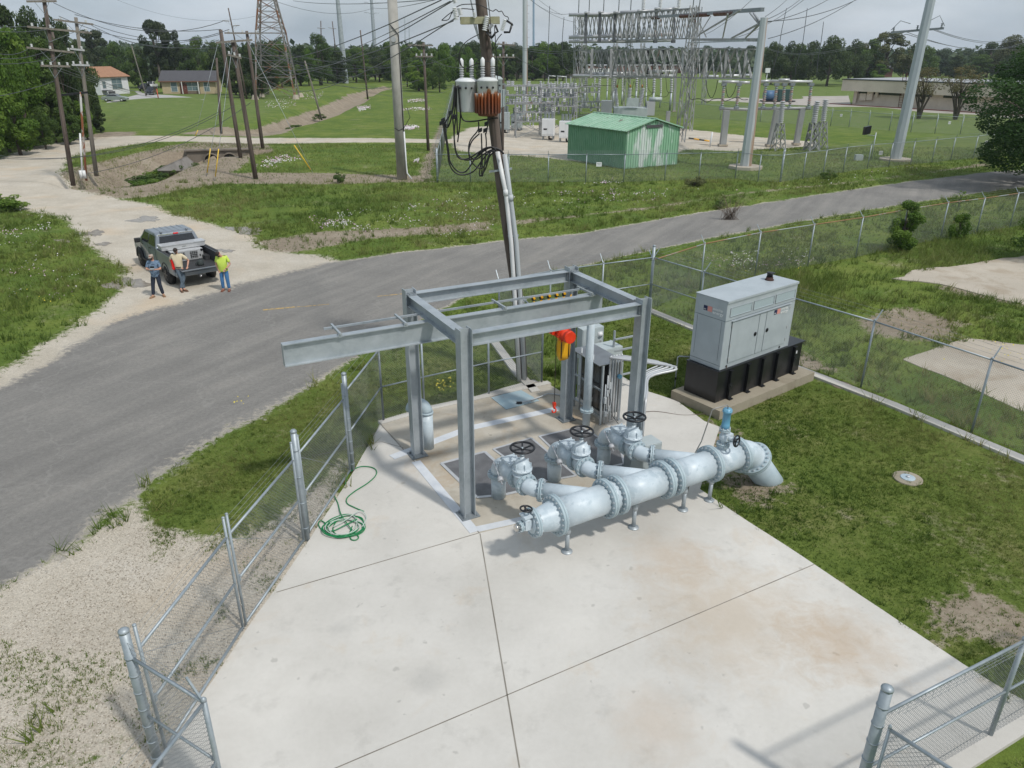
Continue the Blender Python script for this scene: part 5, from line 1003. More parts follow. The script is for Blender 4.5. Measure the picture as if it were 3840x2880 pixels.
m_=MB(); bb=at(322,668); a=atd(300,500,bb)-bb; m_.cyl(Vector((-.25,0,0)),a,.07,n=8); m_.cyl((.0,-.1,0),(0,-.1,.6),.13,n=8); m_.cyl((-.25,-.1,0),(-.25,-.1,.6),.13,n=8); m_.build('side_brace',pvcw_m,t2[0]); m_=MB(); x1=atd(225,357,bb)-bb;x2=atd(330,346,bb)-bb; m_.bar(x1,x2,.12,.15); m_.build('equipment_beam',black_m,t2[0])
pole('thin leaning pole in front of the dark parked car',(549,362),(493,171),.13,.10,woodg_m)
polesP['5']=pole('dark pole standing left of the culvert pole cluster',(829,495),(812,217),.16,.12)
polesP['6']=pole('dark pole with blunt split top behind the culvert pipes',(903,595),(827,111),.19,.16,arms=())
polesP['7']=pole('front pole of the culvert cluster with two crossarms',(959,668),(872,150),.19,.14,arms=(((814,160),(950,150),0),((858,205),(910,218),3)))
polesP['7b']=pole('slender tall pole with short side arms behind the culvert cluster',(926,371),(856,30),.2,.12,arms=(((835,78),(862,80),1),((872,98),(900,95),1)))
polesP['8']=pole('dark pole right of the culvert cluster with long crossarm',(986,560),(925,116),.19,.14,arms=(((845,124),(980,125),3),))
polesP['9']=pole('dark pole with two crossarms just right of the big concrete pole',(1606,564),(1588,160),.16,.12,arms=(((1530,169),(1625,171),0),((1557,212),(1625,212),4)))
polesP['10']=pole('lone leaning pole on the ditch bank left of the concrete pole',(1206,445),(1143,228),.15,.11,woodg_m)
polesP['11']=pole('pole with dark top and pale base at the far end of the ditch',(1379,369),(1351,113),.2,.13,arms=())
polesP['12']=pole('far dark pole left of the shining steel mast',(1208,319),(1203,78),.22,.14,arms=(((1190,105),(1220,107),1),((1190,194),(1232,197),0)))
polesP['13']=pole('far bare dark pole close to the shining steel mast',(1272,304),(1246,80),.24,.15,arms=(((1232,104),(1262,108),1),))
polesP['14']=pole('short far pole between the tower and the dark poles',(1230,312),(1205,196),.2,.15)
polesP['15']=pole('dark pole with two crossarms right behind the leaning transformer pole',(1884,564),(1888,156),.16,.12,arms=(((1864,165),(1934,170),3),((1843,213),(1932,215),4)))
def mast(lab,b,top,r0,r1,mat=galv,n=12,pad=None,arms=(),group=None,ft=.0):
    B0=at(*b); Tp=atd(top[0],top[1],B0); t=thing('steel_mast',lab,'steel mast',B0,0,group); m_=MB(); d=Tp-B0; d.x*=1.0; m_.tube([Vector((0,0,-.1)),d*.5,d],0,n=n,rs=[r0,(r0+r1)/2,r1]); 
    if n<=12: m_.sm=[False]*len(m_.sm)
    m_.build('shaft',mat,t)
    if pad: m_=MB(); m_.lathe((0,0,-.2),(0,0,1),[(0,pad),(.45,pad)],8,False); m_.build('footing',conc_cold,t)
    if ft:
        m_=MB(); z=1.5
        while z<d.z: q=d*(z/d.z); m_.bar(q,q+Vector((r0+.25,0,0)),.03); z+=ft
        m_.build('step_bolt',galv_dark,t)
    for (x1,y1),(x2,y2) in arms:
        m_=MB(); m_.tube([atd(x1,y1,B0)-B0,(atd(x1,y1,B0)-B0).lerp(atd(x2,y2,B0)-B0,.5)+Vector((0,0,.3)),atd(x2,y2,B0)-B0],.12,n=6); m_.build('arm',mat,t)
    return t,B0,Tp
pc=mast('massive round concrete pole with dark cable running up its side','a' and (1508,672),(1470,-15),.40,.36,conc_pole,n=24)
m_=MB(); B0,Tp=pc[1],pc[2]; d=Tp-B0; pts=[d*s+Vector((.36,-.25,0)) for s in (.28,.5,.7,.8)]+[d*.83+Vector((.1,-.42,0)),d*.86+Vector((-.3,-.3,0))]; m_.tube(pts,.03,n=6); m_.tube([d*.30+Vector((-.32,-.3,0)),d*.29+Vector((0,-.43,-.05)),d*.30+Vector((.4,-.3,0)),d*.36+Vector((.9,-.2,0)),d*.40+Vector((.7,-.2,.2))],.025,n=6); m_.build('cable',cable_m,pc[0]); m_=MB(); m_.tube([d*.28+Vector((.38,-.2,0)),Vector((.42,-.2,1.0)),Vector((.45,-.2,.5)),Vector((.8,-.3,.05))],.06,n=8); m_.build('conduit',pvcw_m,pc[0]); m_=MB(); m_.cyl(d*.78+Vector((0,-.38,0)),d*.78+Vector((0,-.46,0)),.2,n=12); m_.build('insulator',insul_m,pc[0])
s1=mast('faceted steel dead-end pole with rusty edge at the substation corner',(2795,632),(2866,66),.52,.30,rpole_m,n=8,pad=1.5)
s2=mast('tall tapered steel pole behind the far fence on the right',(3357,604),(3492,-6),.52,.40,rpole_m if 0 else M('bright_galvanized_pole',(.42,.47,.50),.5,.3,(.50,.55,.58),.8,stretch=(1,1,.2),c3=(.36,.40,.43),s3=2),n=8,pad=1.5,ft=0)
q=atd(3400,118,s2[1])-s2[1]; m_=MB(); a=atd(3340,122,s2[1])-s2[1]; b_=atd(3540,106,s2[1])-s2[1]; m_.bar(a,b_,.12,.18)
for s in (.05,.5,.95): insul(m_,a.lerp(b_,s)+Vector((0,0,.05)),(0,0,1),.1,.4,3,8)
m_.tube([a+Vector((0,0,.2)),a.lerp(b_,.15)+Vector((0,0,.9)),a.lerp(b_,.35)+Vector((0,0,.6))],.03,n=5); m_.tube([b_+Vector((0,0,.2)),b_+Vector((-.6,0,1.0)),a.lerp(b_,.6)+Vector((0,0,.5))],.03,n=5); m_.build('crossarm',galv_dark,s2[0])
mast('steel pole with brown upper half behind the wooden pole',(1969,437),(1969,-8),.42,.36,rpole_m,n=12,pad=1.0,ft=1.1)
mast('bright steel transmission mast left of the concrete pole',(1296,312),(1265,-10),1.05,.6,galv,n=12,group='far transmission masts')
mast('bright steel transmission mast with drooping arms further back',(1413,284),(1392,-10),1.0,.6,galv,n=12,arms=(((1365,8),(1393,16)),((1393,16),(1423,10)),((1366,47),(1395,53)),((1395,53),(1423,49))),group='far transmission masts')
for x,lb in ((1520,'faint thin mast on the horizon, left one of the pair'),(1536,'faint thin mast on the horizon, right one of the pair')):
    mast(lb,(x,215 if x<1530 else 214),(x-2,62 if x<1530 else 80),1.5,.6,galv,n=8,arms=(((x-16,84),(x+14,86)),((x-14,105),(x+14,107)),((x-14,140),(x+14,142))) if x<1530 else (((x-12,96),(x+12,96)),((x-12,118),(x+12,118)),((x-12,140),(x+12,141))))
mast('slim blue-grey communication mast on the horizon',(2001,222),(2001,-5),1.9,1.7,M('blue_mast_paint',(.20,.30,.42),.6),n=8)
# lattice transmission tower
def lattice_leg_tower():
    c=(at(984,373)+at(1138,375)+at(1099,365)+at(960,362))/4; t=thing('lattice_tower','tall rusty steel lattice tower on four concrete feet','lattice tower',c,R(8)); z=zat(c,1020,124); zt=zat(c,1000,-40)
    lv=[(0,4.1),(z*.33,3.6),(z*.66,3.15),(z,2.7),(z+(zt-z)*.25,2.3),(z+(zt-z)*.5,1.95),(z+(zt-z)*.75,1.6),(zt,1.3)]
    cs=((-1,-1),(1,-1),(1,1),(-1,1)); leg=[MB() for _ in range(4)]; br=MB()
    for (z0_,w0),(z1_,w1) in zip(lv[:-1],lv[1:]):
        for i,(a,b) in enumerate(cs):
            leg[i].bar((a*w0,b*w0,z0_),(a*w1,b*w1,z1_),.28,.28)
            a2,b2=cs[(i+1)%4]; P0=Vector((a*w0,b*w0,z0_));P1=Vector((a*w1,b*w1,z1_));Q0=Vector((a2*w0,b2*w0,z0_));Q1=Vector((a2*w1,b2*w1,z1_))
            br.bar(P0,Q1,.10,.10); br.bar(Q0,P1,.10,.10); br.bar(P1,Q1,.10,.10); 
            m0=P0.lerp(Q0,.5); 
            if z0_<z: br.bar(P0.lerp(P1,.5),(P0+Q1)/2*.5+(Q0+P1)/2*.5,.07,.07); br.bar(Q0.lerp(Q1,.5),(P0+Q1+Q0+P1)/4,.07,.07)
            else: br.bar(P0.lerp(P1,.5),Q0.lerp(Q1,.5),.07,.07)
    tm_=M('rusty_tower_steel',(.17,.155,.145),.7,.2,(.27,.26,.25),.5,rust=(.20,.09,.045),rustamt=.52)
    for m_ in leg: m_.build('leg',tm_,t)
    br.build('bracing',tm_,t)
    for a,b in cs: m_=MB(); m_.lathe((a*4.2,b*4.2,-.3),(0,0,1),[(0,.9),(.3,.8),(1.2,.45)],8,False); m_.build('footing',conc_cold,t)
    return c,zt
tw,twz=lattice_leg_tower()
# ---------------------------------------------------------------- leaning transformer pole
LB=at(1958,1420); lp=[LB]+[atd(x,y,LB) for x,y in ((1941,1111),(1901,833),(1884,720),(1850,440),(1835,271),(1819,154),(1803,0),(1795,-60))]
tp=thing('transformer_pole','leaning dark wooden pole carrying transformers and grey cable risers','utility pole',LB); m_=MB(); m_.tube([p-LB for p in lp],0,n=16,rs=[.17,.165,.16,.155,.15,.148,.145,.14,.14]); m_.build('shaft',wood_m,tp)
fwd_=Vector((0,-1,0))
def lpx(x,y,o=0.0): return atd(x,y,LB)-LB+Vector((0,-o,0))
for pts,mt_,r in ((((1866,565),(1898,720),(1917,900),(1931,1111),(1948,1420)),pvcw_m,.062),(((1893,575),(1915,740),(1936,900),(1951,1111),(1967,1418)),pvc_m,.065)):
    m_=MB(); m_.tube([lpx(x,y,.24) for x,y in pts],r,n=12); m_.tube([lpx(pts[1][0]-1,pts[1][1]-15,.24),lpx(pts[1][0],pts[1][1]+8,.24)],r*1.2,n=12); m_.build('cable_riser',mt_,tp)
for (xa,ya),(xb,yb) in (((1835,640),(1920,628)),((1915,1120),(1975,1118)),((1905,880),(1945,877))): m_=MB(); m_.bar(lpx(xa,ya,.2),lpx(xb,yb,.2),.04,.05); m_.build('standoff_bracket',galv,tp)
m_=MB(); m_.bar(lpx(1727,78,.16),lpx(1873,76,.16),.14,.16); m_.bar(lpx(1727,78,-.16),lpx(1873,76,-.16),.14,.16); ca=m_.build('crossarm',M('pale_green_fibreglass',(.27,.26,.15),.7,0,(.36,.35,.24),6),tp)
m_=MB(); m_.bar(lpx(1765,-5,.2),lpx(1797,145,.2),.05,.03); m_.bar(lpx(1775,80,.2),lpx(1797,148,.2),.05,.03); m_.build('brace',galv_dark,tp)
for x1,y1,x2,y2,r,mt_ in ((1708,30,1715,78,.07,insulw_m),(1725,32,1731,60,.06,insulw_m),(1829,62,1818,118,.07,insulw_m),(1895,75,1882,118,.055,insulw_m),(1849,92,1833,112,.05,insul_m),(1702,-10,1712,15,.06,insulw_m),(1780,48,1782,70,.045,insulw_m)):
    m_=MB(); a=lpx(x1,y1,.3);b=lpx(x2,y2,.3); insul(m_,a,(b-a),r,(b-a).length,8,10); m_.build('arrester',mt_,ca)
m_=MB()
for pl in (((1899,78),(1920,92),(1922,98)),((1919,96),(1911,122),(1890,122)),((1858,95),(1868,120),(1855,125)),((1825,120),(1845,145),(1840,120)),((1860,122),(1846,142))): m_.tube([lpx(x,y,.3) for x,y in pl],.03,n=6)
m_.build('fuse_cutout',black_m,ca)
def cab(pts,off,r=.018,sc6=True):
    P_=[lpx(1600+x*.3014,200+y*.3014,off) if sc6 else lpx(x,y,off) for x,y in pts]; return smooth_pts(P_,5)
cabs=[(((215,830),(240,950),(275,1150),(300,1340),(370,1450),(480,1478),(600,1430),(700,1300),(800,1190),(900,1165),(960,1220)),.5),(((230,830),(260,1000),(290,1200),(310,1330),(400,1440),(500,1440),(600,1300),(680,1200),(780,1150),(880,1160),(965,1225)),.42),
(((380,770),(360,950),(365,1100),(400,1240),(500,1300),(620,1270),(720,1190),(800,1150),(900,1180),(960,1225)),.46),(((335,730),(355,900),(370,1150),(420,1270),(520,1280),(640,1210),(740,1150),(830,1140),(870,1190)),.55),
(((355,390),(350,560),(320,720),(240,860),(280,900),(330,750)),.35),(((405,390),(420,600),(445,780),(500,830),(610,830),(700,815),(800,800),(890,790)),.36),(((655,830),(650,930),(560,1050),(535,1150),(550,1250),(620,1290),(700,1240),(800,1180),(870,1190)),.5),
(((670,970),(580,1060),(540,1180),(560,1290),(640,1380),(720,1370),(800,1200),(850,1180)),.6),(((690,970),(695,1100),(690,1300),(670,1440),(680,1490),(740,1400),(790,1250),(860,1190)),.55),(((740,970),(750,1100),(735,1300),(715,1440),(695,1490),(700,1300),(690,1000)),.5),(((765,390),(770,600),(770,850),(745,980)),.62),
(((385,400),(385,700),(395,1000)),.34),(((400,400),(430,750),(395,1090)),.30),(((375,400),(370,600),(350,760),(320,730)),.30),(((360,400),(365,560),(340,700),(300,860),(250,870)),.40)]
for pts,off in cabs: m_=MB(); m_.tube(cab(pts,off),.02,n=6); m_.build('secondary_cable',cable_m,tp)
for x,y in ((225,810),(205,845),(315,720),(370,770),(675,935),(735,935),(750,855)):
    m_=MB(); m_.box(lpx(1600+x*.3014,200+y*.3014,.5),(.11,.09,.10),u=(1,0,.4)); m_.build('cable_connector',black_m,tp,bevel=.01)
top_c=[((415,0),(410,60),(425,130),(470,180),(490,200)),((690,70),(640,90),(615,130)),((860,130),(760,100),(650,120),(530,170),(500,190))]
for pts in top_c: m_=MB(); m_.tube(cab(pts,.3),.012,n=5); m_.build('jumper_wire',cable_m,tp)
for pts in (((1797,130),(1760,150),(1735,175),(1725,210),(1733,245)),((1710,32),(1735,20),(1780,18),(1800,20),(1835,38),(1850,44),(1860,38),(1872,46),(1882,44),(1892,60),(1905,66),(1908,76)),((1660,78),(1680,60),(1700,45),(1712,30)),((1660,78),(1685,75),(1700,48),(1730,35),(1780,38)),((1882,128),(1865,150),(1850,185)),((1845,140),(1850,190)),((1855,100),(1862,200),(1875,450),(1885,560)),((1831,0),(1838,60),(1842,140))):
    m_=MB(); m_.tube(smooth_pts([lpx(x,y,.28) for x,y in pts],4),.011,n=5); m_.build('jumper_wire',cable_m,tp)
def rust_tank():
    m,nt,N,K,B=newmat('rusted_transformer_paint'); tc=N.new('ShaderNodeTexCoord'); sx=N.new('ShaderNodeSeparateXYZ'); K.new(tc.outputs['Object'],sx.inputs[0]); mp=N.new('ShaderNodeMapping'); mp.inputs['Scale'].default_value=(9,9,1.0); K.new(tc.outputs['Object'],mp.inputs[0]); n_=noise(N,K,mp.outputs[0],1.3,6)
    f=mth(N,K,'ADD',mth(N,K,'MULTIPLY',sx.outputs[2],-1.3),mth(N,K,'ADD',mth(N,K,'MULTIPLY',n_,.9),.74)); r_=ramp(N,[(.40,(.58,.60,.60)),(.47,(.42,.20,.10)),(.6,(.26,.065,.015)),(.85,(.19,.055,.02)),(1.0,(.14,.05,.028))]); K.new(f,r_.inputs[0]); K.new(r_.outputs[0],B.inputs['Base Color']); B.inputs['Roughness'].default_value=.7; return m
def transformer(lab,x,ytop,ybot,r,off,mat,fins=False,bush=2):
    a=atd(x,ybot,LB)+Vector((0,-off,0)); h=(atd(x,ytop,LB)-atd(x,ybot,LB)).z; t=thing('transformer',lab,'transformer',a,0,'pole-mounted transformers'); m_=MB()
    m_.lathe((0,0,0),(0,0,1),[(0,r*.9),(.03,r),(h-.04,r),(h-.03,r*1.05),(h,r*1.05),(h+.05,r*.75),(h+.07,r*.2)],28); m_.build('tank',mat,t)
    if fins:
        for i in range(22):
            a_=2*math.pi*i/22; k=MB(); d=Vector((math.cos(a_),math.sin(a_),0)); k.box(d*(r+.03)+Vector((0,0,h*.36)),(.10,.03,h*.56),u=d); k.build('cooling_fin',mat,t)
    for i in range(bush):
        bx=(-.12+.26*i); k=MB(); insul(k,(bx,0,h+.04),(0,0,1),.065,.28,5,10); b=k.build('bushing',insul_m,t); k=MB(); k.lathe((bx,0,h+.32),(0,0,1),[(0,.045),(.02,.055),(.16,.055),(.20,.03),(.22,.01)],12); k.build('bushing_cap',insulw_m,b)
    for i in range(3): k=MB(); k.cyl((-.15+.15*i,-r+.02,h-.17),(-.15+.15*i,-r-.07,h-.17),.028,n=8); k.build('secondary_bushing',black_m,t)
    k=MB(); k.bar((.0,r*.6,h*.8),(.3,r*1.2,h*.8),.06,.04); k.bar((.0,r*.6,h*.25),(.3,r*1.2,h*.25),.06,.04); k.build('hanger_bracket',galv_dark,t)
    return t
transformer('plain pale grey pole transformer hanging left of the rusty one',1752,302,418,.28,.10,M('pale_transformer_paint',(.66,.68,.69),.45,0,(.70,.72,.73),2))
transformer('rusty finned pole transformer in front of the leaning pole',1831,298,430,.26,.44,rust_tank(),True)
transformer('grey pole transformer half hidden behind the leaning pole',1852,296,412,.22,-.45,box_m,True,1)
# ---------------------------------------------------------------- culvert
cwm=conc_mat('stained_culvert_concrete',(.16,.135,.11),(.27,.235,.19),(.1,.085,.07),.5,.6)
a=at(700,572);b=at(935,566); u=(b-a).normalized(); n_=Vector((u.y,-u.x,0)); cu=thing('culvert','twin-pipe concrete culvert headwall under the gravel crossing','culvert',a)
m_=MB(); L_=(b-a).length; m_.bar(Vector((0,0,-.95)),b-a+Vector((0,0,-.95)),.5,2.2); m_.bar(Vector((0,0,.2))-u*.2,b-a+Vector((0,0,.2))+u*.2,.9,.12); m_.build('headwall',cwm,cu)
for x in (800,866):
    q=at(x,592,-.8)-a; s=q.dot(u); c=u*s+Vector((0,0,-.85))+n_*.25
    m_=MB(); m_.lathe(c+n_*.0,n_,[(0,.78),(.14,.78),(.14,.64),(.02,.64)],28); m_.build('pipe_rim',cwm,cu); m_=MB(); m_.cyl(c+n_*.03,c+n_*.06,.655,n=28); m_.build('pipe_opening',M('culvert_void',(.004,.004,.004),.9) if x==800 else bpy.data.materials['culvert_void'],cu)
m_=MB(); pts=[at(590,640,-.2),at(700,590,-.1),at(760,640,-1.7),at(660,665,-1.6)]; c=pts[0]; m_.add([p-c+Vector((0,0,.12)) for p in pts]+[p-c for p in pts],[(3,2,1,0),(4,5,6,7),(0,1,5,4),(1,2,6,5),(2,3,7,6),(3,0,4,7)]); o=m_.build('ditch_lining',conc_mat('grey_ditch_lining',(.20,.19,.175),(.33,.31,.29),(.12,.10,.08),.55,.5)); o.location=c; o['kind']='structure'
# guy-wire guards
for lab,a,b,top in (('yellow guy guard on the left, standing in front of the culvert',(775,660),(789,557),(850,215)),('yellow guy guard on the right, in front of the twin pipes',(806,676),(820,558),(870,175)),('yellow guy guard slanting out of the grass beyond the ditch',(1173,648),(1103,544),(926,150)),('short yellow guard on the far side of the gravel road',(731,512),(742,488),(820,150))):
    p=at(*a); q=atd(b[0],b[1],p); t=thing('guy_wire',lab,'guy wire',p,0,'guyed anchors with yellow guards'); m_=MB(); m_.cyl((q-p)*.12,q-p,.042,n=8); m_.build('guard',ywl_m,t); m_=MB(); tq=atd(top[0],top[1],p+Vector((0,3,0))); m_.cyl((0,0,0),tq-p,.018,n=5); m_.build('wire',galv,t)
# ---------------------------------------------------------------- houses and buildings
def window(par,c,w_,h_,n_,frame,cols=1):
    c=Vector(c);n_=Vector(n_).normalized(); u=Vector((0,0,1)).cross(n_); m_=MB(); m_.box(c+n_*.03,(w_,.08,h_),u=u); f=m_.build('window',frame,par); 
    for i in range(cols):
        g=MB(); o_=u*((i+.5)/cols-.5)*(w_-.14); g.box(c+n_*.075+o_,((w_-.14)/cols-.06,.02,h_-.16),u=u); g.build('pane',pane_m,f)
        k=MB(); k.box(c+n_*.09+o_,((w_-.14)/cols-.06,.02,.05),u=u); k.build('sash_bar',frame,f)
pane_m=M('window_pane',(.10,.15,.17),.12,0,(.16,.22,.23),.8); wfr=M('white_window_frame',(.60,.60,.58),.6)
def gable_house(lab,o,rz,Lx,Ly,h,rise,wallm,roofm,over=.4,ridge='x',wins=(),door=None,trim=None):
    t=thing('house',lab,'house',o,rz); m_=MB()
    if ridge=='x':
        m_.box((Lx/2,Ly/2,h/2),(Lx,Ly,h)); m_.add([(0,0,h),(0,Ly,h),(0,Ly/2,h+rise),(Lx,0,h),(Lx,Ly,h),(Lx,Ly/2,h+rise)],[(0,2,1),(3,4,5)])
    else:
        m_.box((Lx/2,Ly/2,h/2),(Lx,Ly,h)); m_.add([(0,0,h),(Lx,0,h),(Lx/2,0,h+rise),(0,Ly,h),(Lx,Ly,h),(Lx/2,Ly,h+rise)],[(0,1,2),(3,5,4)])
    wl=m_.build('wall',wallm,t); m_=MB(); e=over
    def slab(q):
        q=[Vector(x) for x in q]; nn=(q[1]-q[0]).cross(q[3]-q[0]).normalized()*.15; m_.add(q+[x+nn for x in q],[(3,2,1,0),(4,5,6,7),(0,1,5,4),(1,2,6,5),(2,3,7,6),(3,0,4,7)])
    k=rise/(Ly/2 if ridge=='x' else Lx/2)*e
    if ridge=='x': slab([(-e,-e,h-k),(Lx+e,-e,h-k),(Lx+e,Ly/2,h+rise),(-e,Ly/2,h+rise)]); slab([(-e,Ly/2,h+rise),(Lx+e,Ly/2,h+rise),(Lx+e,Ly+e,h-k),(-e,Ly+e,h-k)])
    else: slab([(Lx/2,-e,h+rise),(Lx+e,-e,h-k),(Lx+e,Ly+e,h-k),(Lx/2,Ly+e,h+rise)]); slab([(-e,-e,h-k),(Lx/2,-e,h+rise),(Lx/2,Ly+e,h+rise),(-e,Ly+e,h-k)])
    m_.build('roof',roofm,t)
    if trim: m_=MB(); m_.box((Lx/2,-e-.02,h-k+.06),(Lx+2*e,.06,.26)); m_.build('fascia',trim,t)
    for w_ in wins: window(t,*w_)
    return t
def siding(name,c,c2): 
    m=M(name,c,.8,0,c2,2); return m
roof_d=M('dark_shingle_roof',(.055,.055,.062),.9,0,(.085,.083,.09),3); roof_o=M('orange_brown_shingle_roof',(.28,.145,.085),.9,0,(.35,.19,.11),2); tan_w=siding('tan_siding',(.42,.34,.215),(.47,.385,.25)); red_t=M('dark_red_door',(.12,.035,.022),.6)
ha=at(612,352); hb=at(812,351); hv=hb-ha; rz=math.atan2(hv.y,hv.x); HLx=hv.length
hh=2.9; 
t=gable_house('tan bungalow with dark shingle roof and red front door',ha,rz,HLx,10,hh,2.0,tan_w,roof_d,.6,'x',(((2.7,-.0,1.55),1.5,2.2,(0,-1,0),wfr,1),((HLx-2.0,0,1.55),1.4,2.1,(0,-1,0),wfr,1),((HLx*.56,0,1.65),2.7,2.0,(0,-1,0),wfr,2)),trim=M('brown_fascia',(.16,.075,.045),.7))
m_=MB(); m_.box((HLx*.40,-.06,1.15),(1.6,.12,2.3)); d_=m_.build('door',red_t,t); m_=MB(); m_.box((HLx*.43,-.15,1.1),(.08,.08,.1)); m_.build('handle',chrome,d_); m_=MB()
m_.box((HLx*.53,.0,1.3),(HLx*.34,.09,2.6)); m_.build('porch_wall',siding('brown_porch_siding',(.15,.11,.08),(.18,.14,.10)),t); m_=MB(); m_.box((HLx*.385,-.9,1.35),(.18,.18,2.7)); m_.box((HLx*.69,-.9,1.35),(.18,.18,2.7)); m_.build('porch_post',wfr,t)
ga=at(383,357); gb=at(488,350); gv=gb-ga; t=gable_house('white cottage with orange-brown shingle roof, partly behind the woods',ga,math.atan2(gv.y,gv.x)+.0,gv.length,9,3.9,1.9,siding('white_siding',(.62,.63,.65),(.68,.69,.71)),roof_o,.5,'x',(((gv.length*.58,0,2.3),3.4,2.4,(0,-1,0),wfr,2),((gv.length*.13,0,2.2),1.2,1.6,(0,-1,0),wfr,1)))
m_=MB(); m_.box((.9,-.9,1.0),(1.6,1.6,.14)); m_.box((.9,-2.0,.5),(1.4,.7,.7)); m_.build('front_steps',roof_d,t)
drv=F((400,384),(540,350),(565,350),(600,356),(640,358),(760,370),(765,375),(640,374),(560,372),(400,386)); sheet('driveway',drv,-.05,.05,conc_mat('driveway_concrete',(.36,.35,.34),(.43,.42,.41))); sheet('driveway',F((500,340),(515,340),(565,362),(540,368)),-.05,.048,bpy.data.materials['driveway_concrete'])
def car(lab,x,y,rz,paint,kind='sedan',L=4.7):
    p=at(x,y); t=thing('parked_car',lab,'car',p,rz,'cars parked by the houses'); W=.9
    if kind=='sedan': prof=[(-2.3,.35),(-2.35,.75),(-2.2,.98),(-1.5,1.02),(-.9,1.42),(.3,1.45),(1.05,1.02),(2.1,.88),(2.35,.65),(2.35,.35)]; gl=[(-1.38,1.05),(-.86,1.38),(.28,1.40),(.9,1.05)]
    elif kind=='suv': prof=[(-2.3,.4),(-2.35,1.0),(-2.1,1.7),(-1.6,1.8),(.4,1.78),(1.1,1.2),(2.2,1.1),(2.35,.8),(2.35,.4)]; gl=[(-2.05,1.2),(-1.9,1.66),(.35,1.68),(.95,1.22)]
    else: prof=[(-2.7,.55),(-2.75,1.15),(-.7,1.18),(-.6,1.85),(.7,1.88),(1.3,1.25),(2.6,1.15),(2.7,.8),(2.7,.55)]; gl=[(-.5,1.25),(-.45,1.78),(.65,1.8),(1.15,1.28)]
    m_=MB(); taper_prism(m_,prof,lambda a,z: W-(max(0,z-1.0)*.28)); m_.build('body',paint,t,bevel=.04)
    for s in (-1,1):
        m_=MB(); m_.add([(a,s*(W-(max(0,z-1.0)*.28)+.012),z) for a,z in gl],[(0,1,2,3) if s>0 else (3,2,1,0)]); m_.build('side_window',glass_m,t)
    def pan(a,b,ins,nm,mt):
        m_=MB(); wa=W-(max(0,a[1]-1)*.28)-ins; wb=W-(max(0,b[1]-1)*.28)-ins; d=Vector((b[0]-a[0],0,b[1]-a[1])); n=Vector((-d.z,0,d.x)).normalized()*.02; n=n if n.z>0 else -n
        m_.add([Vector((a[0],-wa,a[1]))+n,Vector((a[0],wa,a[1]))+n,Vector((b[0],wb,b[1]))+n,Vector((b[0],-wb,b[1]))+n],[(0,1,2,3)]); m_.build(nm,mt,t)
    i0={'sedan':(3,4,5,6),'suv':(1,2,4,5),'truck':(2,3,4,5)}[kind]; pan(prof[i0[0]],prof[i0[1]],.1,'rear_window',glass_m); pan(prof[i0[3]],prof[i0[2]],.1,'windscreen',glass_m)
    for x_ in (-1.45,1.45):
        for s in (-1,1): m_=MB(); m_.lathe((x_,s*(W-.2),.34),(0,s,0),[(0,.32),(.03,.34),(.19,.34),(.21,.30)],20); w_=m_.build('wheel',tyre_m,t); m_=MB(); m_.lathe((x_,s*(W+.012),.34),(0,s,0),[(0,.2),(.01,.19)],12); m_.build('rim',alu_m,w_)
    for s in (-1,1):
        m_=MB(); m_.box((-2.3,s*.68,.82),(.1,.3,.16)); m_.build('tail_light',red_l,t); m_=MB(); m_.box((2.3,s*.66,.72),(.1,.3,.14)); m_.build('headlight',pvcw_m,t)
car('silver-green sedan parked beside the white cottage',434,381,R(8),M('silver_green_paint',(.30,.34,.32),.3,.5))
car('dark grey SUV parked nose-out on the tan house drive',570,356,R(-80),M('dark_grey_paint',(.035,.04,.05),.25,.4),'suv')
car('white pickup parked behind the dark grey SUV',571,333,R(-82),M('white_car_paint',(.6,.6,.6),.3),'truck')
car('black SUV parked left of the dark grey one',545,341,R(-80),M('black_car_paint',(.012,.012,.014),.2,.2),'suv')
car('white car passing far behind the tan house',830,292,R(5),bpy.data.materials['white_car_paint'],'sedan')
car('pale car on the far road left of the lattice tower',1143,283,R(5),bpy.data.materials['white_car_paint'],'suv')
p=at(594,371); m_=MB(); m_.box((0,0,.03),(.6,.6,.06)); m_.mi=1; m_.cyl((0,0,0),(0,0,1.9),.12,.07,n=10); m_.sphere((0,0,1.9),.09,8); o=m_.build('marker_post',[black_m,M('orange_plastic',(.6,.10,.03),.5)]); o.location=p; tag(o,'orange marker post standing at the driveway edge','marker post')
p=at(886,352); t=thing('toy_slide','small red and yellow garden toy on the lawn right of the tan house','garden toy',p); m_=MB(); m_.sphere((0,0,.8),.4,10,(1,1,.9)); m_.build('toy_body',M('red_plastic',(.55,.04,.02),.4),t); m_=MB(); m_.cyl((0,0,1.1),(0,0,1.5),.15,n=8); m_.cyl((0,0,0),(0,0,.6),.1,n=8); m_.build('toy_post',yellow_m,t)
# beige industrial building
ia=at(3178,392); ib=at(3700,424); iv=ib-ia; irz=math.atan2(iv.y,iv.x); IL=iv.length*1.35; zt=zat(ia,3170,296)-.1
t=thing('industrial_building','long low beige building with overhanging upper wall and strip windows','building',ia,irz); beige=conc_mat('beige_building_wall',(.58,.51,.42),(.64,.57,.48),(.45,.37,.28),.55,.3)
m_=MB(); m_.box((IL/2+1,10,zt*.28),(IL,20,zt*.56)); m_.build('lower_wall',beige,t); m_=MB(); m_.box((IL/2,9.5,zt*.78),(IL+2,22,zt*.44)); m_.build('upper_wall',beige,t)
m_=MB(); m_.box((IL/2,9.5,zt+.06),(IL+2.3,22.3,.16)); m_.build('roof',M('dark_green_roof_edge',(.02,.035,.035),.6),t); m_=MB(); m_.box((IL/2,9.5,zt+.16),(IL+1.2,21,.06)); m_.build('roof_surface',M('pale_roof',(.33,.34,.35),.8),t)
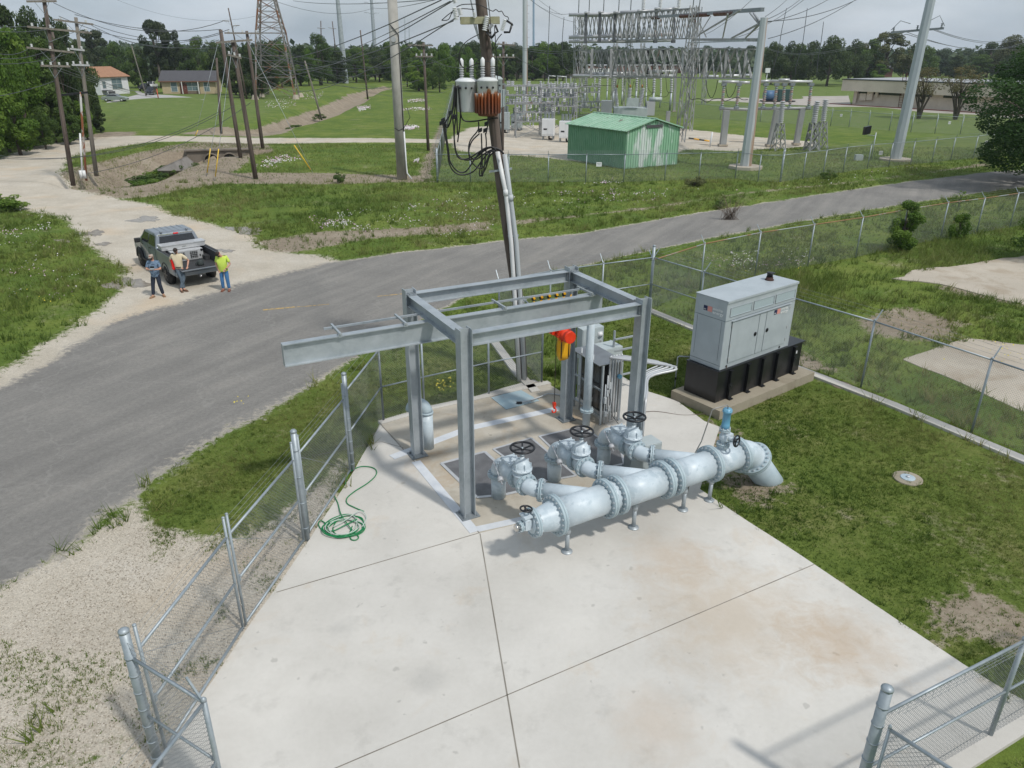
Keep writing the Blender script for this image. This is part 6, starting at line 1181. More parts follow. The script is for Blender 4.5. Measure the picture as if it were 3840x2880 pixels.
for x0_,x1_ in ((.06,.30),(.38,.46),(.52,.68),(.76,.98)): m_=MB(); m_.box((IL*(x0_+x1_)/2,-.05,zt*.515),(IL*(x1_-x0_),.25,.55)); m_.build('strip_window',glass_m,t)
m_=MB(); m_.box((IL/2,-1.5,.06),(IL+6,.5,.14)); m_.build('red_kerb',M('red_kerb_paint',(.28,.06,.045),.8),t)
lx=IL*.31; la=MB()
for s in (-.35,.35): la.bar((lx+s,-.35,.1),(lx+s+.3,-1.35,zt+1.6),.08)
for i in range(14): f_=i/14; la.bar((lx-.35+.3*f_,-.35-f_,.1+f_*(zt+1.4)),(lx+.35+.3*f_,-.35-f_,.1+f_*(zt+1.4)),.05)
la.build('ladder',brown_ins,t)
for x_,w_,h_,z in ((1.8,.5,2.4,1.6),(3.4,1.3,1.3,1.6),(4.8,1.2,1.6,1.9),(6.2,.5,.9,2.2)): m_=MB(); m_.box((x_,-.3,z),(w_,.5,h_)); m_.build('wall_box',beige,t)
p=at(3212,375); t=thing('no_entry_sign','small red no-entry sign on a pole before the beige building','road sign',p); m_=MB(); m_.cyl((0,0,0),(0,0,2.6),.05,n=6); m_.build('post',galv,t); m_=MB(); m_.lathe((0,-.06,2.5),(0,-1,0),[(0,.42),(.03,.42)],16); f_=m_.build('disc',M('sign_red',(.5,.02,.02),.5),t); m_=MB(); m_.box((0,-.1,2.5),(.5,.01,.1)); m_.build('bar',white_l,f_)
# far long red-brick building behind the substation, railway bank
ra=at(2150,278); rb=at(2560,274); rv=rb-ra; t=thing('brick_building','long low red-brick building far behind the substation','building',ra,math.atan2(rv.y,rv.x)); m_=MB(); m_.box((rv.length/2,10,1.9),(rv.length,20,3.8)); m_.build('wall',M('red_brick',(.13,.06,.045),.9,0,(.17,.08,.06),.3),t); m_=MB(); m_.box((rv.length/2,10,3.95),(rv.length+1,21,.3)); m_.build('roof',insul_m,t)
m_=MB(); m_.box((rv.length*.2,-.1,1.6),(rv.length*.25,.3,1.8)); m_.build('pale_doorway',pvcw_m,t)
ra=at(3205,288); t=thing('brick_house','small brick house between the far oaks on the right','house',ra,R(-12)); m_=MB(); m_.box((8,4,1.8),(16,8,3.6)); m_.build('wall',bpy.data.materials['red_brick'],t); m_=MB(); m_.prism([(-1,-1),(17,-1),(17,9),(-1,9)],3.6,3.8); m_.add([(-1,-1,3.8),(17,-1,3.8),(17,9,3.8),(-1,9,3.8),(4,4,6.2),(12,4,6.2)],[(0,1,5,4),(1,2,5),(2,3,4,5),(3,0,4)]); m_.build('roof',roof_d,t); m_=MB(); m_.box((8,-.1,1.4),(2.2,.2,2.4)); m_.build('porch',roof_o,t)
m_=MB(); A0=Vector((-150,330,0)); m_.prism([(-420,322),(60,330),(60,340),(-420,332)],0,1.5); m_.prism([(-420,324),(60,332),(60,338),(-420,330)],1.5,1.9); o=m_.build('railway_bank',M('ballast_grey',(.13,.12,.11),.95,0,(.19,.175,.155),.5)); o['kind']='structure'
# ---------------------------------------------------------------- green shed
sa=at(2157,592); sb=at(2340,634); sc_=at(2508,610)
sy=math.atan2((sc_-sb).y,(sc_-sb).x); sy=sy*.4+.6*(math.atan2((sa-sb).y,(sa-sb).x)-math.pi/2); sW=(sc_-sb).length*.98; sL=(sa-sb).length; she=zat(sb,2346,492)
def corr(name,c,c2,peel=None):
    m=M(name,c,.55,0,c2,1.2,rust=peel,rustamt=.52,stretch=(1,1,.25)) if peel else M(name,c,.55,0,c2,1.2); return m
shg=corr('green_corrugated_panel',(.15,.32,.20),(.20,.37,.245)); shp=corr('peeling_green_panel',(.22,.42,.27),(.27,.47,.33),(.58,.64,.62)); shr=M('green_metal_roof',(.23,.40,.28),.55,0,(.33,.49,.37),1.2,rust=(.12,.07,.05),rustamt=.62)
t=thing('metal_shed','green corrugated metal shed with gabled roof inside the substation fence','shed',sb,sy)
yb=(Matrix.Rotation(-sy,4,'Z')@(sa-sb)); sL=yb.y if yb.y>2 else sL
m_=MB(); nrib=int(sL/.28); 
for i in range(nrib): y=sL*(i+.5)/nrib; m_.box((-.02,y,she/2),(.06,.05,she-.02))
m_.box((.05,sL/2,she/2),(.1,sL,she)); m_.box((sW-.05,sL/2,she/2),(.1,sL,she)); m_.build('side_wall',shg,t)
m_=MB(); rise=zat(sb+(sc_-sb)*.5,2443,448)-she; nrib=int(sW/.28)
m_.add([(0,0,0),(sW,0,0),(sW,0,she),(sW/2,0,she+rise),(0,0,she),(0,.1,0),(sW,.1,0),(sW,.1,she),(sW/2,.1,she+rise),(0,.1,she)],[(0,1,2,3,4),(9,8,7,6,5)])
for i in range(nrib): x=sW*(i+.5)/nrib; hh_=she+rise*(1-abs(x/sW*2-1)); m_.box((x,-.02,hh_/2),(.05,.06,hh_-.02))
m_.build('gable_wall',shp,t); m_=MB(); m_.add([(0,sL,0),(sW,sL,0),(sW,sL,she),(sW/2,sL,she+rise),(0,sL,she),(0,sL-.1,0),(sW,sL-.1,0),(sW,sL-.1,she),(sW/2,sL-.1,she+rise),(0,sL-.1,she)],[(4,3,2,1,0),(5,6,7,8,9)]); m_.build('gable_wall',shg,t)
m_=MB(); e=.25
for s in (0,1):
    x0_,x1_=(-e,sW/2) if s==0 else (sW+e,sW/2); z0_=she-rise/(sW/2)*e+.04; z1_=she+rise+.06; q=[(x0_,-e,z0_),(x0_,sL+e,z0_),(x1_,sL+e,z1_),(x1_,-e,z1_)]; m_.add(q+[(x,y,z+.05) for x,y,z in q],[(0,1,2,3),(7,6,5,4),(0,3,7,4),(1,0,4,5),(2,1,5,6),(3,2,6,7)])
    for i in range(int(sL/.55)+1): y=-e+.1+i*.55; m_.bar((x0_,y,z0_+.07),(x1_,y,z1_+.07),.06,.07)
m_.bar((sW/2,-e,she+rise+.14),(sW/2,sL+e,she+rise+.14),.3,.06); m_.build('roof',shr,t)
m_=MB(); m_.box((sW/2,-.06,she+rise*.35),(sW*.3,.06,rise*.3)); m_.build('gable_vent',roof_d,t)
# ---------------------------------------------------------------- substation fence
z2=[A_(1641,684),A_(1764,684),A_(1908,684),A_(2055,684),A_(2196,684),A_(2338,684),A_(2492,679),A_(2619,677),A_(2756,672),A_(2841,686),A_(2925,686)]
fence('front chain-link fence of the substation along the grass verge',z2,2.1,arm=(-.2,-.9,0),prad=.04,wr=.0045,sp=.11,bigposts=(0,10))
fence('chain-link substation fence running up to the right along the road',[A_(x,y) for x,y in ((2925,686),(3009,673),(3085,662),(3160,649),(3251,636),(3331,629),(3413,621),(3493,612),(3564,603),(3648,595),(3707,584),(3776,579),(3860,566),(4000,548))],2.1,arm=(-.2,-.9,0),prad=.04,wr=.0045,sp=.11)
lf=[A_(1641,684)]; e_=A_(1702,352)
for i in range(1,15): lf.append(lf[0].lerp(e_,(i/14)))
fence('left side substation fence seen edge-on, running away',lf,2.1,arm=(-.9,0,0),prad=.04,wr=.006,sp=.14)
fence('far right substation boundary fence across the mown field',[A_(x,y) for x,y in ((2420,430),(2560,440),(2700,450),(2850,459),(2990,466),(3114,472),(3183,477),(3253,484),(3334,490),(3415,496),(3505,500),(3600,504),(3700,506),(3860,510))],2.1,prad=.045,wr=.006,sp=.16,arm=(.1,.9,0))
for x,y,b in ((2246,616,(2246,684)),(3302,573,(3302,632)),(3698,534,(3698,586)),(3154,432,(3154,474)),(3560,460,(3560,500)),(2700,305,(2700,450))):
    p=at(*b); q=atd(x,y,p); m_=MB(); m_.box((0,0,0),(.42,.02,.32) if x<3000 else (.32,.02,.34)); m_.mi=1; m_.box((0,-.012,.06),(.3,.004,.03)); m_.box((0,-.012,-.03),(.24,.004,.03)); o=m_.build('warning_sign',[white_l,galv_dark]); o.location=q+Vector((0,-.06,0))
    tag(o,{2246:'white notice on the front fence left of the green shed',3302:'white notice on the fence just left of the tall steel pole base',3698:'white notice on the fence at the far right',3154:'small white notice on the far boundary fence, left one',3560:'small white notice on the far boundary fence under the crape trees',2700:'tiny pale sign beyond the far boundary fence'}[x],'sign')
p=at(3265,605); t=thing('flood_light','black flood light on a short pole before the steel pole','flood light',p); m_=MB(); m_.cyl((0,0,0),(0,0,2.6),.05,n=8); m_.bar((0,0,2.3),(-.8,0,2.4),.05); m_.build('post',galv,t); m_=MB(); m_.box((-.9,0,2.8),(.6,.35,.7),u=(1,.2,.2)); m_.build('lamp_housing',black_m,t); m_=MB(); m_.box((-1.2,0,.3),(.7,.4,.6)); m_.build('power_box',box_m,t)
# ---------------------------------------------------------------- substation
Z4=lambda x,y:(2100+x*.434,y*.434)
Z3=lambda x,y:(1500+x*.434,y*.434)
Z5=lambda x,y:(2880+x*.434,y*.434)
def bpt(f): return at(*f)
def lattice_col(lab,b,top,w0,w1,group='substation lattice columns'):
    B0=at(*b); Tp=atd(top[0],top[1],B0); H_=Tp.z; t=thing('lattice_column',lab,'lattice column',B0,R(12),group); cs=((-1,-1),(1,-1),(1,1),(-1,1)); dx=(Tp-B0); dx.z=0
    lg=MB(); n=max(6,int(H_/1.1))
    P_=lambda i,k: Vector(cs[i])*0 if 0 else Vector((cs[i][0]*(w0+(w1-w0)*k/n),cs[i][1]*(w0+(w1-w0)*k/n),H_*k/n))+dx*(k/n)
    P_=lambda i,k: Vector((cs[i][0]*(w0+(w1-w0)*k/n),cs[i][1]*(w0+(w1-w0)*k/n),H_*k/n))+dx*(k/n)
    for i in range(4): lg.bar(P_(i,0),P_(i,n),.09,.09)
    lg.build('leg',steel_lt,t); br=MB()
    for k in range(n):
        for i in range(4):
            j=(i+1)%4; br.bar(P_(i,k),P_(j,k+1),.05,.05) if (k+i)%2 else br.bar(P_(j,k),P_(i,k+1),.05,.05)
    br.build('lacing',steel_lt,t); return B0
cA=lattice_col('pale lattice column in front of the green shed roof, right side',Z4(1035,1228),Z4(1165,45),.42,.36)
cB=lattice_col('lattice column just behind the right front lattice column',Z4(1105,1132),Z4(1195,60),.42,.34)
cC=lattice_col('middle lattice column behind the big transformer',Z4(566,1010),Z4(610,110),.4,.34)
cD=lattice_col('left lattice column behind the switch racks',Z4(150,960),Z4(150,140),.55,.5)
cE=lattice_col('slim lattice column between the left and middle ones',Z4(700,930),Z4(715,370),.35,.3)
def pl(f,D0,o=0.0):
    p=atd(f[0],f[1],D0); d=Vector((p.x,p.y,0)).normalized(); return p+d*o
def truss(lab,pts_top,pts_bot,D0,dep,n,r=.10,ref=None):
    # trusses span between photo-measured ends but have real depth
    a0,a1=pl(pts_top[0],D0[0]),pl(pts_top[1],D0[1]); b0,b1=pl(pts_bot[0],D0[0]),pl(pts_bot[1],D0[1]); t=thing('truss_girder',lab,'truss girder',b0,0,'substation girders'); dv_=Vector((a0.x,a0.y,0)).normalized()*dep
    m_=MB()
    for o in (Vector(),dv_): m_.bar(a0+o-b0,a1+o-b0,.12,.12); m_.bar(b0+o-b0,b1+o-b0,.12,.12)
    m_.build('chord',steel_lt,t); m_=MB()
    for o in (Vector(),dv_):
        for i in range(n):
            p0=a0.lerp(a1,i/n)+o;p1=a0.lerp(a1,(i+1)/n)+o;q0=b0.lerp(b1,i/n)+o;q1=b0.lerp(b1,(i+1)/n)+o
            if i%2==0: m_.bar(q0-b0,p0.lerp(p1,.9)-b0,r,r); m_.bar(q1-b0,p0.lerp(p1,.1)-b0,r,r)
            else: m_.bar(p0-b0,q1-b0,r,r); m_.bar(p1-b0,q0-b0,r,r)
    for i in range(n+1): m_.bar(a0.lerp(a1,i/n)-b0,a0.lerp(a1,i/n)+dv_-b0,r,r); m_.bar(b0.lerp(b1,i/n)-b0,b0.lerp(b1,i/n)+dv_-b0,r,r)
    m_.build('web_member',steel_lt,t); return t
lattice_col('tall lattice column at the left end of the upper truss',Z4(215,930),Z4(205,130),.42,.36); lattice_col('lattice column between the shed roof and middle column',Z4(455,960),Z4(480,370),.34,.3); lattice_col('slim lattice column right of the shed behind the jumpers',Z4(1240,900),Z4(1262,420),.34,.3)
DD=at(*Z4(566,1000)); DN=at(*Z4(1090,1180))
truss('upper truss girder with crossing braces across the substation sky line',(Z4(150,140),Z4(1165,70)),(Z4(150,355),Z4(1165,330)),(cD,cB),2.4,24)
truss('lower long truss girder of the substation, left half',(Z4(120,435),Z4(1150,415)),(Z4(120,660),Z4(1150,672)),(cD,cB),1.8,18)
truss('lower long truss girder running right to the steel pole',(Z4(1150,415),Z4(1690,425)),(Z4(1100,675),Z4(1660,680)),(cB,at(2860,600)),1.6,8)
truss('rear lower truss girder crossing behind the upper one',(Z4(180,445),Z4(1010,425)),(Z4(180,640),Z4(1010,650)),(cC,cC),2.6,12)
# bus tubes, insulator stacks, hanging switch frames
def tubes(lab,segs,D0,r,mat=alu_m,nm='bus_tube',cat='bus tube',group='substation bus tubes'):
    a0=pl(segs[0][0],D0,segs[0][2] if len(segs[0])>2 else 0); t=thing(nm,lab,cat,a0,0,group)
    for s in segs: o=s[2] if len(s)>2 else 0; m_=MB(); m_.cyl(pl(s[0],D0,o)-a0,pl(s[1],D0,o)-a0,r,n=8); m_.build('tube',mat,t)
    return t
tubes('thick grey bus tube along the top of the upper truss',[(Z4(75,128),Z4(560,118)),(Z4(200,128),Z4(540,122),2.5),(Z4(520,108),Z4(830,92)),(Z4(830,92),Z4(1000,76))],cC,.24,insul_m)
tubes('pair of grey bus tubes under the upper truss',[(Z4(75,322),Z4(560,306)),(Z4(75,358),Z4(620,355)),(Z4(510,318),Z4(985,292)),(Z4(520,358),Z4(985,345))],cC,.25,insul_m)
tubes('lower row of aluminium bus tubes behind the columns',[(Z4(110,655),Z4(740,660)),(Z4(270,638),Z4(680,632)),(Z4(760,620),Z4(1000,615)),(Z4(755,655),Z4(990,655)),(Z4(890,660),Z4(1010,660)),(Z4(1240,662),Z4(1370,662)),(Z4(1410,655),Z4(1545,655)),(Z4(1590,652),Z4(1660,652))],cC,.22)
dsw=M('dark_switch_steel',(.06,.065,.075),.55,.2,(.13,.14,.15),2)
for i,(x,y0_,y1_) in enumerate(((225,105,365),(345,100,355),(475,100,355),(680,88,350),(830,70,360),(985,65,360))):
    P0=pl(Z4(x,y0_),cC,-1.4); m_=MB(); Q0=pl(Z4(x-6,y1_),cC,-1.4)-P0; m_.bar((0,0,0),Q0,.34,.4); m_.mi=1; m_.cyl((-.3,-.4,-.2),(.5,-.4,-.1),.12,n=8); m_.mi=0; m_.box(Q0,(.5,.9,.4)); o=m_.build('disconnect_switch',[dsw,insul_m]); o.location=P0
    tag(o,'dark vertical disconnect switch frame hanging on the upper truss','disconnect switch','disconnect switches on the upper truss')
for i,(x,y0_,y1_) in enumerate(((760,425,665),(890,425,665),(1060,425,660))):
    P0=pl(Z4(x,y0_),cC,.5); m_=MB(); Q0=pl(Z4(x-6,y1_),cC,.5)-P0; m_.bar((0,0,0),Q0,.3,.3); m_.bar((.8,0,0),Q0+Vector((.8,0,0)),.1,.1); o=m_.build('disconnect_switch',black_m if i<2 else galv_dark); o.location=P0; tag(o,'dark hanging switch frame between the lower trusses','disconnect switch','disconnect switches between the lower trusses')
for x0_,x1_ in ((1265,1242),(1440,1420),(1608,1590),(443,435),(278,268)):
    P0=pl(Z4(x0_,420),cB,-.5); m_=MB(); m_.bar((0,0,0),pl(Z4(x1_,670),cB,-.5)-P0,.28,.28); o=m_.build('truss_hanger',steel_lt); o.location=P0; tag(o,'pale vertical hanger bar on the lower long truss','hanger bar','hanger bars on the lower truss')
def stack(lab,b,top,z_ins,r=.17,group='substation insulator posts',mt=insul_m,under=galv):
    B0=at(*b); Tp=atd(top[0],top[1],B0); zi=z_ins if z_ins is not None else Tp.z*.45; t=thing('insulator_post',lab,'insulator post',B0,0,group); m_=MB(); m_.cyl((0,0,0),(0,0,zi),r*.75,n=8); m_.build('support',under,t); d=Tp-B0; m_=MB(); insul(m_,Vector((0,0,zi)),(d.x,d.y,d.z-zi),r*1.25,(Vector((d.x,d.y,d.z-zi))).length,10,10); m_.build('insulator',mt,t); m_=MB(); m_.cyl(d,d+Vector((0,0,.25)),r*.9,n=8); m_.build('cap',galv_dark,t)
for x,b,top in ((300,900,640),(410,900,640),(540,905,640),(745,920,640),(870,930,640))[:]:
    stack('slim support post with insulator behind the main insulator row',Z4(x-8,b),Z4(x+2,top),None,.16,'slim insulator posts')
for x,b,top in ((225,930,590),(345,930,585),(470,935,590),(665,930,595),(812,960,595),(962,960,600)):
    stack('grey insulator post under the upper bus, row behind the shed',Z4(x-14,b),Z4(x+4,top),None,.24)
for x,b in ((495,1010),(597,1010),(690,1010)):
    P0=pl(Z4(x,915),at(*Z4(597,1030))); m_=MB(); insul(m_,(0,0,0),(.05*(x-597)/100*3,0,1),.28,2.6,12,10); m_.mi=1; m_.cyl((.15*(x-597)/100,0,2.6),(.17*(x-597)/100,0,3.0),.12,n=8); o=m_.build('transformer_bushing',[insul_m,M('copper_brown_cap',(.35,.15,.04),.4,.5)]); o.location=P0; tag(o,'tall ribbed bushing with copper cap on the big power transformer','bushing','bushings on the power transformer')
bt=at(*Z4(600,1035)); t=thing('power_transformer','large pale grey power transformer behind the green shed roof','power transformer',bt,R(-5)); m_=MB(); m_.box((0,0,zat(bt,*Z4(600,925))/2),(5.0,3.2,zat(bt,*Z4(600,925)))); m_.build('tank',box_m,t,bevel=.05)
for i in range(10): m_=MB(); m_.box((3.0,-1.3+i*.3,1.7),(1.2,.12,1.9)); m_.build('radiator',insul_m,t)
m_=MB(); m_.cyl((2.7,-.5,3.0),(4.6,-.5,3.0),.30,n=14); m_.build('conservator',box_m,t); m_=MB(); m_.box((-3.6,-.4,1.5),(1.6,2.2,2.5)); m_.build('switch_compartment',insul_m,t)
m_=MB(); m_.box((.2,-1.7,2.6),(1.8,.3,1.2)); m_.build('control_box',box_m,t)
# right-hand switch bay: beams on grey columns, colourful insulators, tubes
colm=M('grey_steel_column',(.27,.28,.28),.6,.2,(.36,.37,.37),1,stretch=(1,1,.3))
for lab,b,top,w_ in (('grey box column under the right switch beam, left one',Z4(1405,1262),Z4(1440,955),.62),('grey box column right of the rusty pole',Z4(1815,1262),Z4(1880,950),.62),('grey box column at the right end of the switch beam',Z4(2040,1250),Z4(2095,940),.55),('blue-grey column right of the green shed',Z4(925,1110),Z4(937,960),.5),('dark column behind the shed ridge',Z4(985,965),Z4(1000,600),.42)):
    B0=at(*b); Tp=atd(top[0],top[1],B0)-B0; t=thing('steel_column',lab,'steel column',B0,0,'substation box columns'); m_=MB(); m_.bar((0,0,0),Tp,w_,w_,up=(0,1,0)); m_.build('shaft',colm,t); m_=MB(); m_.box((0,0,.1),(w_*1.5,w_*1.5,.2)); m_.build('footing',conc_cold,t)
c1=at(*Z4(1405,1262)); c2=at(*Z4(2040,1250))
tubes('grey switch beam resting on the right-hand box columns',[(Z4(1375,940),Z4(1625,945)),(Z4(1690,940),Z4(2165,935))],c2,.16,colm,'support_beam','support beam')
tubes('aluminium bus tube on top of the right-hand insulators',[(Z4(1400,705),Z4(1545,708)),(Z4(1545,715),Z4(1640,718),1.5),(Z4(1725,705),Z4(1810,700)),(Z4(1890,692),Z4(1985,692)),(Z4(1780,705),Z4(2180,712),2)],c2,.15,alu_m)
pastel=M('pastel_striped_porcelain',(.22,.33,.32),.35,0,(.38,.25,.23),5,.45,.55,stretch=(.2,.2,1))
for x0_,x1_ in ((1418,1398),(1548,1525),(1780,1755),(1873,1853),(1940,1925),(2008,1985),(2172,2148)):
    P0=pl(Z4(x1_,930),c2); q=pl(Z4(x0_,730),c2)-P0; m_=MB(); insul(m_,(0,0,0),q,.2,q.length,11,10); m_.mi=1; m_.box(q,(.5,.4,.3)); m_.box((0,0,0),(.5,.4,.25)); o=m_.build('switch_insulator',[pastel,galv_dark]); o.location=P0; tag(o,'pastel striped insulator standing on the right switch beam','insulator','insulators on the right switch beam')
def ls(lab,b,mid,top,w_):
    B0=at(*b); Mp=atd(mid[0],mid[1],B0)-B0; Tp=atd(top[0],top[1],B0)-B0; t=thing('insulator_stand',lab,'insulator stand',B0,R(10),'lattice stands with tall insulators'); m_=MB(); cs=((-1,-1),(1,-1),(1,1),(-1,1)); n=3
    P_=lambda i,k: Vector((cs[i][0]*(w_+(.28-w_)*k/n),cs[i][1]*(w_+(.28-w_)*k/n),0))+Mp*(k/n)
    for i in range(4):
        m_.bar(P_(i,0),P_(i,n),.08)
        for k in range(n): m_.bar(P_(i,k),P_((i+1)%4,k+1),.05); m_.bar(P_((i+1)%4,k),P_(i,k+1),.05)
    m_.build('lattice_frame',steel_lt,t); m_=MB(); insul(m_,Mp,Tp-Mp,.30,(Tp-Mp).length,11,12); m_.build('insulator',insul_m,t)
ls('lattice stand with ribbed insulator right of the rusty pole',Z4(1880,1300),Z4(1905,1065),Z4(1925,870),.6)
ls('lattice stand with tall insulator, left of the far pair',Z5(375,1300),Z5(395,1060),Z5(430,870),.6)
ls('lattice stand with tallest insulator, right of the far pair',Z5(450,1282),Z5(475,1048),Z5(500,855),.55)
ls('lattice stand with insulator between the box columns',Z4(2180,1300),Z4(2195,1065),Z4(2212,900),.55)
# jumper loops
def loops(lab,lst,D0,r=.035):
    for l in lst: a0=pl(l[0],D0,-.6); m_=MB(); m_.tube(smooth_pts([pl(f,D0,-.6)-a0 for f in l],5),r,n=5); o=m_.build('jumper_cable',cable_m); o.location=a0; tag(o,lab,'cable','jumper loops')
loops('black jumper loop hanging below the lower truss, right side',[[Z4(1262,690),Z4(1275,790),Z4(1310,845),Z4(1345,780),Z4(1362,690)],[Z4(1432,730),Z4(1440,800),Z4(1465,842),Z4(1505,790),Z4(1520,735)],[Z4(1110,800),Z4(1130,855),Z4(1205,850),Z4(1270,880),Z4(1320,855),Z4(1385,850),Z4(1430,870),Z4(1500,845),Z4(1540,840),Z4(1580,860),Z4(1625,858)]],c1)
loops('black jumper loop hanging behind the shed roof',[[Z4(200,740),Z4(320,732),Z4(370,738),Z4(450,740)],[Z4(610,820),Z4(700,838),Z4(790,815),Z4(805,755)],[Z4(830,820),Z4(880,835),Z4(920,830),Z4(945,790)],[Z4(755,665),Z4(760,760),Z4(800,810)],[Z4(915,665),Z4(925,780),Z4(950,800)],[Z4(660,760),Z4(640,700),Z4(620,790)],[Z4(520,650),Z4(490,750),Z4(480,700)]],cC)
# upper right strung beams with brown insulators and diagonals to the pole head
S1=s1[1]
def strut(lab,a,b,r,mat,ref,nm='strut_member',cat='steel strut',ins=None):
    P0=pl(a,ref[0]); P1=pl(b,ref[1])-P0; m_=MB(); m_.bar((0,0,0),P1,r,r); 
    if ins:
        m_.mi=1
        for s,e in ins: q=P1*s; insul(m_,q+Vector((0,-.15,-.1)),P1,.24,P1.length*(e-s),14,10)
    o=m_.build(nm,[mat,brown_ins]); o.location=P0; tag(o,lab,cat)
strut('long grey strain beam with brown insulators reaching the rusty pole top',Z4(700,155),Z4(1750,82),.3,galv_dark,(cC,S1),ins=((.47,.56),(.59,.70),(.74,.86),(.16,.24)))
strut('pale horizontal beam below the strain beam',Z4(1150,342),Z4(1705,345),.26,steel_lt,(cB,S1)); strut('second thin beam with pale insulator strings',Z4(1100,370),Z4(1600,352),.12,galv,(cB,S1))
for a,b,i in ((Z4(1185,160),Z4(1265,325),0),(Z4(1190,320),Z4(1305,135),1),(Z4(1200,300),Z4(1560,85),2),(Z4(1480,330),Z4(1720,205),3),(Z4(1640,110),Z4(1720,205),4),(Z4(1670,110),Z4(1725,185),5),(Z4(1600,330),Z4(1720,215),6),(Z4(1405,330),Z4(1450,120),7)):
    P0=pl(a,DN); m_=MB(); m_.bar((0,0,0),pl(b,DN if i<2 else S1)-P0,.13,.13); o=m_.build('diagonal_brace',steel_lt); o.location=P0; tag(o,'thin diagonal brace between lattice column and rusty pole','brace','diagonal braces by the rusty pole')
# white insulator strings above the upper truss, lightning rods
for x,y in ((720,60),(865,45),(1025,35)):
    P0=pl(Z4(x-2,82),cC); m_=MB(); insul(m_,(0,0,0),(0,0,1),.3,zat(P0,*Z4(x,-5))-P0.z,7,10); o=m_.build('surge_arrester',insulw_m); o.location=P0; tag(o,'black and white ribbed arrester standing on the upper truss','arrester','arresters on the upper truss')
for x in (160,250,375,505,608,1150,1205):
    P0=pl(Z4(x,120 if x<1100 else 60),cC); m_=MB(); m_.cyl((0,0,0),(0,0,6),.07,n=6); o=m_.build('lightning_rod',galv_dark); o.location=P0; tag(o,'thin vertical lightning rod rising from the upper truss','rod','lightning rods on the truss')
# cabinets of the low switch yard
for lab,b,top,w_ in (('white switch cabinet on legs, left of the shed pair',Z3(1280,1205),Z3(1280,1020),1.4),('white switch cabinet on legs nearest the shed',Z3(1430,1225),Z3(1430,1040),1.45),('grey switch cabinet half behind the dark pole',Z3(900,1150),Z3(895,965),1.3),('grey switch cabinet with lever left of the white pair',Z3(1008,1130),Z3(1008,980),1.35)):
    B0=at(*b); h1=zat(B0,*top); t=thing('switch_cabinet',lab,'switch cabinet',B0,R(-12),'outdoor switch cabinets'); mt_=insulw_m if 'white' in lab[:8] else box_m
    m_=MB(); m_.box((0,0,h1*.58),(w_,.95,h1*.8)); bd=m_.build('housing',mt_,t,bevel=.03); m_=MB()
    for x in (-w_/2+.1,w_/2-.1):
        for y in (-.4,.4): m_.bar((x,y,0),(x,y,h1*.2),.09)
    m_.build('leg',galv_dark,t); m_=MB(); m_.box((-w_*.24,-.49,h1*.6),(w_*.46,.02,h1*.7)); m_.box((w_*.24,-.49,h1*.6),(w_*.46,.02,h1*.7)); dd_=m_.build('door',mt_,t); m_=MB(); m_.box((-w_*.2,-.51,h1*.5),(.4,.02,.16)); m_.build('name_plate',black_m,dd_)
    for i in range(6): m_=MB(); insul(m_,(-w_*.36+i*w_*.145,0 if i%2 else .3,h1*.98),(0,0,1),.09,.75,5,8); m_.build('bushing',galv_dark,t)
    m_=MB(); m_.tube([(.1,0,h1*.2),(.1,0,.1),(.5,.1,.0)],.12); m_.build('cable_duct',black_m,t)
# switch racks: pipe frames with rows of insulators and switches
rg=np.random.default_rng(11)
def rack2(lab,x0_,x1_,yb,yt,lev,nI,ref=None):
    A=at(*Z3(x0_,yb)); Bq=at(*Z3(x1_,yb)); t=thing('switch_rack',lab,'switch rack',A,0,'low switch racks'); v=Bq-A; u=v.normalized(); w_=Vector((-u.y,u.x,0)); h1=zat(A,*Z3(x0_,yt)); m_=MB(); npst=max(2,int(v.length/4)+1)
    for i in range(npst):
        for o in (0,2.2): q=v*(i/(npst-1))+w_*o; m_=MB(); m_.bar(q,q+Vector((0,0,h1)),.12); m_.build('post',steel_lt,t)
    m_=MB()
    for z in lev:
        for o in (0,2.2): m_.bar(w_*o+Vector((0,0,h1*z)),v+w_*o+Vector((0,0,h1*z)),.12)
        for i in range(npst): m_.bar(v*(i/(npst-1))+Vector((0,0,h1*z)),v*(i/(npst-1))+w_*2.2+Vector((0,0,h1*z)),.1)
    for i in range(npst-1): m_.bar(v*(i/(npst-1)),v*((i+1)/(npst-1))+Vector((0,0,h1*.45)),.07); m_.bar(v*((i+1)/(npst-1)),v*(i/(npst-1))+Vector((0,0,h1*.45)),.07)
    m_.build('framework',steel_lt,t)
    for z in lev:
        for i in range(nI):
            q=v*((i+.5)/nI)+w_*rg.uniform(0,2.2)+Vector((0,0,h1*z))
            k=rg.random(); m_=MB(); m2=MB(); m3=MB()
            if k<.45: insul(m_,q,(0,0,1),.15,.6,3,7)
            elif k<.7: insul(m2,q-Vector((0,0,.6)),(0,0,1),.11,.6,3,7)
            else: m3.box(q-Vector((0,0,.5)),(.12,.3,.9),u=u)
            if i%2: m_.bar(q+Vector((0,0,.0)),q+u*.7+Vector((0,0,.15)),.05)
            for k_,n_,mt_ in ((m_,'insulator',insul_m),(m2,'hanging_insulator',insulw_m),(m3,'switch_blade',galv_dark)):
                if k_.v: k_.build(n_,mt_,t)
rack2('low switch rack behind the shed, hung with breakers',1500,1780,1010,880,(.98,.6),14); rack2('nearest switch rack between the grey and white cabinets',1000,1330,1190,880,(.97,.7,.45),14)
rack2('low switch rack left of the white cabinets',880,1220,1140,735,(.98,.78,.60),22); rack2('low switch rack above the white switch cabinets',1215,1520,1180,755,(.98,.80,.62),24); rack2('low switch rack further back beside the transformer',1200,1720,960,745,(.98,.75),26); rack2('farther low switch rack behind the leaning pole',1080,1500,900,730,(.98,.6),20)
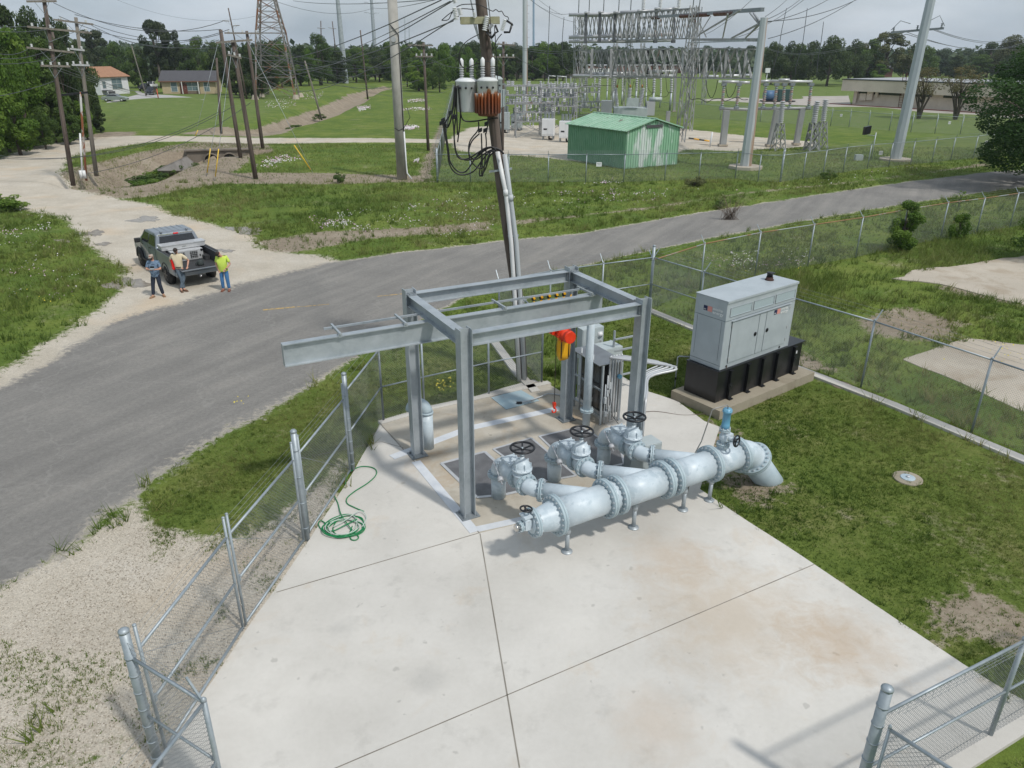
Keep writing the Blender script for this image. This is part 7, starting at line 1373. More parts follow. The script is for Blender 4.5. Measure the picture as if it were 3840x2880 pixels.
# ground clutter bits inside the yard
tubes('small row of short bus supports left of the truss',[(Z3(1285,655),Z3(1345,660)),(Z3(1355,658),Z3(1440,665))],at(*Z3(1360,800)),.14)
for x in (1283,1362,1436,1475): stack('short insulator post at the left end of the substation',Z3(x,800),Z3(x,665),1.2,.16,'short insulator posts')
p=at(2620,535); m_=MB(); 
for i in range(4): m_.mi=i%2; m_.cyl((-1.2+.6*i,0,.5-.08*i),(-.6+.6*i,0,.42-.08*i),.08,n=8)
o=m_.build('striped_barrier',[black_m,yellow_m]); o.location=p; tag(o,'black and yellow striped guard lying on the substation gravel','guard')
p=at(2662,550); m_=MB(); m_.cyl((0,0,0),(.1,0,1.5),.09,n=8); o=m_.build('marker_post',insulw_m); o.location=p; tag(o,'white marker post on the substation gravel','marker post')
p=at(2915,382); t=thing('diesel_pump','blue and dark green pump unit on the distant parking lot','pump',p); m_=MB(); m_.cyl((-3,0,1.3),(-1.0,0,1.3),1.0,n=16); m_.build('tank',M('blue_tank_paint',(.06,.13,.24),.5),t); m_=MB(); m_.box((1.2,0,1.4),(2.8,1.8,2.2)); m_.build('engine_box',M('dark_green_paint',(.02,.06,.055),.5),t); m_=MB(); m_.box((0,0,.2),(7,2,.2)); m_.build('skid',black_m,t)
# street lamp and antenna by the pole
p=at(2870,330); m_=MB(); m_.cyl((0,0,0),(0,0,zat(p,2866,268)),.12,n=6); m_.box((0,0,zat(p,2866,264)),(1.3,.8,1.3)); o=m_.build('flood_light',insulw_m); o.location=p; tag(o,'pale box light right of the rusty pole','flood light')
# ---------------------------------------------------------------- overhead wires
def px(f,P): return atd(f[0],f[1],P)
def W(lab,lst,r=.022,name='overhead_wire',group='overhead wires'):
    for a,P,b,Q,s in lst: wires([(px(a,P),px(b,Q),s)],r,name,lab,'overhead wire',group)
P1=polesP['1'][1];P3=polesP['3'][1];P7=polesP['7'][1];P8=polesP['8'][1];P9=polesP['9'][1];P15=polesP['15'][1];PB=polesP['1b'][1]
offL=at(-260,760)
W("wire running from the tall left pole off the left edge",[((108,100),P1,(-10,102),offL,.0),((190,108),P1,(-10,118),offL,.1),((106,183),P1,(-10,200),offL,.2),((180,190),P1,(-10,219),offL,.2),((257,200),P1,(-10,240),offL,.2),((205,303),P1,(-10,361),offL,.1)],.02)
W("wire sagging from the left poles to the houses",[((150,240),P1,(640,372),at(640,420),.5),((195,245),P1,(560,345),at(560,400),.5),((238,247),P1,(600,352),at(600,420),.6),((285,250),P1,(500,342),at(500,400),.4),((205,303),P1,(470,390),at(470,420),.3)],.02)
W("wire between the left poles and the culvert poles",[((283,55),P3,(828,110),P7,.5),((344,90),P3,(835,125),P8,.9),((220,60),P1,(860,110),P7,1.2),((343,95),P3,(820,150),P7,1.0),((200,10),P1,(835,80),P7,1.2)],.02)
W("low wire sagging across the gravel from the left edge",[((-10,592),at(-100,700),(820,420),P7,1.2),((-10,583),at(-100,700),(880,395),P7,1.5),((330,650),at(330,690),(940,385),P7,.8)],.018)
W("wire fanning from the culvert poles past the concrete pole",[((950,155),P8,(1540,172),P9,1.6),((945,165),P8,(1560,214),P9,1.6),((935,170),P8,(1580,214),P9,1.8),((960,175),P8,(1605,214),P9,2.2),((940,200),P7,(1570,300),P9,1.5),((955,180),P8,(1690,325),at(1690,345),2.5),((955,190),P8,(1690,335),at(1690,350),3.0),((940,160),P8,(1720,200),at(1720,380),2.5)],.02)
LBp=LB+Vector((0,0,0))
W("heavy wire from the leaning pole's insulators to the left",[((1688,5),LBp,(1240,190),at(1240,420),.5),((1712,-5),LBp,(960,250),P8,1.2),((1700,78),LBp,(940,230),P8,1.0),((1720,60),LBp,(1000,300),P8,1.4),((1655,0),LBp,(880,200),P8,1.0)],.016)
W("thick wire across the top of the left sky",[((1100,3),tw+Vector((0,0,30)),(1640,-3),at(1640,560),.5),((1020,0),tw,(1400,30),at(1400,320),2.0),((1400,30),at(1400,320),(1690,-15),at(1690,560),.5)],.04)
W("faint wire above the trees on the left",[((440,0),at(440,380),(960,60),tw,2.0),((280,55),P3,(560,105),at(560,380),.3),((420,135),at(420,400),(812,180),P7,.6),((430,150),at(430,400),(820,130),P7,.8)],.018)
W("wire between the crossarm pole and the substation truss",[((1890,166),P15,(2150,187),cD,.4),((1900,172),P15,(2150,192),cD,.5),((1935,213),P15,(2130,300),cD,.4),((1865,214),P15,(1690,330),at(1690,345),.8),((1600,214),P9,(1865,213),P15,1.0),((1600,172),P9,(1700,320),at(1690,345),.4)],.02)
S2=s2[1]
W("line crossing the right sky by the tall steel pole",[((2870,180),at(2870,380),(3400,128),S2,1.5),((2870,176),at(2870,380),(3390,122),S2,1.5),((3400,128),S2,(3860,160),at(3860,420),1.2),((3500,112),S2,(3860,132),at(3860,420),1.2),((3500,108),S2,(3860,125),at(3860,420),1.2),((3400,120),S2,(3860,150),at(3860,420),1.5)],.025)
W("line rising steeply from the rusty pole head",[((2870,80),S1,(3230,-10),at(3230,560),.5),((2870,75),S1,(3010,-10),at(3010,560),.2),((2870,85),S1,(3120,-10),at(3120,560),.3),((2870,62),S1,(2960,-10),at(2960,560),.1),((2880,145),S1,(3215,-5),at(3215,560),.4)],.03)
W("thin slack wire rising from the truss into the sky",[(Z4(80,120),cD,(1980,-10),at(1980,430),.8),(Z4(20,130),cD,(2010,-10),at(2010,430),.2),(Z4(125,190),cD,(1990,0),at(1990,430),.5),(Z4(1250,300),cB,Z4(1660,-5),S1,.3),(Z4(1500,330),cB,(3020,-5),at(3020,560),.5)],.025)
for lab,l in (('slack dark drop wire left of the substation truss',[(2062,-10),(2060,60),(2056,180),(2053,265),(2058,282)]),('second slack drop wire beside the substation truss',[(2116,40),(2110,120),(2108,200),(2112,255),(2135,278)]),('long slack drop wire right of the rusty pole',[(3032,0),(3020,90),(3008,170),(2985,250),(2982,290)]),('longer slack drop wire right of the rusty pole, further right',[(3092,60),(3080,150),(3068,220),(3060,300)]),('slack drop wire closest to the rusty pole',[(2954,0),(2935,90),(2920,180),(2895,280)])):
    a0=pl(l[0],S1,12); m_=MB(); m_.tube(smooth_pts([pl(f,S1,12)-a0 for f in l],4),.03,n=4); o=m_.build('drop_wire',lwire_m); o.location=a0; tag(o,lab,'overhead wire')
# ---------------------------------------------------------------- foliage
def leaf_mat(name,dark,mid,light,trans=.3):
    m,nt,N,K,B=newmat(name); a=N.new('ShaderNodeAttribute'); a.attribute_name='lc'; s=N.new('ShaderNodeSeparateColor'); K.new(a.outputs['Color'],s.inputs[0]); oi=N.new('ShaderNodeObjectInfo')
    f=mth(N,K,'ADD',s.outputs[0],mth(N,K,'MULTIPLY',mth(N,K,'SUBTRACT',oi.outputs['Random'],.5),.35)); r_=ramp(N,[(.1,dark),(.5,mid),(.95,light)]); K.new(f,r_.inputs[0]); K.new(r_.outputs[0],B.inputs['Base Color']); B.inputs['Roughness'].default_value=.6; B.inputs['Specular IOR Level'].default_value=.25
    if trans:
        t=N.new('ShaderNodeBsdfTranslucent'); K.new(r_.outputs[0],t.inputs[0]); mx=N.new('ShaderNodeMixShader'); mx.inputs[0].default_value=trans; K.new(B.outputs[0],mx.inputs[1]); K.new(t.outputs[0],mx.inputs[2]); K.new(mx.outputs[0],N['Material Output'].inputs[0])
    return m
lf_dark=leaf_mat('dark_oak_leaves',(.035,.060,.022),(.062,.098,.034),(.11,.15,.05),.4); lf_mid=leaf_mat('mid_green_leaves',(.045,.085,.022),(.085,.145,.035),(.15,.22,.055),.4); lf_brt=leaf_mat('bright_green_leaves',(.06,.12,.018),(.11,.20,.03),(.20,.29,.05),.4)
lf_olv=leaf_mat('olive_leaves',(.06,.07,.03),(.10,.115,.045),(.155,.165,.07)); lf_pine=leaf_mat('pine_needles',(.035,.055,.028),(.06,.085,.04),(.10,.125,.06),.4); lf_far=leaf_mat('distant_leaves',(.055,.085,.05),(.085,.125,.07),(.13,.165,.09),.4)
bark=M('tree_bark',(.06,.05,.04),.9,0,(.12,.10,.085),4,bump=.3,bscale=20)
def crown_arrays(seed,blobs,nl,size,flat=1.0):
    r=np.random.default_rng(seed); b=np.array(blobs); vol=b[:,3]**2; k=r.choice(len(b),nl,p=vol/vol.sum()); d=r.normal(size=(nl,3)); d/=np.linalg.norm(d,axis=1)[:,None]; rad=b[k,3]*r.uniform(.55,1.05,nl)**.6
    c=b[k,:3]+d*rad[:,None]*np.array([1,1,flat]); n=d*.6+r.normal(size=(nl,3))*.6+np.array([0,0,.35]); n/=np.linalg.norm(n,axis=1)[:,None]
    u=np.cross(n,r.normal(size=(nl,3))); u/=np.linalg.norm(u,axis=1)[:,None]; v=np.cross(n,u); s=size*r.uniform(.6,1.35,nl)[:,None]
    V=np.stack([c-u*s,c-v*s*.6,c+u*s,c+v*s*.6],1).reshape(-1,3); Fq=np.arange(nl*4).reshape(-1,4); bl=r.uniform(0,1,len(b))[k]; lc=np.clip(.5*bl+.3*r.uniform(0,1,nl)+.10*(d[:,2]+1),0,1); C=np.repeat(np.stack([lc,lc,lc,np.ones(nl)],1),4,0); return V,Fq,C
def blobs_for(kind,seed):
    r=np.random.default_rng(seed+100); out=[]
    if kind=='broad':
        for i in range(38): a=r.uniform(0,6.28); h=r.uniform(.0,1); q=r.uniform(.25,1)**.6*(4.8*math.sin(math.pi*(.25+.67*h))); out.append((q*math.cos(a),q*math.sin(a),1.9+h*7.9,r.uniform(.8,1.7)))
    elif kind=='round':
        for i in range(34): a=r.uniform(0,6.28); h=r.uniform(0,1); q=r.uniform(.2,1)**.6*(3.2*math.sin(math.pi*(.2+.72*h))); out.append((q*math.cos(a),q*math.sin(a),.9+h*8.9,r.uniform(.7,1.35)))
    elif kind=='umbrella':
        for i in range(26):
            a=r.uniform(0,6.28); L=r.integers(0,4); q=(1.5,4.4,4.2,2.2)[L]*r.uniform(.25,1); out.append((q*math.cos(a),q*math.sin(a),(4.6,6.1,7.9,9.3)[L]+r.uniform(-.4,.4),r.uniform(.75,1.3)))
    elif kind=='loose':
        for i in range(60): a=r.uniform(0,6.28); h=r.uniform(0,1); q=r.uniform(.2,1)**.5*(4.4*math.sin(math.pi*(.2+.7*h))); out.append((q*math.cos(a),q*math.sin(a),2.8+h*7.0,r.uniform(.35,.9)))
    elif kind=='bush':
        for i in range(16): a=r.uniform(0,6.28); h=r.uniform(0,1); q=r.uniform(.1,1)**.6*1.25*math.sin(math.pi*(.35+.55*h)); out.append((q*math.cos(a),q*math.sin(a),.3+h*1.6,r.uniform(.25,.5)))
    elif kind=='vase':
        for i in range(50): a=r.uniform(0,6.28); h=r.uniform(0,1); q=r.uniform(.1,1)**.5*(2.2+2.2*h)*math.sin(math.pi*min(.95,.5+.42*h)); out.append((q*math.cos(a),q*math.sin(a),5.0+h*4.6,r.uniform(.4,.8)))
    return out
PROTO={}
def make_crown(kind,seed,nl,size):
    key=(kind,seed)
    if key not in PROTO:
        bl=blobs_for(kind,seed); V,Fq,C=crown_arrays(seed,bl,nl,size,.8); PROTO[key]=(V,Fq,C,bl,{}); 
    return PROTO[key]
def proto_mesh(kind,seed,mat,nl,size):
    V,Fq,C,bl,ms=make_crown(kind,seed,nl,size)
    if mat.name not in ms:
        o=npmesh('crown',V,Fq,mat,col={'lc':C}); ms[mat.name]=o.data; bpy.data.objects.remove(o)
    if 'trunk' not in ms:
        r=np.random.default_rng(seed); m_=MB(); top=max(b[2] for b in bl)*.8
        if kind=='vase':
            for i in range(7): a=i*.9; m_.tube([(.15*math.cos(a),.15*math.sin(a),0),(.4*math.cos(a),.4*math.sin(a),2),(1.0*math.cos(a),1.0*math.sin(a),4.2),(1.9*math.cos(a),1.9*math.sin(a),6.8)],0,n=6,rs=[.16,.13,.09,.04])
        else:
            k=.35 if kind!='bush' else .05; m_.tube([(0,0,-.3),(.1,.05,top*.35),(-.1,.1,top*.7),(0,0,top)],0,n=8,rs=[k,k*.75,k*.45,k*.15])
        for b in sorted(bl,key=lambda b:-b[3])[:12]:
            z0_=min(b[2]*.55,top*.8); m_.tube([(0,0,z0_),(b[0]*.5,b[1]*.5,(z0_+b[2])/2+.2),(b[0],b[1],b[2])],0,n=5,rs=[.13 if kind!='bush' else .03,.08 if kind!='bush' else .02,.02])
        o=m_.build('trunk',bark); ms['trunk']=o.data; bpy.data.objects.remove(o)
    return ms[mat.name],ms['trunk']
TREE_N=[0]
def tree(lab,pos,h,wd,kind,mat,seed=0,nl=9000,size=.19,cat='tree',group=None,name=None,nom=10.0):
    cm,tm=proto_mesh(kind,seed,mat,nl,size); nomw={'broad':10.5,'round':7.6,'umbrella':10,'loose':9.6,'bush':3.0,'vase':9.0}[kind]; nomh={'bush':2.2}.get(kind,10.6)
    t=thing(name or ('shrub' if kind=='bush' else 'pine_tree' if kind=='umbrella' else 'broadleaf_tree'),lab,cat,pos,(TREE_N[0]*2.4)%6.28,group); TREE_N[0]+=1; t.scale=(wd/nomw,wd/nomw,h/nomh)
    for nm,me in (('crown',cm),('trunk',tm)): o=bpy.data.objects.new(nm,me); COL.objects.link(o); o.parent=t
    return t
def treeD(lab,bx,by,ty,wpx,kind,mat,seed=0,group=None,**k):   # D-pixels: base, top, crown width
    p=atD(bx,by); z=zat(p,bx*1.736,ty*1.736); dpt=(CM@np.array([p.x,p.y,-HC]))[2]; w_=wpx*1.736*dpt/FPX; return tree(lab,p,z,w_,kind,mat,seed,group=group,**k)
G1='trees of the left wood'
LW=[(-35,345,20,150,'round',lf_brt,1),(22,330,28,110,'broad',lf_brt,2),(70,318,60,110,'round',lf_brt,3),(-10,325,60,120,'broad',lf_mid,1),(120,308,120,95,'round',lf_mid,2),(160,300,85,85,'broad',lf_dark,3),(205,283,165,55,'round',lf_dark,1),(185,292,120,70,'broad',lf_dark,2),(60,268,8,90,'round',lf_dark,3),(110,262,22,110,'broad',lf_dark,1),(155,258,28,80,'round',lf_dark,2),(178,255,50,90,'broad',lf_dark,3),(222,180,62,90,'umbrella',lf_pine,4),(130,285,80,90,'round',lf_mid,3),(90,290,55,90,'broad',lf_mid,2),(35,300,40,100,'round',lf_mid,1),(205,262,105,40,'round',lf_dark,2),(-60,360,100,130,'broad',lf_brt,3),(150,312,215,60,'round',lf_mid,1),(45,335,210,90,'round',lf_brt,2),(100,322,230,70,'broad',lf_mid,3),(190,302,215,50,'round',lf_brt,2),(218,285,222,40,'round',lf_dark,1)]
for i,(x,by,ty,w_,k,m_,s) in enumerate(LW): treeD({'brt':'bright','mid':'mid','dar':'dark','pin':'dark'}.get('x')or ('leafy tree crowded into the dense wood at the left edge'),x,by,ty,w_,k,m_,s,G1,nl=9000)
for b in bpy.data.objects:
    if b.get('label')=='leafy tree crowded into the dense wood at the left edge': pass
G2='trees of the far left treeline'
treeD('umbrella-topped pine rising above the far treeline left of centre',350,191,42,92,'umbrella',lf_pine,5,nl=7000)
treeD('second flat-topped pine leaning against the umbrella pine',385,190,62,50,'umbrella',lf_pine,4)
for i,(x,by,ty,w_,k,m_,s) in enumerate([(265,188,92,60,'broad',lf_mid,1),(300,190,100,55,'round',lf_mid,2),(325,188,110,50,'broad',lf_dark,3),(365,187,100,60,'broad',lf_dark,1),(410,187,95,55,'round',lf_mid,2),(440,187,80,60,'broad',lf_mid,3),(475,187,92,55,'round',lf_dark,1),(510,205,88,70,'broad',lf_dark,2),(545,207,95,60,'round',lf_dark,3),(580,205,90,60,'broad',lf_dark,1),(520,212,130,55,'round',lf_dark,2),(560,213,135,50,'broad',lf_dark,3),(610,190,92,60,'broad',lf_mid,1),(650,186,96,60,'round',lf_dark,2),(692,184,74,75,'broad',lf_mid,3),(668,186,108,50,'broad',lf_brt,1),(730,180,105,60,'round',lf_dark,3),(770,178,102,65,'broad',lf_mid,1),(790,178,118,40,'round',lf_brt,2),(820,177,100,60,'broad',lf_dark,2),(850,178,98,50,'round',lf_mid,3),(590,192,120,50,'round',lf_dark,2),(246,186,100,50,'broad',lf_dark,2),(630,187,115,50,'round',lf_brt,3)]):
    treeD('leafy tree in the treeline behind the houses and poles',x,by,ty,w_,k,m_,s,G2,nl=9000)
G3='trees of the treeline behind the substation'
for i,(x,by,ty,w_,k,m_,s) in enumerate([(880,188,98,45,'broad',lf_mid,1),(905,192,100,55,'round',lf_brt,2),(935,193,108,55,'broad',lf_mid,3),(960,190,95,50,'broad',lf_brt,1),(985,186,96,45,'round',lf_mid,2),(1010,182,102,50,'broad',lf_brt,3),(905,197,130,60,'round',lf_brt,3),(950,200,135,50,'broad',lf_mid,1),(1055,175,98,50,'broad',lf_dark,1),(1085,172,102,50,'round',lf_dark,2),(1120,170,100,55,'broad',lf_dark,3),(1155,170,103,50,'broad',lf_dark,1),(1185,170,98,55,'round',lf_dark,2),(1215,169,92,60,'broad',lf_dark,3),(1245,168,98,50,'round',lf_dark,1),(1030,178,92,45,'round',lf_dark,3),(1000,190,140,40,'round',lf_brt,1)]):
    treeD('leafy tree in the treeline beyond the leaning pole',x,by,ty,w_,k,m_,s,G3)
rf=np.random.default_rng(9)
for i,x in enumerate(range(470,1250,26)): treeD('rounded tree filling the far treeline between the poles',x+rf.uniform(-8,8),174,97+rf.uniform(-9,9),58,('round','broad')[i%2],(lf_mid,lf_dark,lf_mid,lf_brt)[i%4],i%3+1,'filler trees of the far treeline')
G4='trees behind the substation girders'
for i,x in enumerate(range(1265,1650,32)): treeD('hazy distant tree behind the substation girders',x,156,98+(i*7)%11,52,('broad','round')[i%2],lf_far if i%3 else lf_mid,i%3+1,G4)
G5='park oaks right of the rusty pole'
for i,(x,by,ty,w_,k,m_,s) in enumerate([(1665,182,92,60,'broad',lf_dark,1),(1705,184,88,75,'broad',lf_dark,2),(1745,182,90,65,'broad',lf_dark,3),(1785,186,80,85,'broad',lf_dark,1),(1830,184,84,75,'broad',lf_dark,2),(1870,178,84,70,'round',lf_mid,3),(1720,178,96,50,'round',lf_mid,1),(1955,176,92,60,'broad',lf_dark,2),(1990,172,100,60,'broad',lf_mid,1),(1850,175,95,60,'broad',lf_olv,1)]):
    treeD('dark oak in the park row right of the rusty pole',x,by,ty,w_,k,m_,s,G5)
treeD('tall loose olive tree above the park oaks behind the beige building',1905,178,66,120,'loose',lf_olv,1,nl=9000,size=.16)
treeD('light green bushy tree in front of the park oaks, left of the beige building',1895,180,138,45,'round',lf_brt,3)
G6='trees beyond the beige building'
for i,(x,by,ty,w_,k,m_,s) in enumerate([(2030,165,105,70,'broad',lf_far,1),(2080,163,104,70,'round',lf_far,2),(2130,168,92,80,'broad',lf_dark,3),(2175,172,78,95,'broad',lf_olv,1),(2215,176,84,90,'broad',lf_dark,2),(2110,172,118,70,'round',lf_mid,1),(2060,168,118,50,'round',lf_dark,3),(2190,190,125,80,'round',lf_dark,1)]):
    treeD('tree in the mixed row beyond the beige building',x,by,ty,w_,k,m_,s,G6)
crp=leaf_mat('sparse_reddish_olive_leaves',(.10,.095,.05),(.16,.15,.07),(.22,.19,.09),.4)
treeD('sparse vase-shaped tree before the beige building, left one',1984,256,138,120,'vase',crp,1,nl=2600,size=.12); treeD('sparse vase-shaped tree before the beige building, right one',2063,258,132,130,'vase',crp,2,nl=2800,size=.12)
# near tree at the right edge, shrubs
pr=atD(2268,405); tree('dark leafy tree reaching in from the right edge',pr,zat(pr,2268*1.736,62*1.736),16.5,'broad',leaf_mat('right_tree_leaves',(.025,.06,.015),(.045,.10,.022),(.10,.17,.035),.4),7,nl=42000,size=.075)
pr=atD(2252,560); tree('low bright leafy sapling at the right edge below the dark tree',pr,3.6,3.6,'round',lf_brt,8,nl=6000,size=.17)
p=atD(1944,540); tree('bright green sapling growing through the old fence',p,zat(p,1946*1.736,432*1.736),1.9,'round',lf_brt,3,group=None,nl=9000)
p=atD(2070,448); tree('thin leggy sapling behind the old fence',p,zat(p,2070*1.736,410*1.736),1.1,'loose',lf_brt,2,nl=1200,size=.24)
p=atD(2068,515); tree('small green bush at the foot of the old fence',p,1.5,1.4,'bush',lf_brt,1,nl=2600,size=.08,cat='shrub')
for i,(x,y,h,wd,m_) in enumerate(((300,412,.9,3.0,lf_brt),(310,402,1.0,3.2,lf_mid),(338,391,1.0,3.4,lf_brt),(358,389,1.1,3.4,lf_mid),(385,374,1.0,3.2,lf_brt),(400,371,1.1,3.2,lf_mid),(372,383,1.2,3.6,lf_mid),(345,397,1.0,3.6,lf_mid),(325,405,.8,3.2,lf_brt),(440,358,1.2,2.4,lf_mid),(458,352,1.0,2.0,lf_brt),(690,258,1.0,3,lf_mid),(640,282,.9,3.2,lf_mid))):
    tree('green ditch bush growing along the concrete channel bottom',atD(x,y,-1.5 if 1 else 0),h,wd,'bush',m_,1,nl=2600,size=.08,cat='shrub',group='ditch bushes')
for i,(x,y,h,wd,m_,lb) in enumerate(((735,395,.9,1.2,lf_mid,'small green bush below the transformer cables'),(1500,405,.9,1.8,lf_olv,'dry low bush on the verge near the rusty pole'),(1790,388,.8,1.4,lf_mid,'low bush on the verge by the tall steel pole'),(15,452,1.1,3.2,lf_brt,'bright bush with pale flowers at the left edge'),(1555,452,.7,1.2,lf_mid,'weedy clump behind the old fence'))):
    tree(lb,atD(x,y),h,wd,'bush',m_,2,nl=2600,size=.08,cat='shrub')
br=MB(); rg=np.random.default_rng(5); p=atD(1577,475)
for i in range(90): a=rg.uniform(0,6.28); l=rg.uniform(.5,1.5); e=Vector((math.cos(a)*l*.8,math.sin(a)*l*.3,rg.uniform(.6,1.7))); br.tube([Vector((rg.normal()*.3,0,0)),e*.5+Vector((0,0,.1)),e],0,n=3,rs=[.008,.006,.002])
o=br.build('dry_vine',M('dead_twigs',(.16,.12,.09),.9)); o.location=p; tag(o,'tangle of dead brown vines hanging on the old rusty-railed fence','dead vines')
# distant woods: uncountable mass along the horizon
rg=np.random.default_rng(21); nb=2600; th_=rg.uniform(R(48),R(132),nb); rr_=np.where(th_>R(86),rg.uniform(335,1000,nb),rg.uniform(425,1100,nb)); bl=[(r_*math.cos(a),r_*math.sin(a),rg.uniform(2,9),rg.uniform(4,8)) for a,r_ in zip(th_,rr_)]
V,Fq,C=crown_arrays(3,bl,150000,1.5,.8); o=npmesh('distant_woods',V,Fq,lf_far,col={'lc':C}); o['kind']='stuff'
# ---------------------------------------------------------------- grass, flowers, stones (stuff)
def masks(P):
    g=np.zeros(len(P))
    for pl_,w_ in ((gravA,.5),(gravB,.6),(subst,.8),(lowgrav,.5)): g=np.maximum(g,soft(P,pl_,w_))
    g*=1-.75*soft(P,lowgrass,.8); g=np.maximum(g,np.clip(.5+(sdist(P,road_poly)+.25)/.5,0,1)); 
    for pl_ in (slab1,slab2,parkr): g=np.maximum(g,soft(P,pl_,.15))
    d=np.zeros(len(P))
    for pl_ in dirts: d=np.maximum(d,soft(P,pl_,.7))
    return g,d
padp=np.array([tuple((TG@Vector(q))[:2]) for q in ((-.3,-.42,0),(TL+.25,-.42,0),(TL+.25,GW+.2,0),(-.3,GW+.2,0))])
curbs=[[tuple(at(x,y)[:2]) for x,y in l] for l in ([(1846,1275),(1930,1390),(2010,1475)],[(2430,1165),(2600,1235),(3340,1520),(3850,1735),(4300,1920)],[(1425,1592),(1620,1535),(2060,1440)],[(3480,3000),(3850,2740),(4300,2420)])]
def scatter(n,dens_fn,ylo,yhi,seed):
    r=np.random.default_rng(seed); y=np.sqrt(r.uniform(ylo**2,yhi**2,n)); x=r.uniform(-.74,.74,n)*(y*1.02+4.2); P=np.stack([x,y],1); keep=r.uniform(0,1,n)<dens_fn(P); P=P[keep]
    ok=(sdist(P,yard)<.02)&(sdist(P,padp)<0)
    for c in curbs: ok&=pl_dist(P,[np.array(q) for q in c])>.19
    return P[ok]
def nz2(P,s,seed=0):
    r=np.random.default_rng(seed); o=np.zeros(len(P))
    for i in range(6): a=r.uniform(0,6.28); k=s*r.uniform(.5,2.2); o+=np.sin((P[:,0]*math.cos(a)+P[:,1]*math.sin(a))*k+r.uniform(0,6.28))
    return o/3.0
def blades(name,P,h,w_,nb,mat,seed,lab=None,hv=None,lift=0):
    r=np.random.default_rng(seed); n=len(P)*nb; B_=np.repeat(P,nb,0)+r.normal(size=(n,2))*(w_*2.2); z=ground_z(B_)+lift; hh_=np.repeat(hv if hv is not None else np.ones(len(P)),nb)*h*r.uniform(.5,1.3,n); a=r.uniform(0,6.28,n); ln=r.normal(size=(n,2))*.45
    base=np.column_stack([B_,z-.005]); u=np.column_stack([np.cos(a),np.sin(a),np.zeros(n)])*(w_*r.uniform(.6,1.3,n))[:,None]; tip=base+np.column_stack([ln[:,0]*hh_,ln[:,1]*hh_,hh_])
    V=np.stack([base-u,base+u,tip],1).reshape(-1,3); Fq=np.arange(n*3).reshape(-1,3); pc=np.repeat(np.clip(.5+.3*nz2(P,.5,3)+.18*nz2(P,2.2,4),0,1),nb); lc=np.clip(.6*pc+.4*r.uniform(0,1,n),0,1); C=np.repeat(np.stack([lc,lc,lc,np.ones(n)],1),3,0)
    o=npmesh(name,V,Fq,mat,col={'lc':C},k=3); o['kind']='stuff'; return o
gl_lawn=leaf_mat('lawn_blades',(.065,.12,.018),(.13,.19,.035),(.28,.28,.10),.45); gl_field=leaf_mat('field_grass_blades',(.065,.12,.02),(.135,.19,.038),(.30,.28,.115),.35)
def lawnmask(P): return np.maximum(soft(P,F((2304,1399),(2428,1470),(2700,1605),(2622,1837),(3725,2566),(4300,2900),(4300,1900),(3840,1745),(2430,1190),(2100,1290)),.2),soft(P,F((1290,1765),(1425,1592),(2050,1435),(1900,1250),(1500,1330),(1000,1540),(700,1750),(560,1990),(1100,2060)),.3))
def dl_(P): g,d=masks(P); return np.clip(lawnmask(P)*(1-g)*(1-.8*d)*(.75+.35*nz2(P,1.3,9)),0,1)
P_=scatter(520000,dl_,5,30,31); blades('grass',P_,.045,.006,4,gl_lawn,32)
def df_(P): g,d=masks(P); return np.clip((1-lawnmask(P))*(1-g)*(1-.75*d)*(.7+.4*nz2(P,.8,8)),0,1)*np.clip(26/P[:,1],.15,1)
P_=scatter(420000,df_,6,85,33); hv=np.clip(.8+.5*nz2(P_,.35,5)+P_[:,1]*.012,.4,2.2); tall=soft(P_,F((2700,1080),(3300,980),(3840,860),(4200,800),(4200,950),(3840,955),(3330,1040),(3100,1150),(2900,1230)),1.5); hv*=1+1.3*tall
blades('grass',P_,.11,.010,4,gl_field,34,hv=hv)
def dg_(P):
    g,d=masks(P); lg=soft(P,lowgrav,.5)*np.clip(nz2(P,1.3,12)*2.2-1.7,0,1)*.4; ft=np.clip(1-np.abs(pl_dist(P,[np.array(at(x,y)[:2]) for x,y in ((1140,2040),(905,2375),(620,2820))])-.35)/.6,0,1)*np.clip(nz2(P,3.5,14)*1.5-.2,0,1)*.6; tr=np.clip(1-pl_dist(P,[np.array(atD(x,y)[:2]) for x,y in ((285,1085),(400,1170),(560,1175))])/.8,0,1)*np.clip(nz2(P,2.5,15)*1.8,0,1); return np.clip(np.maximum.reduce([lg,ft,tr,.5*soft(P,lowgrass,.5)*np.clip(.3+nz2(P,2.,16),0,1)]),0,1)
P_=scatter(150000,dg_,5.5,16,35); blades('grass',P_,.06,.007,5,gl_field,36)
rc=np.random.default_rng(77); Pc=scatter(30000,dl_,5,30,78); Pc=Pc[:1500]; blades('grass',np.repeat(Pc,3,0)+rc.normal(size=(len(Pc)*3,2))*.05,.10,.008,6,gl_field,79)
Pc=scatter(16000,df_,8,60,80); Pc=Pc[:2600]; blades('grass',np.repeat(Pc,4,0)+rc.normal(size=(len(Pc)*4,2))*.12,.34,.014,6,gl_field,81)
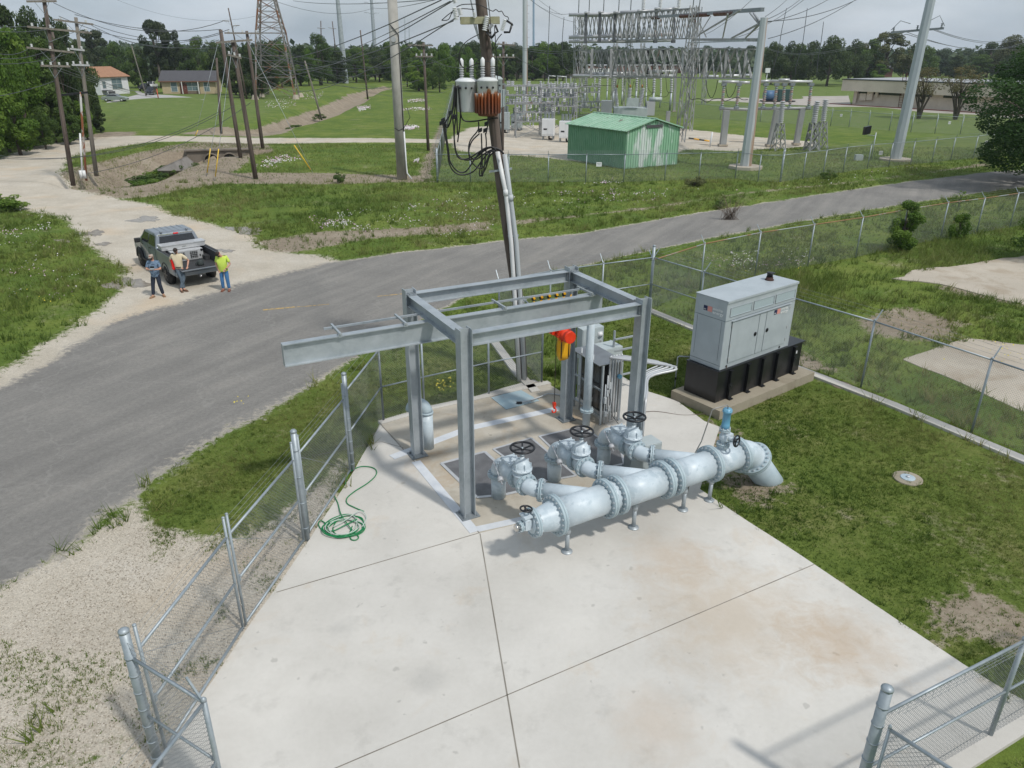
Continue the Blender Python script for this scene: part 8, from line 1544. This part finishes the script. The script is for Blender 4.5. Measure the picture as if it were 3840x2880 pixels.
def dots(name,n,polys,size,mat,seed,zr=(.05,.25),ylo=6,yhi=230):
    r=np.random.default_rng(seed); out=[]
    for pl_ in polys:
        lo=pl_.min(0);hi=pl_.max(0); m=int(n/len(polys)); Q=r.uniform(lo,hi,(m*3,2)); ce=pl_.mean(0); sx_=(hi-lo)/2; k=(sdist(Q,pl_)>0)&(r.uniform(0,1,len(Q))<np.exp(-1.6*(((Q-ce)/sx_)**2).sum(1)))&(nz2(Q,1.2,seed)>.15)&(r.uniform(0,1,len(Q))<np.clip(.6+.7*nz2(Q,3.0,seed+1),0,1)); out.append(Q[k][:m])
    Q=np.concatenate(out); n=len(Q); z=ground_z(Q)+r.uniform(*zr,n); c=np.column_stack([Q,z]); s=(size*r.uniform(.6,1.3,n)*np.clip(Q[:,1]/35,.8,3))[:,None]; a=r.uniform(0,6.28,n); nrm=np.column_stack([r.normal(size=n)*.4,r.normal(size=n)*.4-.4,np.ones(n)]); u=np.cross(nrm,np.column_stack([np.cos(a),np.sin(a),np.zeros(n)])); u/=np.linalg.norm(u,axis=1)[:,None]; v=np.cross(nrm,u); v/=np.linalg.norm(v,axis=1)[:,None]
    V=np.stack([c-u*s,c-v*s,c+u*s,c+v*s],1).reshape(-1,3); o=npmesh(name,V,np.arange(n*4).reshape(-1,4),mat); o['kind']='stuff'
fwh=M('white_petals',(.62,.58,.60),.7); fpk=M('pink_petals',(.50,.33,.42),.7); fyl=M('yellow_petals',(.60,.50,.05),.7)
dots('wildflowers',9000,flowers,.028,fwh,41); dots('wildflowers',6500,flowers,.028,fpk,42)
dots('wildflowers',500,[D((0,600),(200,600),(200,700),(0,760)),D((1420,560),(1800,520),(1900,560),(1500,620)),D((1950,700),(2212,700),(2212,800),(2000,780)),D((900,820),(1000,800),(1000,860),(900,870)),D((450,880),(600,850),(500,960))],.03,fyl,43)
def stones(name,n,poly,smin,smax,mat,seed,yhi=22):
    r=np.random.default_rng(seed); lo=np.maximum(poly.min(0),[-16,5]);hi=np.minimum(poly.max(0),[20,yhi]); Q=r.uniform(lo,hi,(n*2,2)); Q=Q[(sdist(Q,poly)>0)&(sdist(Q,yard)<-.05)][:n]; n=len(Q); s=r.uniform(smin,smax,n)[:,None,None]; o6=np.array([[1,0,0],[-1,0,0],[0,1,0],[0,-1,0],[0,0,.7],[0,0,-.5]]); a=r.uniform(0,6.28,n); ca,sa=np.cos(a),np.sin(a); Rm=np.zeros((n,3,3)); Rm[:,0,0]=ca;Rm[:,0,1]=-sa;Rm[:,1,0]=sa;Rm[:,1,1]=ca;Rm[:,2,2]=1
    V=np.einsum('nij,kj->nki',Rm,o6)*s*(1+r.normal(size=(n,6,1))*.25); V+=np.column_stack([Q,ground_z(Q)+.004])[:,None,:]; f=np.array([[0,2,4],[2,1,4],[1,3,4],[3,0,4]]); Fq=(f[None]+np.arange(n)[:,None,None]*6).reshape(-1,3); lc=r.uniform(0,1,n); C=np.repeat(np.stack([lc,lc,lc,np.ones(n)],1),6,0); o=npmesh(name,V.reshape(-1,3),Fq,mat,col={'lc':C},k=3); o['kind']='stuff'
stm=leaf_mat('limestone_chips',(.22,.19,.15),(.42,.37,.30),(.62,.58,.52),0)
stones('gravel',26000,lowgrav,.005,.016,stm,51)
# ---------------------------------------------------------------- air haze
m=bpy.data.materials.new('air_haze'); m.use_nodes=True; nt=m.node_tree; nt.nodes.clear(); o_=nt.nodes.new('ShaderNodeOutputMaterial'); v_=nt.nodes.new('ShaderNodeVolumePrincipled'); v_.inputs['Color'].default_value=(.80,.88,.97,1); v_.inputs['Density'].default_value=.00016; v_.inputs['Anisotropy'].default_value=.1; nt.links.new(v_.outputs[0],o_.inputs['Volume'])
hz_=MB(); hz_.box((0,1350,33.5),(5600,3700,74)); hz=hz_.build('haze',m); hz['kind']='stuff'

# ---------------------------------------------------------------- every label singles out one thing
def screen_x(o):
    p=o.location; d=CM@np.array([p.x,p.y,p.z-HC]); return d[0]/max(d[2],.1)
ORD='first second third fourth fifth sixth seventh eighth ninth tenth eleventh twelfth'.split()
def ordn(i): return ORD[i] if i<12 else '%d%s'%(i+1,{1:'st',2:'nd',3:'rd'}.get((i+1)%10 if not 10<(i+1)%100<14 else 0,'th'))
byl={}
for o in bpy.data.objects:
    if o.parent is None and o.get('label'): byl.setdefault(o['label'],[]).append(o)
for l,os_ in byl.items():
    if len(os_)>1:
        os_.sort(key=screen_x)
        for i,o in enumerate(os_): o['label']=l+', '+('leftmost' if i==0 else 'rightmost' if i==len(os_)-1 else ordn(i)+' from left')
        for o in os_:
            if not o.get('group'): o['group']=l[:60]
